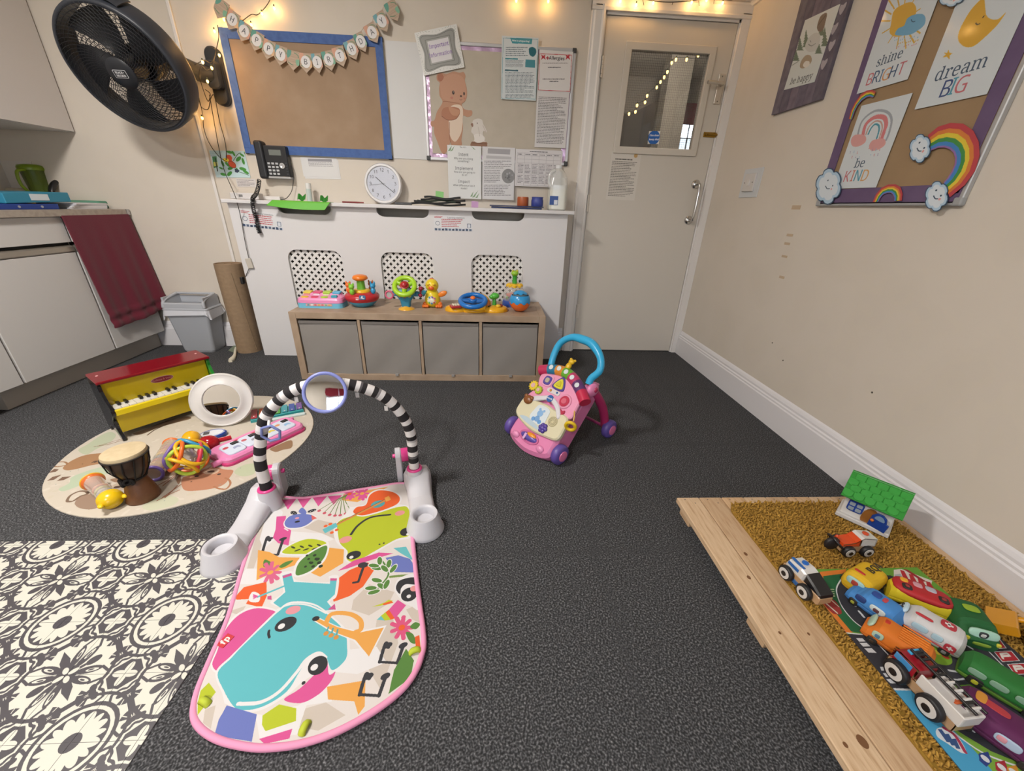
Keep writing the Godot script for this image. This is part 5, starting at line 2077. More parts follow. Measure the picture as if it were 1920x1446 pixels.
func shelf_top_things():
	var SY := 0.9833
	var st: SurfaceTool
	var at := func(px: float, py: float, z: float) -> Vector3:
		var v := bz(px, py, z)
		return Vector3(v.x, SY, z)
	# white socket strip
	var a: Vector3 = at.call(439, 372, BZ + 0.05)
	var b: Vector3 = at.call(526, 374, BZ + 0.05)
	var t := thing("socket_strip","white socket box lying on the radiator cover below the telephone","socket",Vector3((a.x + b.x) / 2,SY,BZ + 0.05))
	st = mb()
	rb(st, Vector3(-0.06, 0.019, 0), Vector3((b.x - a.x) * 0.6, 0.036, 0.06), 0.004)
	obj("body", st, plastic("cfcdce", 0.4), t)
	st = mb()
	rb(st, Vector3(0.1, 0.012, 0.0), Vector3((b.x - a.x) * 0.36, 0.022, 0.05), 0.004)
	obj("adapter", st, plastic("d6d4d2", 0.4), t)
	st = mb()
	rb(st, Vector3(-0.08, 0.02, 0.03), Vector3(0.022, 0.014, 0.004), 0.001)
	obj("switch", st, plastic("77787a", 0.4), t)
	# glue stick
	var g: Vector3 = at.call(581, 377, BZ + 0.07)
	t = thing("glue_stick", "white capped tube standing behind the green folder", "glue stick", g)
	st = mb()
	lathe(st, [[0.0, 0.0], [0.0155, 0.0], [0.0155, 0.0], [0.0155, 0.075], [0.0155, 0.075], [0.0, 0.075]], 20)
	obj("tube", st, plastic("b9c6c2", 0.4), t)
	st = mb()
	lathe(st, [[0.0165, 0.072], [0.0165, 0.1], [0.015, 0.104], [0.0, 0.105]], 20)
	obj("cap", st, plastic("d4d5d3", 0.4), t)
	t.rotation.z = -0.06
	# green folder slumped over the edge
	var fz := -2.578
	t = thing("green_folder","bright green plastic folder drooping over the radiator cover edge","folder",Vector3(bz(560,380,fz).x,SY,fz))
	st = mb()
	var c0 := bz(511, 376.5, fz) - t.position
	var c1 := bz(619, 381, fz) - t.position
	var c2 := bz(609, 394, fz + 0.02) - t.position
	var c3 := bz(500, 385, fz + 0.02) - t.position
	var fold := func(u: float, v: float) -> Vector3:
		var top := (c0 + Vector3(0, 0.004, -0.06)).lerp(c1 + Vector3(0, 0.004, -0.06), u)
		var mid := c0.lerp(c1, u) + Vector3(0, 0.004, 0)
		var bot := c3.lerp(c2, u) + Vector3(0, -0.008 * sin(u * PI), 0.004)
		return top.lerp(mid, v * 2.0) if v < 0.5 else mid.lerp(bot, (v - 0.5) * 2.0)
	cloth(st, 16, 12, fold, 0.002)
	obj("sheet", st, plastic("5fae3c", 0.35), t)
	for q in [[566, 371], [608, 374]]:
		st = mb()
		var o := bz(q[0], q[1], fz - 0.05) - t.position
		var crump := func(u: float,v: float) -> Vector3: return o + Vector3((u - 0.5) * 0.05,(0.5 - v) * 0.03 + 0.008 * sin(u * 9.0),0.008 * sin(u * 14.0) + (v - 0.5) * 0.02)
		cloth(st, 8, 4, crump, 0.0012)
		obj("flap", st, plastic("2f7d2c", 0.35), t)
	# wall clock leaning on the wall
	var cc := bz(719.5, 343, BZ + 0.055)
	var R := 0.1155
	t = thing("clock","round white clock leaning against the wall on the radiator cover","clock",Vector3(cc.x,SY,BZ + 0.066))
	t.rotation.x = -0.09
	t.rotation.z = 0.02
	var ax := Transform3D(Basis(Vector3(1, 0, 0), PI / 2), Vector3(0, R, 0))
	st = mb()
	lathe(st,[[0.0,-0.012],[R - 0.004,-0.012],[R,-0.006],[R,0.008],[R - 0.006,0.018],[R - 0.016,0.018],[R - 0.02,0.010]],48,ax)
	obj("case", st, plastic("d8d8da", 0.3), t)
	st = mb()
	lathe(st, [[R - 0.0195, 0.0095], [0.0, 0.0095]], 48, ax)
	obj("dial", st, plastic("c3c8d6", 0.35), t)
	var dk := hexm("3b3f47", 0.5)
	for k in range(1, 13):
		var an := PI / 2 - TAU * k / 12
		text(str(k),0.024,dk,t,Transform3D(Basis.IDENTITY,Vector3(cos(an) * 0.076,R + sin(an) * 0.076,0.011)),"Droid Sans",false,0.0005,"numeral")
	for e in [[138.0, 0.056, 0.0045, 0.0125], [-38.0, 0.085, 0.0035, 0.0135], [186.0, 0.085, 0.0012, 0.0145]]:
		st = mb()
		bx(st,Vector3(e[1] * 0.42,0,0),Vector3(e[1] * 1.16,e[2],0.0008),Transform3D(Basis(Vector3(0,0,1),deg_to_rad(e[0])),Vector3(0,R,e[3])))
		obj("hand", st, dk, t)
	st = mb()
	lathe(st, [[R - 0.02, 0.0165], [0.0, 0.0165]], 48, ax)
	var gl := mat(Color(0.95, 0.97, 1.0, 0.08), 0.04)
	gl.transparency = BaseMaterial3D.TRANSPARENCY_ALPHA
	obj("glass", st, gl, t)
	# red pen
	a = at.call(642, 380, -2.64)
	b = at.call(682, 381, -2.64)
	st = mb()
	tube(st,[a + Vector3(0,0.005,0),a.lerp(b,0.7) + Vector3(0,0.005,0),b + Vector3(0,0.005,0)],[0.005,0.005,0.0035],8)
	tag(obj("pen", st, plastic("7d2b2b", 0.4)), "dark red pen lying between the green folder and clock", "pen")
	# grey remote
	a = at.call(757, 385, -2.63)
	st = mb()
	rb(st,Vector3(0,0.008,0),Vector3(0.1,0.014,0.035),0.005,Transform3D(Basis(Vector3.UP,0.15),Vector3.ZERO))
	var rm := obj("remote_control", st, plastic("4a4b4e", 0.4))
	rm.position = a + Vector3(0, 0.0, 0)
	tag(rm, "slim dark grey remote control beside the clock", "remote")
	# black straps in a heap
	a = at.call(824, 386, -2.66)
	t = thing("black_strap", "heap of folded black webbing straps beside the clock", "strap", a)
	for k in 5:
		st = mb()
		var yy := 0.011 + 0.009 * k
		var x0 := -0.17 + 0.02 * k
		var x1 := 0.16 - 0.03 * (k % 3)
		var sp := func(u: float,v: float) -> Vector3: return Vector3(lerpf(x0,x1,u),yy + 0.005 * sin(u * 7.0 + k * 1.7),(v - 0.5) * 0.03 + 0.012 * sin(u * 5.0 + k))
		cloth(st, 18, 3, sp, 0.011)
		obj("strap", st, plastic(["17181a", "202224", "1c2a1f", "141517", "25282a"][k], 0.7), t)
	# pink scrap
	st = mb()
	var s := sheet("paper_scrap","scrap of shiny pink paper leaning beside the black straps","scrap",func(x: float,y: float) -> Vector3: return bz(x,y,-2.66),[884,377],[897,378],[873,388],"b78db9",200.0,"",0.001)
	ink(s, 0.3)
	# blue tray with two pots
	a = at.call(918, 390, -2.66)
	b = at.call(1018, 392, -2.66)
	t = thing("tray","flat dark blue tray with two pots on the radiator cover","tray",Vector3((a.x + b.x) / 2,SY,-2.685))
	st = mb()
	var L := b.x - a.x
	rb(st, Vector3(0, 0.006, 0), Vector3(L * 0.94, 0.01, 0.12), 0.004)
	rb(st, Vector3(0, 0.0155, 0.06), Vector3(L, 0.006, 0.012), 0.003)
	rb(st, Vector3(0, 0.0155, -0.06), Vector3(L, 0.006, 0.012), 0.003)
	obj("tray_base", st, plastic("1f2f5c", 0.4), t)
	for i in 2:
		var pc := bz([980, 1007][i], 388, -2.68)
		t = thing("pot",["orange plastic pot on the dark blue tray","blue rounded plastic pot on the dark blue tray"][i],"pot",Vector3(pc.x,SY + 0.0115,-2.685))
		st = mb()
		if i == 0:
			lathe(st,[[0.0,0.0],[0.033,0.0],[0.036,0.008],[0.036,0.05],[0.034,0.058],[0.034,0.058],[0.03,0.058],[0.03,0.012],[0.0,0.01]],24)
		else:
			lathe(st,[[0.0,0.0],[0.03,0.0],[0.038,0.012],[0.038,0.04],[0.034,0.052],[0.037,0.06],[0.037,0.06],[0.032,0.06],[0.03,0.012],[0.0,0.01]],24)
		obj("body", st, plastic(["a5532a", "3d4a96"][i], 0.35), t)
	# milk bottle
	var mp := bz(1043, 394, -2.68)
	t = thing("milk_bottle","clear plastic milk bottle half full of milk with blue label","bottle",Vector3(mp.x,SY,-2.69))
	var rr := func(y: float, w: float, d: float, r: float) -> Array:
		var o := []
		for q in round_rect(w, d, r, 4):
			o.append(Vector3(q.x, y, q.y))
		return o
	var clear := mat(Color(0.9, 0.92, 0.92, 0.35), 0.15)
	clear.transparency = BaseMaterial3D.TRANSPARENCY_ALPHA
	st = mb()
	loft(st,[rr.call(0.0,0.10,0.10,0.02),rr.call(0.008,0.112,0.112,0.022),rr.call(0.14,0.112,0.112,0.022),rr.call(0.18,0.104,0.104,0.03),rr.call(0.215,0.075,0.075,0.035),rr.call(0.232,0.045,0.045,0.0224)],true)
	obj("body", st, clear, t)
	st = mb()
	loft(st,[rr.call(0.003,0.097,0.097,0.02),rr.call(0.01,0.108,0.108,0.021),rr.call(0.115,0.108,0.108,0.021)],true)
	obj("milk", st, hexm("dcd9c8", 0.4), t)
	st = mb()
	tube(st,curve([Vector3(-0.03,0.22,0.03),Vector3(-0.056,0.2,0.036),Vector3(-0.062,0.16,0.036),Vector3(-0.05,0.13,0.036)]),0.009,8)
	obj("handle", st, clear, t)
	st = mb()
	lathe(st, [[0.0, 0.23], [0.021, 0.23], [0.021, 0.23], [0.021, 0.248], [0.019, 0.25], [0.0, 0.25]], 20)
	obj("cap", st, plastic("c9cdd2", 0.4), t)
	st = mb()
	bx(st, Vector3(-0.026, 0.055, 0.0568), Vector3(0.052, 0.05, 0.0008))
	obj("label", st, hexm("2c4f94", 0.4), t)
	st = mb()
	bx(st, Vector3(-0.014, 0.045, 0.0576), Vector3(0.022, 0.026, 0.0006))
	obj("barcode_panel", st, hexm("cfd6df", 0.4), t)
func xp(off: float) -> Callable:
	return func(x: float, y: float) -> Vector3: return rx(x, y, RX - off)
func right_wall_things():
	var st: SurfaceTool
	var R := [1360.0, 0.0, 0.2917]
	# ---------------- rainbow board
	var z0 := -1.848
	var z1 := -1.258
	var y0 := 1.042
	var h := 0.905
	var w := z1 - z0
	var t := thing("notice_board","brown paper board with purple border, rainbows and smiling clouds on side wall","notice board",Vector3(RX,y0,(z0 + z1) / 2),-PI / 2)
	board_frame(t, w, h, hexm("b4b6b8", 0.35, 0.5), 0.016, 0.018, hexm("9a9c9e", 0.5))
	st = mb()
	bx(st, Vector3(0, h / 2, 0.0075), Vector3(w - 0.03, h - 0.03, 0.015))
	obj("backing_paper",st,tri_mat(noise_img(128,0.02,4,52,[Color("937a5c"),Color("9b8263")]),0.6,0.75),t)
	var pur := tri_mat(noise_img(128, 0.03, 3, 51, [Color("5f4c6e"), Color("695678")]), 0.4, 0.7)
	for e in [[0.0,0.035,w - 0.02,0.055,0.0165],[0.0,h - 0.03,w - 0.02,0.05,0.0165],[-w / 2 + 0.022,h / 2,0.044,h - 0.07,0.0185],[w / 2 - 0.04,h / 2,0.045,h - 0.07,0.0165]]:
		st = mb()
		rb(st, Vector3(e[0], e[1], e[4]), Vector3(e[2], e[3], 0.003), 0.001)
		obj("border_strip", st, pur, t)
	var P := xp(0.0195)
	var pts := func(a: Array) -> Array: return [1360 + a[0] * 0.2917, a[1] * 0.2917]
	# shine BRIGHT
	var s := sheet_up("poster","white poster of a sun behind a blue cloud reading shine BRIGHT","poster",P,pts.call([845,605]),pts.call([1172,510]),0.30,"c9d1d6",900.0)
	var p: Pic = s.pic
	p.region(R[0], R[1], R[2])
	for k in 14:
		var a := TAU * k / 14
		p.line([1140 + 75 * cos(a) - 5,135 + 100 * sin(a),1140 + 135 * cos(a) - 8,135 + 180 * sin(a)],0.004,"c9a24a",false)
	p.blob([1065,160,1085,70,1150,25,1200,15,1228,50,1215,120,1150,220,1090,235,1058,210],"d0a545")
	p.blob([1095,225,1110,185,1150,165,1170,120,1215,95,1265,90,1288,115,1280,160,1240,195,1180,225],"6fa5c6")
	p.line([1195, 125, 1205, 140, 1222, 136], 0.002, "3a4a58")
	for k in 26:
		p.dot(1090 + (k * 37) % 160,240 + (k * 23) % 70 - 0.15 * ((k * 37) % 160),0.0022,["c78b92","8fb3cc","c9a24a"][k % 3])
	ink(s, 0.08)
	letters(s, "shine", 1360 + 1058 * 0.2917, 372 * 0.2917, 0.04, "47586b", "Droid Serif", false, 0.03)
	var bc := ["bb6a72", "3f5878", "4f6f92", "c98f5c", "3f5878", "bb6a72"]
	for i in 6:
		letters(s,"BRIGHT"[i],1360 + [930,968,1003,1035,1080,1133][i] * 0.2917,[512,497,489,481,462,442][i] * 0.2917,0.05,bc[i],"Droid Sans",false)
	# dream BIG
	s = sheet_up("poster","white poster of a yellow moon and star reading dream BIG","poster",P,pts.call([1217,705]),pts.call([1682,605]),0.40,"c9d1d6",800.0)
	p = s.pic
	p.region(R[0], R[1], R[2])
	p.blob([1660,-10,1600,40,1550,110,1505,200,1500,260,1540,300,1600,295,1680,230,1750,160,1805,80,1760,120,1715,125,1680,100,1672,50],"cfa23c")
	p.line([1610, 148, 1622, 158, 1640, 150], 0.003, "3d3a33")
	p.line([1655, 112, 1662, 108, 1666, 100], 0.003, "3d3a33")
	p.poly([1436,318,1442,340,1462,342,1444,356,1442,383,1426,364,1398,370,1418,350,1405,338,1428,340],"cfa23c")
	ink(s, 0.08)
	letters(s, "dream", 1360 + 1512 * 0.2917, 440 * 0.2917, 0.048, "43566b", "Droid Serif", false, 0.02)
	for i in 3:
		letters(s,"BIG"[i],1360 + [1420,1465,1520][i] * 0.2917,[572,558,546][i] * 0.2917,0.06,["3b4f7d","4f93a8","bb6a72"][i])
	# be KIND
	s = sheet("poster","white poster of a pastel rainbow over pink clouds reading be KIND","poster",P,pts.call([877,680]),pts.call([1205,597]),pts.call([716,1213]),"c9d1d6",900.0)
	p = s.pic
	p.region(R[0], R[1], R[2])
	var ro := [[850,880,880,780,960,715,1040,720,1070,770,1055,850,1035,900],[885,870,905,800,960,755,1020,755,1035,800,1020,850,1005,895],[905,865,925,815,965,780,1000,785,1010,820,1000,860,990,892],[920,862,938,825,962,800,985,805,990,830,983,862,974,890]]
	for k in 4:
		p.line(ro[k], [0.008, 0.014, 0.005, 0.006][k], ["9aa0a8", "c9797c", "b9938a", "4f8fa0"][k])
	p.blob([808, 905, 830, 870, 880, 865, 905, 880, 900, 915, 860, 940, 820, 940], "cf9a98")
	p.blob([925, 940, 945, 905, 990, 892, 1025, 895, 1028, 930, 985, 962, 940, 968], "cf9a98")
	for k in 22:
		p.dot((800 if k % 2 else 925) + (k * 29) % 70,955 + (k * 17) % 65,0.002,["c78b92","8fb3cc","9a8fb0"][k % 3])
	ink(s, 0.2)
	letters(s, "be", 1360 + 866 * 0.2917, 1050 * 0.2917, 0.042, "47586b", "Droid Serif")
	for i in 4:
		letters(s,"KIND"[i],1360 + [782,820,853,898][i] * 0.2917,[1137,1133,1131,1130][i] * 0.2917,0.052,["bb6a72","c27a6a","4f93a8","c99a5f"][i])
	# rainbows
	rainbow("large rainbow cut-out between two smiling clouds on purple-bordered board",xp(0.0215),[1305,868,1370,815,1450,790,1530,795,1595,840,1630,910,1635,1000,1605,1100,1540,1190,1445,1268],[1325,968,1370,950,1410,948,1445,960,1470,985,1480,1020,1475,1060,1455,1105,1430,1145,1405,1172])
	rainbow("small rainbow cut-out at the border edge beside the KIND poster",xp(0.0225),[795,765,810,710,835,660,870,610,910,582,945,578,968,590],[815,768,830,720,850,680,880,645,905,628,930,620,950,628])
	rainbow("small rainbow cut-out on the bottom purple border",xp(0.0225),[948,1300,970,1250,1005,1208,1050,1186,1095,1185,1128,1205,1140,1245,1135,1290],[985,1298,1000,1268,1020,1248,1045,1240,1065,1240,1080,1252,1088,1272,1085,1292])
	# clouds
	var cl := [[1253,955,66,88,"smiling cloud cut-out at the upper end of large rainbow"],[1360,1262,72,92,"smiling cloud cut-out at the lower end of large rainbow"],[664,1198,80,110,"largest smiling cloud cut-out, on the lower corner of purple-bordered board"],[1455,-20,78,60,"smiling cloud cut-out between the sun and moon posters"]]
	for c in cl:
		var o := []
		for k in 36:
			var a := TAU * k / 36
			var rr := 0.88 + 0.2 * sqrt(absf(sin(a * 3.0 + 0.5)))
			o.append(c[0] + cos(a) * c[2] * rr - sin(a) * c[2] * 0.15)
			o.append(c[1] + sin(a) * c[3] * rr)
		var q := cutout("cloud_cutout", c[4], "cut-out", xp(0.0245), o, R, "3d5670", 1000.0, 0.0015)
		p = q.pic
		var o2 := []
		var o3 := []
		for k in 36:
			o2.append(c[0] + (o[k * 2] - c[0]) * 0.93)
			o2.append(c[1] + (o[k * 2 + 1] - c[1]) * 0.94)
			o3.append(c[0] + (o[k * 2] - c[0]) * 0.74)
			o3.append(c[1] + (o[k * 2 + 1] - c[1]) * 0.76)
		p.blob(o2, "a9c4da")
		p.blob(o3, "cfd9e2")
		p.line([c[0] - 18, c[1] - 2, c[0] - 8, c[1] + 15, c[0] + 8, c[1] + 16], 0.003, "3b4a5c")
		p.dot(c[0] - 2, c[1] - 38, 0.003, "3b4a5c")
		p.dot(c[0] + 28, c[1] - 4, 0.003, "3b4a5c")
		p.dot(c[0] + 20, c[1] + 18, 0.004, "d79a9a")
		ink(q, 0.25)
	# ---------------- picture on grey planks
	var a := rx(1453.5, 208)
	var b := rx(1545, 186.5)
	var bh := 0.455
	t = thing("wall_picture","grey wooden plank picture with pinned gnome print reading be happy","picture",Vector3(RX,min(a.y,b.y),(a.z + b.z) / 2),-PI / 2)
	var bw := absf(b.z - a.z)
	var gim := noise_img(256, 0.03, 4, 61, [Color("5a5460"), Color("6d6671"), Color("7a737c")])
	gim.resize(256, 24)
	gim.resize(256, 256)
	for k in 6:
		st = mb()
		rb(st, Vector3(-bw / 2 + (k + 0.5) * bw / 6, bh / 2, 0.008), Vector3(bw / 6 - 0.0015, bh, 0.016), 0.001)
		var pm := tri_mat(gim, 0.35, 0.7)
		pm.albedo_color = [Color(1,1,1),Color(0.9,0.9,0.93),Color(1.05,1.02,1.04),Color(0.95,0.94,0.97),Color(1,0.98,1.0),Color(0.9,0.9,0.92)][k]
		obj("plank", st, pm, t)
	for k in 5:
		st = mb()
		plate(st,smooth2(v2([0,0.018,0.014,0.022,0.016,0.006,0,-0.014,-0.016,0.006,-0.014,0.022])),0.001,0,Transform3D(Basis.IDENTITY,Vector3(bw / 2 - 0.045 + 0.014 * (k % 2),0.13 + k * 0.06,0.0162)))
		obj("heart", st, hexm("a79fa6", 0.7), t)
	s = sheet("print","white gnome print reading be happy pinned to grey planks","print",xp(0.0172),[1510,38],[1576,7],[1474,168],"c6cccb",900.0)
	p = s.pic
	p.region(R[0], R[1], R[2])
	for q in [[480, 300, 60], [520, 270, 80], [600, 320, 60], [640, 260, 90], [455, 370, 50], [620, 200, 70]]:
		for k in 6:
			p.poly([q[0],q[1] - q[2] + k * q[2] * 0.2,q[0] + 6 + k * 4,q[1] - q[2] * 0.7 + k * q[2] * 0.22,q[0] - 6 - k * 4,q[1] - q[2] * 0.68 + k * q[2] * 0.22],"5f7263")
	p.blob([590, 175, 610, 110, 640, 85, 655, 90, 645, 140, 630, 190, 605, 205], "6d5f58")
	p.line([600, 160, 645, 100], 0.004, "4a403c", false)
	p.blob([515, 290, 540, 240, 580, 210, 610, 225, 605, 280, 580, 325, 545, 335, 520, 320], "b9bcba")
	p.line([535, 285, 555, 295, 580, 280], 0.003, "77797a")
	p.line([545, 260, 552, 272], 0.002, "66686a")
	p.blob([480, 430, 490, 390, 520, 355, 550, 360, 555, 395, 530, 425, 500, 440], "a0907c")
	p.blob([500, 420, 515, 395, 540, 395, 540, 420, 515, 435], "d4d0c8")
	p.line([430, 420, 470, 395], 0.004, "8a8f8a", false)
	ink(s, 0.5)
	letters(s, "be happy", 1360 + 488 * 0.2917, 507 * 0.2917, 0.034, "4a4a4c", "Droid Serif")
	# ---------------- light switch
	var c0 := rx(1398, 345)
	var c1 := rx(1410, 343)
	t = thing("light_switch","white light switch on a large white backing plate beside the door","switch",Vector3(RX,1.16 - 0.073,-2.405),-PI / 2)
	st = mb()
	rb(st, Vector3(0, 0.073, 0.002), Vector3(0.17, 0.146, 0.004), 0.001)
	obj("backing_plate", st, plastic("c6cace", 0.35), t)
	st = mb()
	rb(st, Vector3(-0.005, 0.075, 0.008), Vector3(0.1, 0.09, 0.011), 0.003)
	obj("switch_plate", st, plastic("cbc8c6", 0.35), t)
	st = mb()
	rb(st,Vector3(-0.005,0.075,0.0145),Vector3(0.022,0.034,0.007),0.002,Transform3D(Basis(Vector3(1,0,0),0.0),Vector3.ZERO))
	obj("rocker", st, plastic("d2cfcd", 0.35), t)
	for sx in [-1, 1]:
		st = mb()
		lathe(st,[[0.0,0.0],[0.0035,0.0],[0.003,0.0012],[0.0,0.0015]],8,Transform3D(Basis(Vector3(1,0,0),PI / 2),Vector3(-0.005 + sx * 0.036,0.075,0.0135)))
		obj("screw", st, hexm("6f6c69", 0.4, 0.6), t)

func rainbow(label: String, plane: Callable, outer: Array, inner: Array):
	var o := outer.duplicate()
	for i in range(inner.size() - 2, -1, -2):
		o.append(inner[i])
		o.append(inner[i + 1])
	var R := [1360.0, 0.0, 0.2917]
	var s := cutout("rainbow_cutout", label, "cut-out", plane, o, R, "b5483f", 1100.0, 0.0012, false)
	var p: Pic = s.pic
	var cols := ["b5414a", "cf7a3a", "d9c23c", "3f8a47", "3f7fc0", "8a6aa6"]
	for b in 6:
		var poly := []
		var back := []
		for i in range(0, outer.size() - 1, 2):
			var A := Vector2(outer[i], outer[i + 1])
			var B := Vector2(inner[i], inner[i + 1])
			var q0 := A.lerp(B, [0.0, 0.22, 0.4, 0.58, 0.75, 0.92][b])
			var q1 := A.lerp(B, [0.22, 0.4, 0.58, 0.75, 0.92, 1.0][b])
			poly.append(q0.x)
			poly.append(q0.y)
			back.push_front(q1.y)
			back.push_front(q1.x)
		p.poly(poly + back, cols[b])
	ink(s, 0.4)

func small_marks():
	# old tape marks and nail holes on the side wall
	var wall: Node = get_node("wall_right")
	for q in [[1493, 389, 14, 8], [1481, 441, 10, 6], [1476, 457, 9, 6], [1471, 481, 9, 6], [1466, 520, 8, 7]]:
		var a := rx(q[0] - q[2] / 2.0, q[1] - q[3] / 2.0)
		var b := rx(q[0] + q[2] / 2.0, q[1] + q[3] / 2.0)
		var st := mb()
		bx(st, (a + b) / 2 + Vector3(-0.0003, 0, 0), Vector3(0.0006, absf(a.y - b.y), absf(a.z - b.z)))
		obj("tape_mark", st, hexm("b9a58c", 0.6), wall)
	for q in [[1448, 643], [1635, 736], [1468, 676]]:
		var st := mb()
		ball(st, rx(q[0], q[1]), Vector3(0.001, 0.004, 0.004), Transform3D.IDENTITY, 8, 6)
		obj("nail_hole", st, hexm("4d463e", 0.8), wall)
func torus(st: SurfaceTool,c: Vector3,R: float,r: float,b := Basis.IDENTITY,n := 32,k := 10):   # ring in the local x/y plane
	var p := []
	for i in n:
		p.append(c + b * Vector3(cos(TAU * i / n) * R, sin(TAU * i / n) * R, 0))
	tube(st, p, r, k, true)
func sph(n: String, c: Vector3, r, col: String, parent: Node, rough := 0.3) -> MeshInstance3D:
	var st := mb()
	ball(st, c, r if r is Vector3 else Vector3.ONE * r)
	return obj(n, st, plastic(col, rough), parent)
func lat(n: String,prof: Array,col: String,parent: Node,xf := Transform3D.IDENTITY,seg := 28,rough := 0.3) -> MeshInstance3D:
	var st := mb()
	lathe(st, prof, seg, xf)
	return obj(n, st, plastic(col, rough), parent)
func rbx(n: String,c: Vector3,s: Vector3,r: float,col: String,parent: Node,xf := Transform3D.IDENTITY,rough := 0.3) -> MeshInstance3D:
	var st := mb()
	rb(st, c, s, r, xf)
	return obj(n, st, plastic(col, rough), parent)
func tub(n: String,p: Array,r,col: String,parent: Node,k := 10,closed := false,rough := 0.3) -> MeshInstance3D:
	var st := mb()
	tube(st, p, r, k, closed)
	return obj(n, st, plastic(col, rough), parent)
func slab(n: String,pts: PackedVector2Array,th: float,bev: float,col: String,parent: Node,xf := Transform3D.IDENTITY,rough := 0.3) -> MeshInstance3D:
	var st := mb()
	plate(st, pts, th, bev, xf)
	return obj(n, st, plastic(col, rough), parent)
func fr(c: Vector3, tilt_x := 0.0, turn := 0.0) -> Transform3D:
	return Transform3D(Basis(Vector3.UP, turn) * Basis(Vector3(1, 0, 0), tilt_x), c)
func shelf_toys():
	var Y := 0.4165
	var t: Node3D
	var st: SurfaceTool
	# ---------------- pink pop-up toy
	t = thing("popup_toy","pink and pale blue pop-up toy with four coloured buttons on cube unit","toy",Vector3(-1.003,Y,-2.377))
	slab("base", round_rect(0.262, 0.125, 0.03), 0.032, 0.006, "6db3cf", t, Transform3D(FLAT, Vector3(0, 0, 0)))
	st = mb()
	var rr := func(y: float, w: float, d: float, r: float, dz: float) -> Array:
		var o := []
		for q in round_rect(w, d, r, 4):
			o.append(Vector3(q.x, y, q.y + dz))
		return o
	loft(st,[rr.call(0.03,0.262,0.126,0.03,0.0),rr.call(0.046,0.258,0.122,0.03,0.0),rr.call(0.056,0.246,0.11,0.028,0.0),rr.call(0.066,0.22,0.06,0.02,-0.022),rr.call(0.076,0.215,0.05,0.018,-0.026)],true)
	obj("body", st, plastic("d888b4", 0.3), t)
	var cols := ["d9c64a", "cf4f7c", "a8c63f", "55a7cf"]
	for i in 4:
		var x := -0.085 + i * 0.056
		rbx("lid",Vector3(x,0.076,-0.026),Vector3(0.046,0.012,0.042),0.005,cols[i],t,Transform3D(Basis(Vector3(1,0,0),0.1),Vector3.ZERO))
		rbx("window",Vector3(x,0.064,0.006),Vector3(0.036,0.02,0.006),0.002,["cf8f86","d9d3dc","c9d6a0","d9b3cf"][i],t,fr(Vector3.ZERO,0.0))
		if i < 3:
			lat("button",[[0.0,0.0],[0.024,0.0],[0.024,0.006],[0.019,0.012],[0.0,0.013]],["e0b93a","cf3f62","a3cc35"][i],t,Transform3D(Basis.IDENTITY.scaled(Vector3(1,1,0.6)),Vector3(x,0.052,0.034)))
		else:
			rbx("switch",Vector3(x,0.06,0.032),Vector3(0.034,0.024,0.02),0.004,"3a9fb0",t,Transform3D.IDENTITY)
	rbx("label_strip", Vector3(0.0, 0.02, 0.063), Vector3(0.15, 0.014, 0.003), 0.001, "c9a2a0", t)
	for k in 7:
		rbx("print_mark",Vector3(-0.06 + k * 0.02,0.02,0.0646),Vector3(0.012,0.008,0.001),0.0004,["4f8f9c","d9d9d9","cf5f6a","cfa24a","cf5f6a","6fae7a","d9a84a"][k],t)
	# ---------------- red boat carousel
	t = thing("boat_toy","red and blue toy boat with animal figures and orange mushroom plunger","toy",Vector3(-0.777,Y,-2.405))
	lat("keel",[[0.0,0.0],[0.05,0.0],[0.06,0.006],[0.085,0.03],[0.086,0.036],[0.0,0.036]],"3f8fae",t)
	lat("hull",[[0.086,0.034],[0.098,0.048],[0.1,0.062],[0.092,0.074],[0.06,0.084],[0.0,0.09]],"b3262f",t,Transform3D.IDENTITY,36)
	lat("collar", [[0.05, 0.08], [0.05, 0.094], [0.042, 0.1], [0.0, 0.1]], "dcae2a", t)
	lat("column", [[0.026, 0.098], [0.024, 0.11], [0.022, 0.155], [0.0, 0.155]], "67a82f", t)
	lat("plunger_top",[[0.0,0.152],[0.03,0.152],[0.043,0.16],[0.044,0.168],[0.038,0.178],[0.02,0.184],[0.0,0.185]],"e07a24",t)
	var an := [[-0.072,0.01,"e0702a"],[-0.035,0.066,"7fc23a"],[0.074,0.02,"2f8fc0"],[0.045,-0.045,"b5683a"]]
	for k in 4:
		var o := Vector3(an[k][0], 0.078, an[k][1])
		var fig := Node3D.new()
		fig.name = "animal_figure"
		t.add_child(fig, true)
		fig.position = o
		sph("body", Vector3(0, 0.018, 0), Vector3(0.015, 0.02, 0.014), an[k][2], fig)
		sph("head", Vector3(0, 0.046, 0), Vector3(0.0165, 0.0155, 0.0155), an[k][2], fig)
		for sx in [-1, 1]:
			sph("ear",Vector3(sx * 0.011,0.061,-0.002),Vector3(0.005,0.008 if k != 2 else 0.012,0.004),an[k][2],fig)
	slab("badge",round_rect(0.036,0.026,0.007),0.003,0.001,"2f5f8a",t,fr(Vector3(0.028,0.068,0.09),-0.35,0.25))
	text("4.",0.024,plastic("e8e8e8"),t,fr(Vector3(0.0292,0.069,0.0935),-0.35,0.25),"Droid Sans",true,0.001)
	rbx("clasp", Vector3(0.0, 0.058, 0.098), Vector3(0.016, 0.008, 0.006), 0.002, "d9c9c9", t)
	# ---------------- green steering wheel on a blue stand
	t = thing("steering_wheel_toy","toy with lime green steering wheel on blue stand and yellow sucker foot","toy",Vector3(-0.505,Y,-2.345))
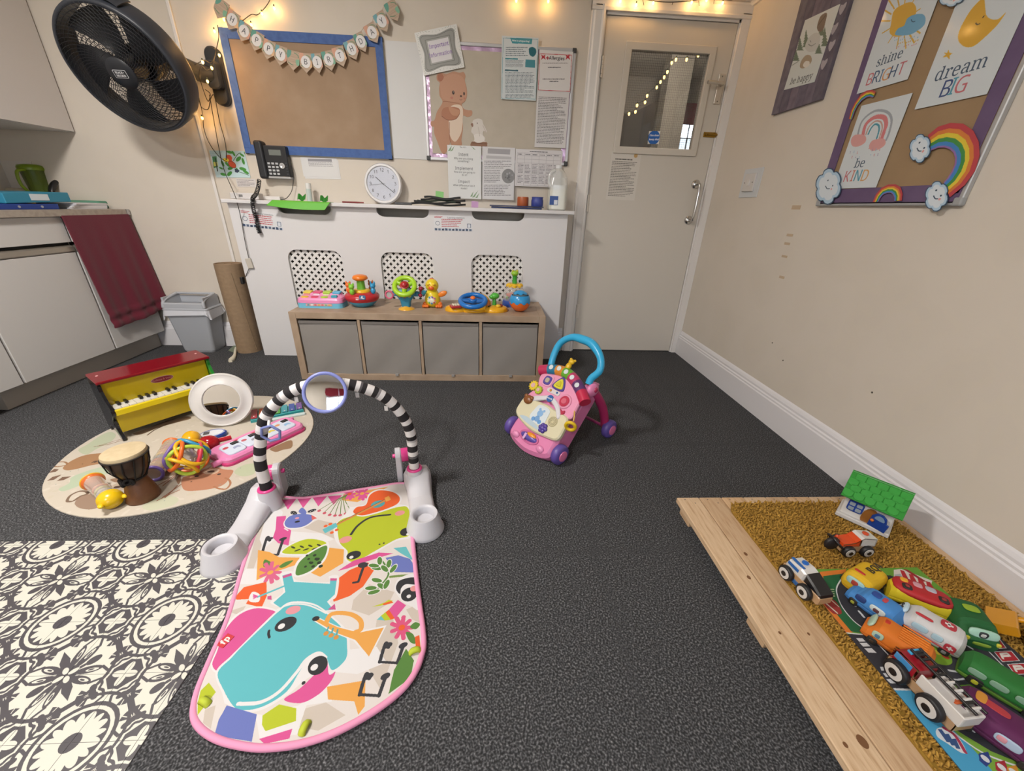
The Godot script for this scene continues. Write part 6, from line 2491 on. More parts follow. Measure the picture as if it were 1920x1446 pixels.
	lat("sucker_foot",[[0.0,0.0],[0.048,0.0],[0.046,0.004],[0.03,0.012],[0.022,0.02],[0.0,0.02]],"d9a32f",t)
	st = mb()
	loft(st,[rr.call(0.014,0.05,0.04,0.012,0),rr.call(0.03,0.056,0.045,0.014,0),rr.call(0.05,0.062,0.05,0.016,0),rr.call(0.075,0.1,0.055,0.02,-0.004),rr.call(0.1,0.12,0.06,0.02,-0.008),rr.call(0.115,0.1,0.05,0.02,-0.01)],true)
	obj("stand", st, plastic("2f7f9f", 0.3), t)
	for sx in [-1, 1]:
		lat("eye_ring",[[0.0,0.0],[0.011,0.0],[0.011,0.003],[0.006,0.004],[0.0,0.002]],"c9cf4a" if sx > 0 else "d99a3a",t,Transform3D(Basis(Vector3(1,0,0),PI / 2 - 0.1),Vector3(sx * 0.028,0.085,0.024)))
		slab("cog_tab",round_rect(0.03,0.03,0.008),0.012,0.003,"2a7595",t,Transform3D(Basis.IDENTITY,Vector3(sx * 0.062,0.09,-0.01)))
	slab("heart_badge",smooth2(v2([0,0.006,0.008,0.008,0.008,0.0,0,-0.009,-0.008,0.0,-0.008,0.008])),0.003,0,"b02f4a",t,Transform3D(Basis.IDENTITY,Vector3(0,0.078,0.0265)))
	var wb := Basis(Vector3(1, 0, 0), -0.75)
	st = mb()
	torus(st, Vector3(0, 0.135, 0.005), 0.058, 0.0145, wb, 36, 12)
	obj("wheel_rim", st, plastic("9fcc2f", 0.28), t)
	st = mb()
	for k in 3:
		var a := PI / 2 + TAU * k / 3 + PI
		tube(st,[Vector3(0,0.135,0.005) + wb * Vector3(0,0,-0.004),Vector3(0,0.135,0.005) + wb * Vector3(cos(a) * 0.055,sin(a) * 0.055,0)],[0.02,0.01],10)
	obj("wheel_spokes", st, plastic("93c22c", 0.28), t)
	lat("horn",[[0.026,0.0],[0.026,0.006],[0.02,0.008],[0.02,0.008],[0.02,0.014],[0.012,0.022],[0.0,0.024]],"a8232c",t,Transform3D(wb * Basis(Vector3(1,0,0),PI / 2),Vector3(0,0.135,0.005) + wb * Vector3(0,0,0.008)))
	st = mb()
	torus(st, Vector3(-0.095, 0.082, 0.0), 0.021, 0.006, Basis.IDENTITY, 24, 8)
	obj("mirror_ring", st, plastic("c9607c", 0.3), t)
	lat("mirror_disc",[[0.02,0.0],[0.02,0.002],[0.0,0.002]],"a9a9a8",t,Transform3D(Basis(Vector3(1,0,0),PI / 2),Vector3(-0.095,0.082,0.0)),20,0.12)
	tub("side_arm", [Vector3(-0.075, 0.085, 0), Vector3(-0.05, 0.09, -0.005)], 0.005, "c9607c", t, 8)
	tub("side_arm",[Vector3(0.06,0.09,-0.005),Vector3(0.085,0.085,-0.002),Vector3(0.09,0.1,0),Vector3(0.092,0.115,0)],0.006,"7a2030",t,8)
	sph("rattle_ball", Vector3(0.092, 0.122, 0.0), 0.014, "8f2034", t)
	sph("rattle_ball", Vector3(0.088, 0.082, 0.0), 0.012, "8f2034", t)
	# ---------------- duck
	t = thing("toy_duck","yellow toy duck with blue and orange wings and white button tummy","toy",Vector3(-0.357,Y,-2.415))
	lat("body",[[0.0,0.004],[0.034,0.006],[0.046,0.025],[0.048,0.05],[0.04,0.08],[0.03,0.1],[0.0,0.105]],"dcc52a",t)
	sph("tummy", Vector3(0, 0.045, 0.014), Vector3(0.037, 0.04, 0.037), "d6d4c8", t)
	sph("head", Vector3(0, 0.13, 0.0), Vector3(0.04, 0.039, 0.038), "e0c62a", t)
	lat("beak",[[0.0,0.0],[0.014,0.0],[0.017,0.006],[0.01,0.014],[0.0,0.016]],"d9612a",t,Transform3D(Basis(Vector3(1,0,0),PI / 2).scaled(Vector3(1,0.7,1)),Vector3(0,0.12,0.032)))
	for sx in [-1, 1]:
		sph("eye", Vector3(sx * 0.016, 0.139, 0.03), Vector3(0.010, 0.010, 0.008), "d99a2a", t)
		sph("eyelid", Vector3(sx * 0.016, 0.143, 0.032), Vector3(0.0085, 0.006, 0.008), "e8d23a", t)
		st = mb()
		ball(st,Vector3.ZERO,Vector3(0.03,0.016,0.01),Transform3D(Basis(Vector3(0,0,1),-0.45 * sx if sx < 0 else 0.45),Vector3(sx * 0.062,0.082,0.01)))
		obj("wing", st, plastic("3a9fc6" if sx < 0 else "e0802a", 0.3), t)
		st = mb()
		for k in 3:
			ball(st, Vector3(sx * 0.04 + (k - 1) * 0.012, 0.011, 0.03), Vector3(0.011, 0.011, 0.02))
		ball(st, Vector3(sx * 0.042, 0.018, 0.012), Vector3(0.018, 0.018, 0.018))
		obj("foot", st, plastic("e0742a", 0.3), t)
	var dc := ["4f9fc6", "8a6fb0", "cf6f8a", "d98a3a", "b03a3a", "4f7fb0", "5faf5a"]
	for k in 7:
		var a := -0.6 + k * 0.75
		sph("tummy_button",Vector3(sin(a) * 0.021,0.05 + cos(a) * 0.02,0.0495 - 0.004 * absf(sin(a))),Vector3(0.006,0.006,0.003),dc[k],t)
	tub("tuft",[Vector3(-0.012,0.168,0),Vector3(0,0.171,0),Vector3(0.012,0.168,0)],0.003,"c9682a",t,6)
	# ---------------- driving toy
	t = thing("driving_toy","yellow dashboard toy with blue steering wheel, orange button and green lever","toy",Vector3(-0.092,Y,-2.345))
	t.scale = Vector3.ONE * 1.12
	st = mb()
	for q in [[-0.1, 0.01, 0.062, 0.05], [-0.01, 0.0, 0.08, 0.062], [0.1, 0.0, 0.075, 0.056]]:
		lathe(st,[[0.0,0.0],[q[2],0.0],[q[2],0.0],[q[2] + 0.002,0.008],[q[2] - 0.006,0.02],[q[2] - 0.02,0.026],[0.0,0.028]],28,Transform3D(Basis.IDENTITY.scaled(Vector3(1,1,q[3] / q[2])),Vector3(q[0],0,q[1])))
	obj("base", st, plastic("dfa51f", 0.28), t)
	st = mb()
	tube(st,curve([Vector3(-0.07,0.025,-0.03),Vector3(-0.05,0.062,-0.036),Vector3(0.0,0.075,-0.038),Vector3(0.05,0.062,-0.036),Vector3(0.075,0.025,-0.03)]),0.013,10)
	obj("arch", st, plastic("e0ac2a", 0.28), t)
	slab("dial_panel", circle2(0.045, 24, 0.028), 0.004, 0, "8a76a6", t, fr(Vector3(0, 0.046, -0.03), -0.4))
	rbx("red_panel",Vector3(-0.112,0.029,0.012),Vector3(0.055,0.012,0.05),0.005,"a52a2f",t,Transform3D(Basis(Vector3.UP,0.3),Vector3.ZERO))
	for k in 3:
		rbx("piano_key",Vector3(-0.122 + k * 0.013,0.037,0.004),Vector3(0.01,0.006,0.03),0.002,"e0d9c0",t,Transform3D(Basis(Vector3.UP,0.3),Vector3.ZERO))
	var sb := Basis(Vector3(1, 0, 0), -1.28)
	st = mb()
	torus(st, Vector3(-0.012, 0.058, 0.03), 0.066, 0.0125, sb, 36, 12)
	obj("steering_rim", st, plastic("1f6fc0", 0.25), t)
	st = mb()
	tube(st,[Vector3(-0.072,0.058,0.03),Vector3(-0.03,0.056,0.03),Vector3(0.006,0.056,0.03),Vector3(0.048,0.058,0.03)],[0.009,0.016,0.016,0.009],10)
	lathe(st,[[0.0,0.0],[0.022,0.0],[0.024,0.012],[0.018,0.02],[0.0,0.022]],20,Transform3D(sb * Basis(Vector3(1,0,0),PI / 2),Vector3(-0.012,0.054,0.03)))
	lathe(st,[[0.014,0.0],[0.014,0.045],[0.0,0.045]],16,Transform3D(Basis(Vector3(1,0,0),0.3),Vector3(-0.012,0.02,0.015)))
	obj("steering_hub", st, plastic("1b63b0", 0.25), t)
	lat("horn_button",[[0.0,0.0],[0.013,0.0],[0.013,0.004],[0.008,0.009],[0.0,0.01]],"e0702a",t,Transform3D(sb * Basis(Vector3(1,0,0),PI / 2),Vector3(-0.012,0.074,0.04)))
	lat("lever_foot",[[0.012,0.0],[0.01,0.02],[0.008,0.04],[0.0,0.04]],"3f9a3a",t,Transform3D(Basis.IDENTITY,Vector3(0.102,0.026,-0.02)))
	st = mb()
	ball(st, Vector3(0.105, 0.076, -0.018), Vector3(0.024, 0.017, 0.02))
	ball(st, Vector3(0.088, 0.07, -0.016), Vector3(0.014, 0.012, 0.012))
	obj("lever_knob", st, plastic("4fae3f", 0.3), t)
	lat("orange_cone",[[0.016,0.0],[0.012,0.02],[0.005,0.032],[0.0,0.033]],"df7f2f",t,Transform3D(Basis.IDENTITY,Vector3(0.066,0.026,-0.012)))
	st = mb()
	tube(st, [Vector3(0.074, 0.03, 0.028), Vector3(0.076, 0.031, 0.012), Vector3(0.084, 0.031, 0.015)], 0.002, 6)
	ball(st, Vector3(0.071, 0.03, 0.03), Vector3(0.005, 0.003, 0.004))
	obj("music_note", st, plastic("2a3a2a", 0.4), t)
	sph("round_knob", Vector3(0.135, 0.03, 0.01), Vector3(0.013, 0.01, 0.013), "8a3a2a", t)
	sph("bird_knob", Vector3(0.122, 0.032, 0.03), Vector3(0.014, 0.01, 0.012), "e0b52f", t)
	# ---------------- spinning top behind the ball
	t = thing("spinning_top","clear domed spinning toy with green plunger and frog knob","toy",Vector3(0.15,Y,-2.505))
	lat("base",[[0.0,0.0],[0.07,0.0],[0.075,0.008],[0.075,0.0],[0.076,0.01],[0.074,0.03],[0.07,0.036],[0.0,0.036]],"2f4fa0",t)
	var clr := mat(Color(0.92, 0.9, 0.88, 0.22), 0.05)
	clr.transparency = BaseMaterial3D.TRANSPARENCY_ALPHA
	st = mb()
	lathe(st, [[0.07, 0.036], [0.072, 0.06], [0.064, 0.095], [0.045, 0.125], [0.03, 0.135]], 28)
	obj("dome", st, clr, t)
	lat("spinner", [[0.0, 0.06], [0.05, 0.062], [0.052, 0.07], [0.02, 0.078], [0.0, 0.08]], "cf5540", t)
	for k in 6:
		var a := TAU * k / 6
		sph("bead",Vector3(cos(a) * 0.045,0.046,sin(a) * 0.045),0.009,["cf4f3a","d9b53a","3f8fb0","6fae4a","b05f9a","d98a3a"][k],t)
	st = mb()
	var pet := PackedVector2Array()
	for k in 40:
		var a := TAU * k / 40
		pet.append(Vector2(cos(a), sin(a)) * (0.048 + 0.006 * cos(a * 8)))
	plate(st, pet, 0.02, 0.008, Transform3D(FLAT, Vector3(0, 0.118, 0)))
	obj("petal_collar", st, plastic("e3b52a", 0.3), t)
	lat("plunger", [[0.016, 0.13], [0.015, 0.15], [0.014, 0.18], [0.018, 0.186], [0.0, 0.186]], "3f9f3a", t)
	sph("frog_knob", Vector3(0, 0.2, 0), Vector3(0.024, 0.017, 0.022), "8fc23a", t)
	for sx in [-1, 1]:
		sph("frog_eye", Vector3(sx * 0.013, 0.214, 0.006), 0.008, "b5b53a", t)
	# ---------------- blue and orange ball
	t = thing("toy_ball","blue and orange toy ball with wavy rim in front of spinning toy","toy",Vector3(0.176,Y,-2.345))
	st = mb()
	var rb_ := 0.062
	for half in 2:
		st = mb()
		var f := func(u: float, v: float) -> Vector3:
			var lo := -u * TAU
			var edge := -0.12 + 0.10 * sin(lo * 9.0)
			var la: float = lerpf(-PI / 2, edge, v) if half == 0 else lerpf(edge + 0.02, 0.62, v)
			var r := rb_ if half == 0 else rb_ * 1.005
			return Vector3(cos(la) * cos(lo) * r, rb_ + sin(la) * r, cos(la) * sin(lo) * r)
		cloth(st, 72, 10, f, 0.002)
		obj("orange_half" if half == 0 else "blue_half", st, plastic("d9682a" if half == 0 else "2f93d0", 0.25), t)
	lat("inner_drum", [[0.0, 0.09], [0.045, 0.09], [0.045, 0.108], [0.0, 0.108]], "5a6f78", t)
	st = mb()
	var cap := func(u: float, v: float) -> Vector3:
		var lo := -u * TAU
		var la: float = lerpf(0.82 + 0.08 * sin(lo * 7.0), PI / 2, v)
		return Vector3(cos(la) * cos(lo) * rb_, rb_ * 1.02 + sin(la) * rb_, cos(la) * sin(lo) * rb_)
	cloth(st, 56, 6, cap, 0.002)
	obj("blue_cap", st, plastic("2f93d0", 0.25), t)
func rug_things():
	var st: SurfaceTool
	var t: Node3D
	# ---------------- round printed rug
	var RC := Vector3(-1.294, 0, -1.527)
	var RR := 0.462
	st = mb()
	var rim := PackedVector2Array()
	for i in 72:
		var a := TAU * i / 72
		rim.append(Vector2(cos(a), sin(a)) * RR * (1.0 + 0.006 * sin(a * 3.0) + 0.003 * sin(a * 7.0)))
	plate(st, rim, 0.005, 0.0015, Transform3D(FLAT, Vector3.ZERO), false, Rect2(-RR, -RR, 2 * RR, 2 * RR))
	var rug := MeshInstance3D.new()
	rug.mesh = st.commit()
	put(rug, "round_rug", null)
	rug.position = RC
	tag(rug, "round cream rug printed with woodland animals under the toy piano", "rug")
	var p := Pic.new(900, 900, "b9b1a4")
	p.ppm = 900.0 / (2 * RR)
	p.use_map = true
	p.mp = func(q: Vector2) -> Vector2:
		var w := fy(q.x, q.y, 0.005) - RC
		return Vector2(w.x / (2 * RR) + 0.5, w.z / (2 * RR) + 0.5)
	p.region(70, 780, 0.21354)
	var rn := RandomNumberGenerator.new()
	rn.seed = 5
	for k in 500:
		p.disc(Vector2(rn.randf() * 900,rn.randf() * 900),rn.randf_range(4,16),rn.randf_range(3,9),Color(["b4ac9e","beb6aa","c0b9ad","b7af9f"][k % 4]),rn.randf() * PI)
	p.blob([360, 300, 440, 250, 560, 170, 640, 140, 690, 170, 640, 230, 520, 290, 430, 340], "a5ab93")
	p.blob([190,640,280,590,300,540,420,490,560,450,690,440,690,500,560,520,420,590,300,640,220,662],"a4b19a")
	p.blob([1730, 490, 1790, 440, 1900, 420, 1910, 500, 1830, 530, 1760, 520], "a9b095")
	p.blob([920, 800, 1000, 740, 1150, 700, 1240, 730, 1180, 790, 1000, 830], "b1b39c")
	p.line([500, 270, 620, 250, 740, 215], 0.004, "7c5a46")
	p.line([540, 262, 640, 232, 735, 205], 0.003, "7c5a46")
	p.blob([225,455,290,400,400,350,520,330,620,330,640,380,600,410,470,435,350,465,260,478],"95704f")
	p.line([140, 430, 180, 408, 240, 405, 262, 425, 220, 440, 160, 445], 0.006, "8a6648", true, true)
	p.dot(508, 405, 0.006, "3a2b22", 0.004)
	p.line([478, 412, 505, 396, 535, 398], 0.003, "3a2b22")
	p.dot(397, 422, 0.002, "4a382c")
	for q in [[100, 500, 190, 470], [85, 570, 215, 515], [170, 572, 300, 530]]:
		p.poly([q[0], q[1], q[0] + 50, q[1] - 35, q[2], q[3], q[0] + 60, q[1] - 8], "6b5343")
	p.blob([330, 760, 370, 710, 440, 690, 520, 690, 560, 740, 540, 800, 460, 822, 380, 812, 340, 790], "8a7463")
	p.line([262,745,290,700,360,665,420,662,440,685,380,705,320,745,285,752],0.008,"6e5a4a",true,true)
	p.blob([630, 640, 680, 600, 760, 560, 830, 560, 860, 610, 800, 650, 700, 650], "ada08f")
	p.blob([640, 560, 720, 540, 790, 540, 800, 565, 700, 585], "8a6f5a")
	p.dot(702, 625, 0.012, "4a382e", 0.008)
	p.blob([1265,600,1280,540,1380,510,1470,470,1560,450,1640,470,1720,480,1690,540,1640,600,1550,635,1420,655,1300,655],"a8755a")
	p.line([1550, 620, 1600, 640, 1660, 640, 1695, 595, 1680, 560, 1650, 545], 0.007, "9a6a4c")
	p.blob([1450, 490, 1500, 465, 1580, 462, 1598, 480, 1560, 508, 1480, 512], "bba18a")
	p.dot(1525, 488, 0.014, "4a3a30", 0.007)
	p.dot(1400, 530, 0.008, "3a2c26", 0.005)
	p.dot(1596, 512, 0.007, "3a2c26", 0.005)
	p.dot(1352, 577, 0.003, "5a4032")
	for q in [[1265,600,1180,660,1100,715],[1230,610,1150,690,1050,745],[1250,650,1160,690,1120,720],[1240,500,1130,570,1060,610],[1260,490,1170,560,1100,615]]:
		p.line(q, 0.004, "8a5a44")
	p.blob([1100, 470, 1180, 455, 1280, 480, 1290, 510, 1180, 525, 1060, 520], "7a6450")
	p.blob([1240, 600, 1220, 560, 1250, 510, 1262, 560], "8a6a54")
	p.region(340, 690, 0.1383)
	p.blob([1200, 1100, 1300, 1050, 1480, 980, 1510, 1040, 1480, 1090, 1380, 1110, 1280, 1140], "84684e")
	p.region(150, 650, 0.140625)
	p.blob([700, 1160, 900, 1090, 1100, 1010, 1400, 930, 1480, 960, 1300, 1010, 1050, 1080, 820, 1170], "6a543f")
	p.line([900, 1180, 1000, 1110, 1150, 1040], 0.006, "53412f")
	for k in 60:
		p.disc(Vector2(rn.randf() * 900, rn.randf() * 900), 2.0, 2.0, Color("7f8a86"))
	rug.material_override = pic_mat(p.im, 0.9)
	var TY := 0.0052
	# ---------------- toy piano
	t = thing("toy_piano","yellow toy piano with red lid and black side on the round rug","piano",Vector3(-1.569,TY,-1.752),0.931)
	var yel := plastic("c2a90e", 0.22)
	st = mb()
	rb(st, Vector3(0, 0.266, 0.004), Vector3(0.41, 0.013, 0.155), 0.005)
	var lid := obj("lid", st, plastic("720b17", 0.12), t)
	for sx in [-1, 1]:
		sph("lid_screw", Vector3(sx * 0.18, 0.2725, -0.01), Vector3(0.005, 0.0015, 0.005), "c9a3a3", lid)
	var side := smooth2(v2([-0.075,0.0,-0.075,0.13,-0.07,0.255,0.0,0.259,0.062,0.258,0.066,0.225,0.085,0.185,0.118,0.16,0.122,0.13,0.1,0.11,0.072,0.085,0.075,0.05,0.112,0.02,0.11,0.0,0.085,0.0,0.04,0.03,-0.03,0.03,-0.05,0.0]),3)
	for sx in [-1, 1]:
		st = mb()
		plate(st,side,0.012,0.002,Transform3D(Basis(Vector3(0,0,1),Vector3(0,1,0),Vector3(-1,0,0)),Vector3(sx * 0.197 + 0.006,0,0)))
		obj("side_panel",st,plastic("14151a" if sx < 0 else "1f7d2c",0.12),t).set_meta("label","glossy black side" if sx < 0 else "glossy green side")
	st = mb()
	bx(st,Vector3(0,0.205,0.047),Vector3(0.378,0.115,0.008),Transform3D(Basis(Vector3(1,0,0),-0.0),Vector3.ZERO))
	obj("music_board", st, yel, t)
	st = mb()
	bx(st, Vector3(0, 0.135, 0.07), Vector3(0.378, 0.012, 0.085))
	rb(st, Vector3(0, 0.136, 0.114), Vector3(0.382, 0.026, 0.014), 0.003)
	obj("key_bed", st, plastic("d6bf1a", 0.22), t)
	st = mb()
	bx(st, Vector3(0, 0.078, 0.075), Vector3(0.378, 0.1, 0.008))
	obj("lower_panel", st, yel, t)
	st = mb()
	bx(st, Vector3(0, 0.14, -0.068), Vector3(0.378, 0.24, 0.008))
	obj("back_panel", st, yel, t)
	st = mb()
	plate(st, circle2(0.042, 32, 0.0135), 0.0012, 0, Transform3D(Basis.IDENTITY, Vector3(0.01, 0.21, 0.0512)))
	obj("emblem_rim", st, plastic("c9a0a0", 0.3), t)
	st = mb()
	plate(st, circle2(0.040, 32, 0.012), 0.0014, 0, Transform3D(Basis.IDENTITY, Vector3(0.01, 0.21, 0.0514)))
	obj("emblem", st, plastic("7d1620", 0.3), t)
	text("Melissa & Doug",0.0105,plastic("c98f8f",0.4),t,Transform3D(Basis.IDENTITY,Vector3(0.01,0.21,0.0532)),"Droid Serif",false,0.0005)
	for k in 15:
		var x := -0.175 + k * 0.025
		rbx("white_key",Vector3(x,0.147,0.079),Vector3(0.0238,0.013,0.056),0.0015,"cfcdc6",t,Transform3D.IDENTITY,0.25)
		if (k % 7) in [0, 1, 3, 4, 5] and k < 14:
			rbx("black_key",Vector3(x + 0.0125,0.158,0.066),Vector3(0.0125,0.014,0.032),0.003,"18171a",t,Transform3D.IDENTITY,0.25)
	# ---------------- round mirror leaning on the piano
	var mc := Vector3(-1.252, 0.1245, -1.683)
	var mn := Vector3(0.335, 0.29, 0.896).normalized()
	t = thing("round_mirror","round mirror in a wide white frame leaning by the toy piano","mirror",mc + Vector3(0,TY,0))
	var mx := Vector3.UP.cross(mn).normalized()
	t.basis = Basis(mx, mn.cross(mx), mn)
	var ax := Transform3D(Basis(Vector3(1, 0, 0), PI / 2), Vector3.ZERO)
	var MR := 0.1265
	st = mb()
	lathe(st,[[0.0,-0.018],[MR - 0.004,-0.018],[MR,-0.012],[MR,-0.006],[MR - 0.006,-0.001],[MR - 0.012,-0.0035],[MR - 0.04,0.001],[MR - 0.046,0.006],[MR - 0.052,0.006],[MR - 0.054,0.001],[MR - 0.054,-0.004],[0.0,-0.004]],56,ax)
	obj("frame", st, plastic("c9c7c5", 0.35), t)
	st = mb()
	lathe(st, [[MR - 0.054, -0.003], [0.0, -0.003]], 48, ax)
	obj("mirror_glass", st, mat(Color(0.92, 0.92, 0.92), 0.015, 1.0), t)
	# ---------------- djembe drum
	t = thing("drum","small brown djembe drum with pale skin and black cords","drum",Vector3(-1.237,TY,-1.162))
	var skin := tri_mat(noise_img(128, 0.05, 3, 71, [Color("b7a583"), Color("c4b393")]), 0.2, 0.6)
	var dw := tri_mat(noise_img(128,0.03,4,72,[Color("54331c"),Color("6a4327"),Color("5c3a20")]),0.15,0.45)
	st = mb()
	lathe(st, [[0.0, 0.0], [0.047, 0.0], [0.049, 0.004], [0.044, 0.03], [0.034, 0.07], [0.027, 0.085]], 36)
	obj("foot", st, dw, t)
	st = mb()
	lathe(st, [[0.027, 0.085], [0.035, 0.1], [0.05, 0.13], [0.057, 0.165], [0.059, 0.19]], 36)
	obj("bowl", st, tri_mat(noise_img(128, 0.03, 4, 73, [Color("2e1c12"), Color("412a1b")]), 0.15, 0.4), t)
	st = mb()
	lathe(st, [[0.06, 0.182], [0.061, 0.19], [0.059, 0.197], [0.048, 0.2], [0.0, 0.2005]], 40)
	obj("skin", st, skin, t)
	st = mb()
	torus(st, Vector3(0, 0.183, 0), 0.0615, 0.003, Basis(Vector3(1, 0, 0), PI / 2), 40, 8)
	obj("rope_ring", st, plastic("201812", 0.8), t)
	for k in 12:
		var a := TAU * k / 12
		tub("cord",[Vector3(cos(a) * 0.0615,0.183,sin(a) * 0.0615),Vector3(cos(a + 0.13) * 0.0555,0.14,sin(a + 0.13) * 0.0555),Vector3(cos(a + 0.26) * 0.036,0.098,sin(a + 0.26) * 0.036)],0.0022,"1a1411",t,6,false,0.8)
	st = mb()
	for k in 7:
		var a := TAU * k / 7
		torus(st,Vector3(0.016 * cos(a),0.092 + 0.004 * sin(a * 2),0.034 + 0.008 * sin(a)),0.009,0.004,Basis(Vector3(0,1,0),a),14,6)
	torus(st, Vector3(0, 0.093, 0), 0.032, 0.0045, Basis(Vector3(1, 0, 0), PI / 2), 30, 8)
	obj("knot", st, plastic("171311", 0.85), t)
	# ---------------- yellow-headed rattle
	var ra := fy(208, 938, 0.034)
	var rb2 := fy(175, 905, 0.034)
	t = thing("rattle","yellow animal-head rattle with clear body and orange end on rug","rattle",Vector3(ra.x,TY,ra.z),0.0)
	var d := Vector3(rb2.x - ra.x, 0, rb2.z - ra.z)
	var L := d.length()
	t.rotation.y = atan2(d.x, d.z)
	var clr := mat(Color(0.88, 0.86, 0.82, 0.35), 0.08)
	clr.transparency = BaseMaterial3D.TRANSPARENCY_ALPHA
	var along := Transform3D(Basis(Vector3(1, 0, 0), PI / 2), Vector3(0, 0.034, 0))
	st = mb()
	ball(st, Vector3(0, 0.034, 0), Vector3(0.036, 0.033, 0.036))
	obj("head", st, plastic("d9b214", 0.25), t)
	for sx in [-1, 1]:
		sph("ear", Vector3(sx * 0.031, 0.036, -0.024), Vector3(0.008, 0.007, 0.011), "e0bd1c", t)
	st = mb()
	lathe(st,[[0.024,0.025],[0.026,0.045],[0.024,0.06],[0.027,0.075],[0.025,0.09],[0.027,L - 0.015]],24,along)
	obj("clear_body", st, clr, t)
	for k in 3:
		st = mb()
		torus(st, Vector3(0, 0.034, 0.045 + k * 0.02), 0.02, 0.004, Basis.IDENTITY, 24, 6)
		obj("inner_ring", st, plastic(["8f8a86", "b3a24a", "c9602f"][k], 0.3), t)
	lat("end_cap",[[0.0,L - 0.02],[0.024,L - 0.018],[0.031,L - 0.01],[0.032,L],[0.029,L + 0.006],[0.022,L + 0.003],[0.0,L + 0.002]],"c9652a",t,along)
	st = mb()
	torus(st, Vector3(0, 0.034, L), 0.031, 0.0032, Basis.IDENTITY, 30, 8)
	obj("end_rim", st, plastic("d9a81f", 0.3), t)
	# ---------------- rainmaker tube
	ra = fy(324, 836, 0.035)
	rb2 = fy(288, 890, 0.035)
	t = thing("rainmaker","clear tube rainmaker full of coloured beads behind the drum","toy",Vector3(ra.x,TY,ra.z))
	d = Vector3(rb2.x - ra.x, 0, rb2.z - ra.z)
	L = d.length()
	t.rotation.y = atan2(d.x, d.z)
	along = Transform3D(Basis(Vector3(1, 0, 0), PI / 2), Vector3(0, 0.034, 0))
	st = mb()
	lathe(st, [[0.0, 0.0], [0.031, 0.0], [0.031, L], [0.0, L]], 24, along)
	obj("tube", st, clr, t)
	for k in 9:
		st = mb()
		lathe(st,[[0.0,0.0],[0.0275,0.002],[0.0275,L / 9 - 0.006],[0.0,L / 9 - 0.003]],14,along.translated_local(Vector3(0,k * L / 9,0)))
		obj("bead_layer",st,plastic(["a8803a","8f5f35","9a3f4a","b5762a","c29a35","7a7f86","b5552f","b9863a","a0522d"][k],0.4),t)
	for e in [[0.0, "cf6a2a"], [L, "6a55a0"]]:
		st = mb()
		torus(st, Vector3(0, 0.034, e[0]), 0.029, 0.006, Basis.IDENTITY, 26, 8)
		obj("end_ring", st, plastic(e[1], 0.3), t)
	# ---------------- ball of linked rings
	var bc := fy(352, 858, 0.075)
	t = thing("ring_ball","ball of bright interlocked plastic rings on the round rug","toy",Vector3(bc.x,TY,bc.z))
	var rc := ["d9a81c", "d9641f", "2f86b0", "a9c23a", "7d62a8", "c9384a", "dcae22", "e0702a"]
	for k in 8:
		var nrm := Vector3(cos(k * 2.4), 0.9 - k * 0.25, sin(k * 2.4)).normalized()
		var X := nrm.cross(Vector3(0.3, 1, 0.2)).normalized()
		st = mb()
		var ringp := []
		for i in 30:
			var a := TAU * i / 30
			var q := X * cos(a) + nrm.cross(X) * sin(a)
			ringp.append(Vector3(0, 0.074, 0) + (nrm * 0.035 + q * 0.054) * (1.0 + 0.06 * sin(a * 3.0 + k)))
		tube(st, ringp, 0.0072, 8, true)
		obj("ring", st, plastic(rc[k], 0.35), t)
	st = mb()
	ball(st, Vector3(0, 0.074, 0), Vector3(0.032, 0.032, 0.032))
	obj("inner_ball", st, clr, t)
	# ---------------- egg shaker, maraca, blue clapper
	var ep := fy(360, 826, 0.03)
	t = thing("egg_shaker", "yellow egg shaker behind the ball of rings", "shaker", Vector3(ep.x, TY, ep.z), 0.6)
	st = mb()
	ball(st, Vector3(0, 0.033, 0), Vector3(0.034, 0.033, 0.044), Transform3D.IDENTITY, 24, 16)
	obj("egg", st, plastic("d9a31a", 0.25), t)
	ep = fy(393, 834, 0.03)
	t = thing("maraca","glossy red toy maraca between egg shaker and pink keyboard","maraca",Vector3(ep.x,TY,ep.z),0.0)
	st = mb()
	ball(st, Vector3(0, 0.033, 0), Vector3(0.04, 0.033, 0.034), Transform3D.IDENTITY, 24, 16)
	obj("head", st, plastic("95101c", 0.15), t)
	tub("handle", [Vector3(0.025, 0.035, -0.015), Vector3(0.06, 0.03, -0.05)], 0.01, "a81a28", t)
	var ca := fy(372, 822, 0.012)
	var cb := fy(425, 812, 0.012)
	t = thing("clapper","blue oval hand clapper with white centre and music notes","toy",Vector3((ca.x + cb.x) / 2,TY,(ca.z + cb.z) / 2),0.0)
	d = cb - ca
	t.rotation.y = -atan2(d.z, d.x)
	L = d.length()
	slab("rim", circle2(L * 0.52, 32, 0.042), 0.02, 0.006, "1c3a86", t, Transform3D(FLAT, Vector3.ZERO))
	slab("centre", circle2(L * 0.42, 32, 0.027), 0.022, 0.002, "c6c9cf", t, Transform3D(FLAT, Vector3.ZERO))
	text("♫",0.03,plastic("3a3a3e"),t,Transform3D(FLAT,Vector3(-0.02,0.0224,0)),"Droid Sans",true,0.0008)
	# ---------------- pink keyboard
	var k0 := fy(423, 868, 0.03)
	var k1 := fy(574, 797, 0.03)
	var k2 := fy(417, 830, 0.03)
	d = k1 - k0
	L = d.length()
	var X := d.normalized()
	var Wd := 0.15
	t = thing("toy_keyboard","pink baby kick keyboard with white keys on round rug","keyboard",(k0 + k1) / 2 * Vector3(1,0,1) + Vector3(X.z,0,-X.x) * Wd * 0.5 + Vector3(0,TY,0),-atan2(d.z,d.x))
	slab("base",round_rect(L * 1.02,Wd + 0.012,0.035),0.012,0.003,"b8326c",t,Transform3D(FLAT,Vector3.ZERO))
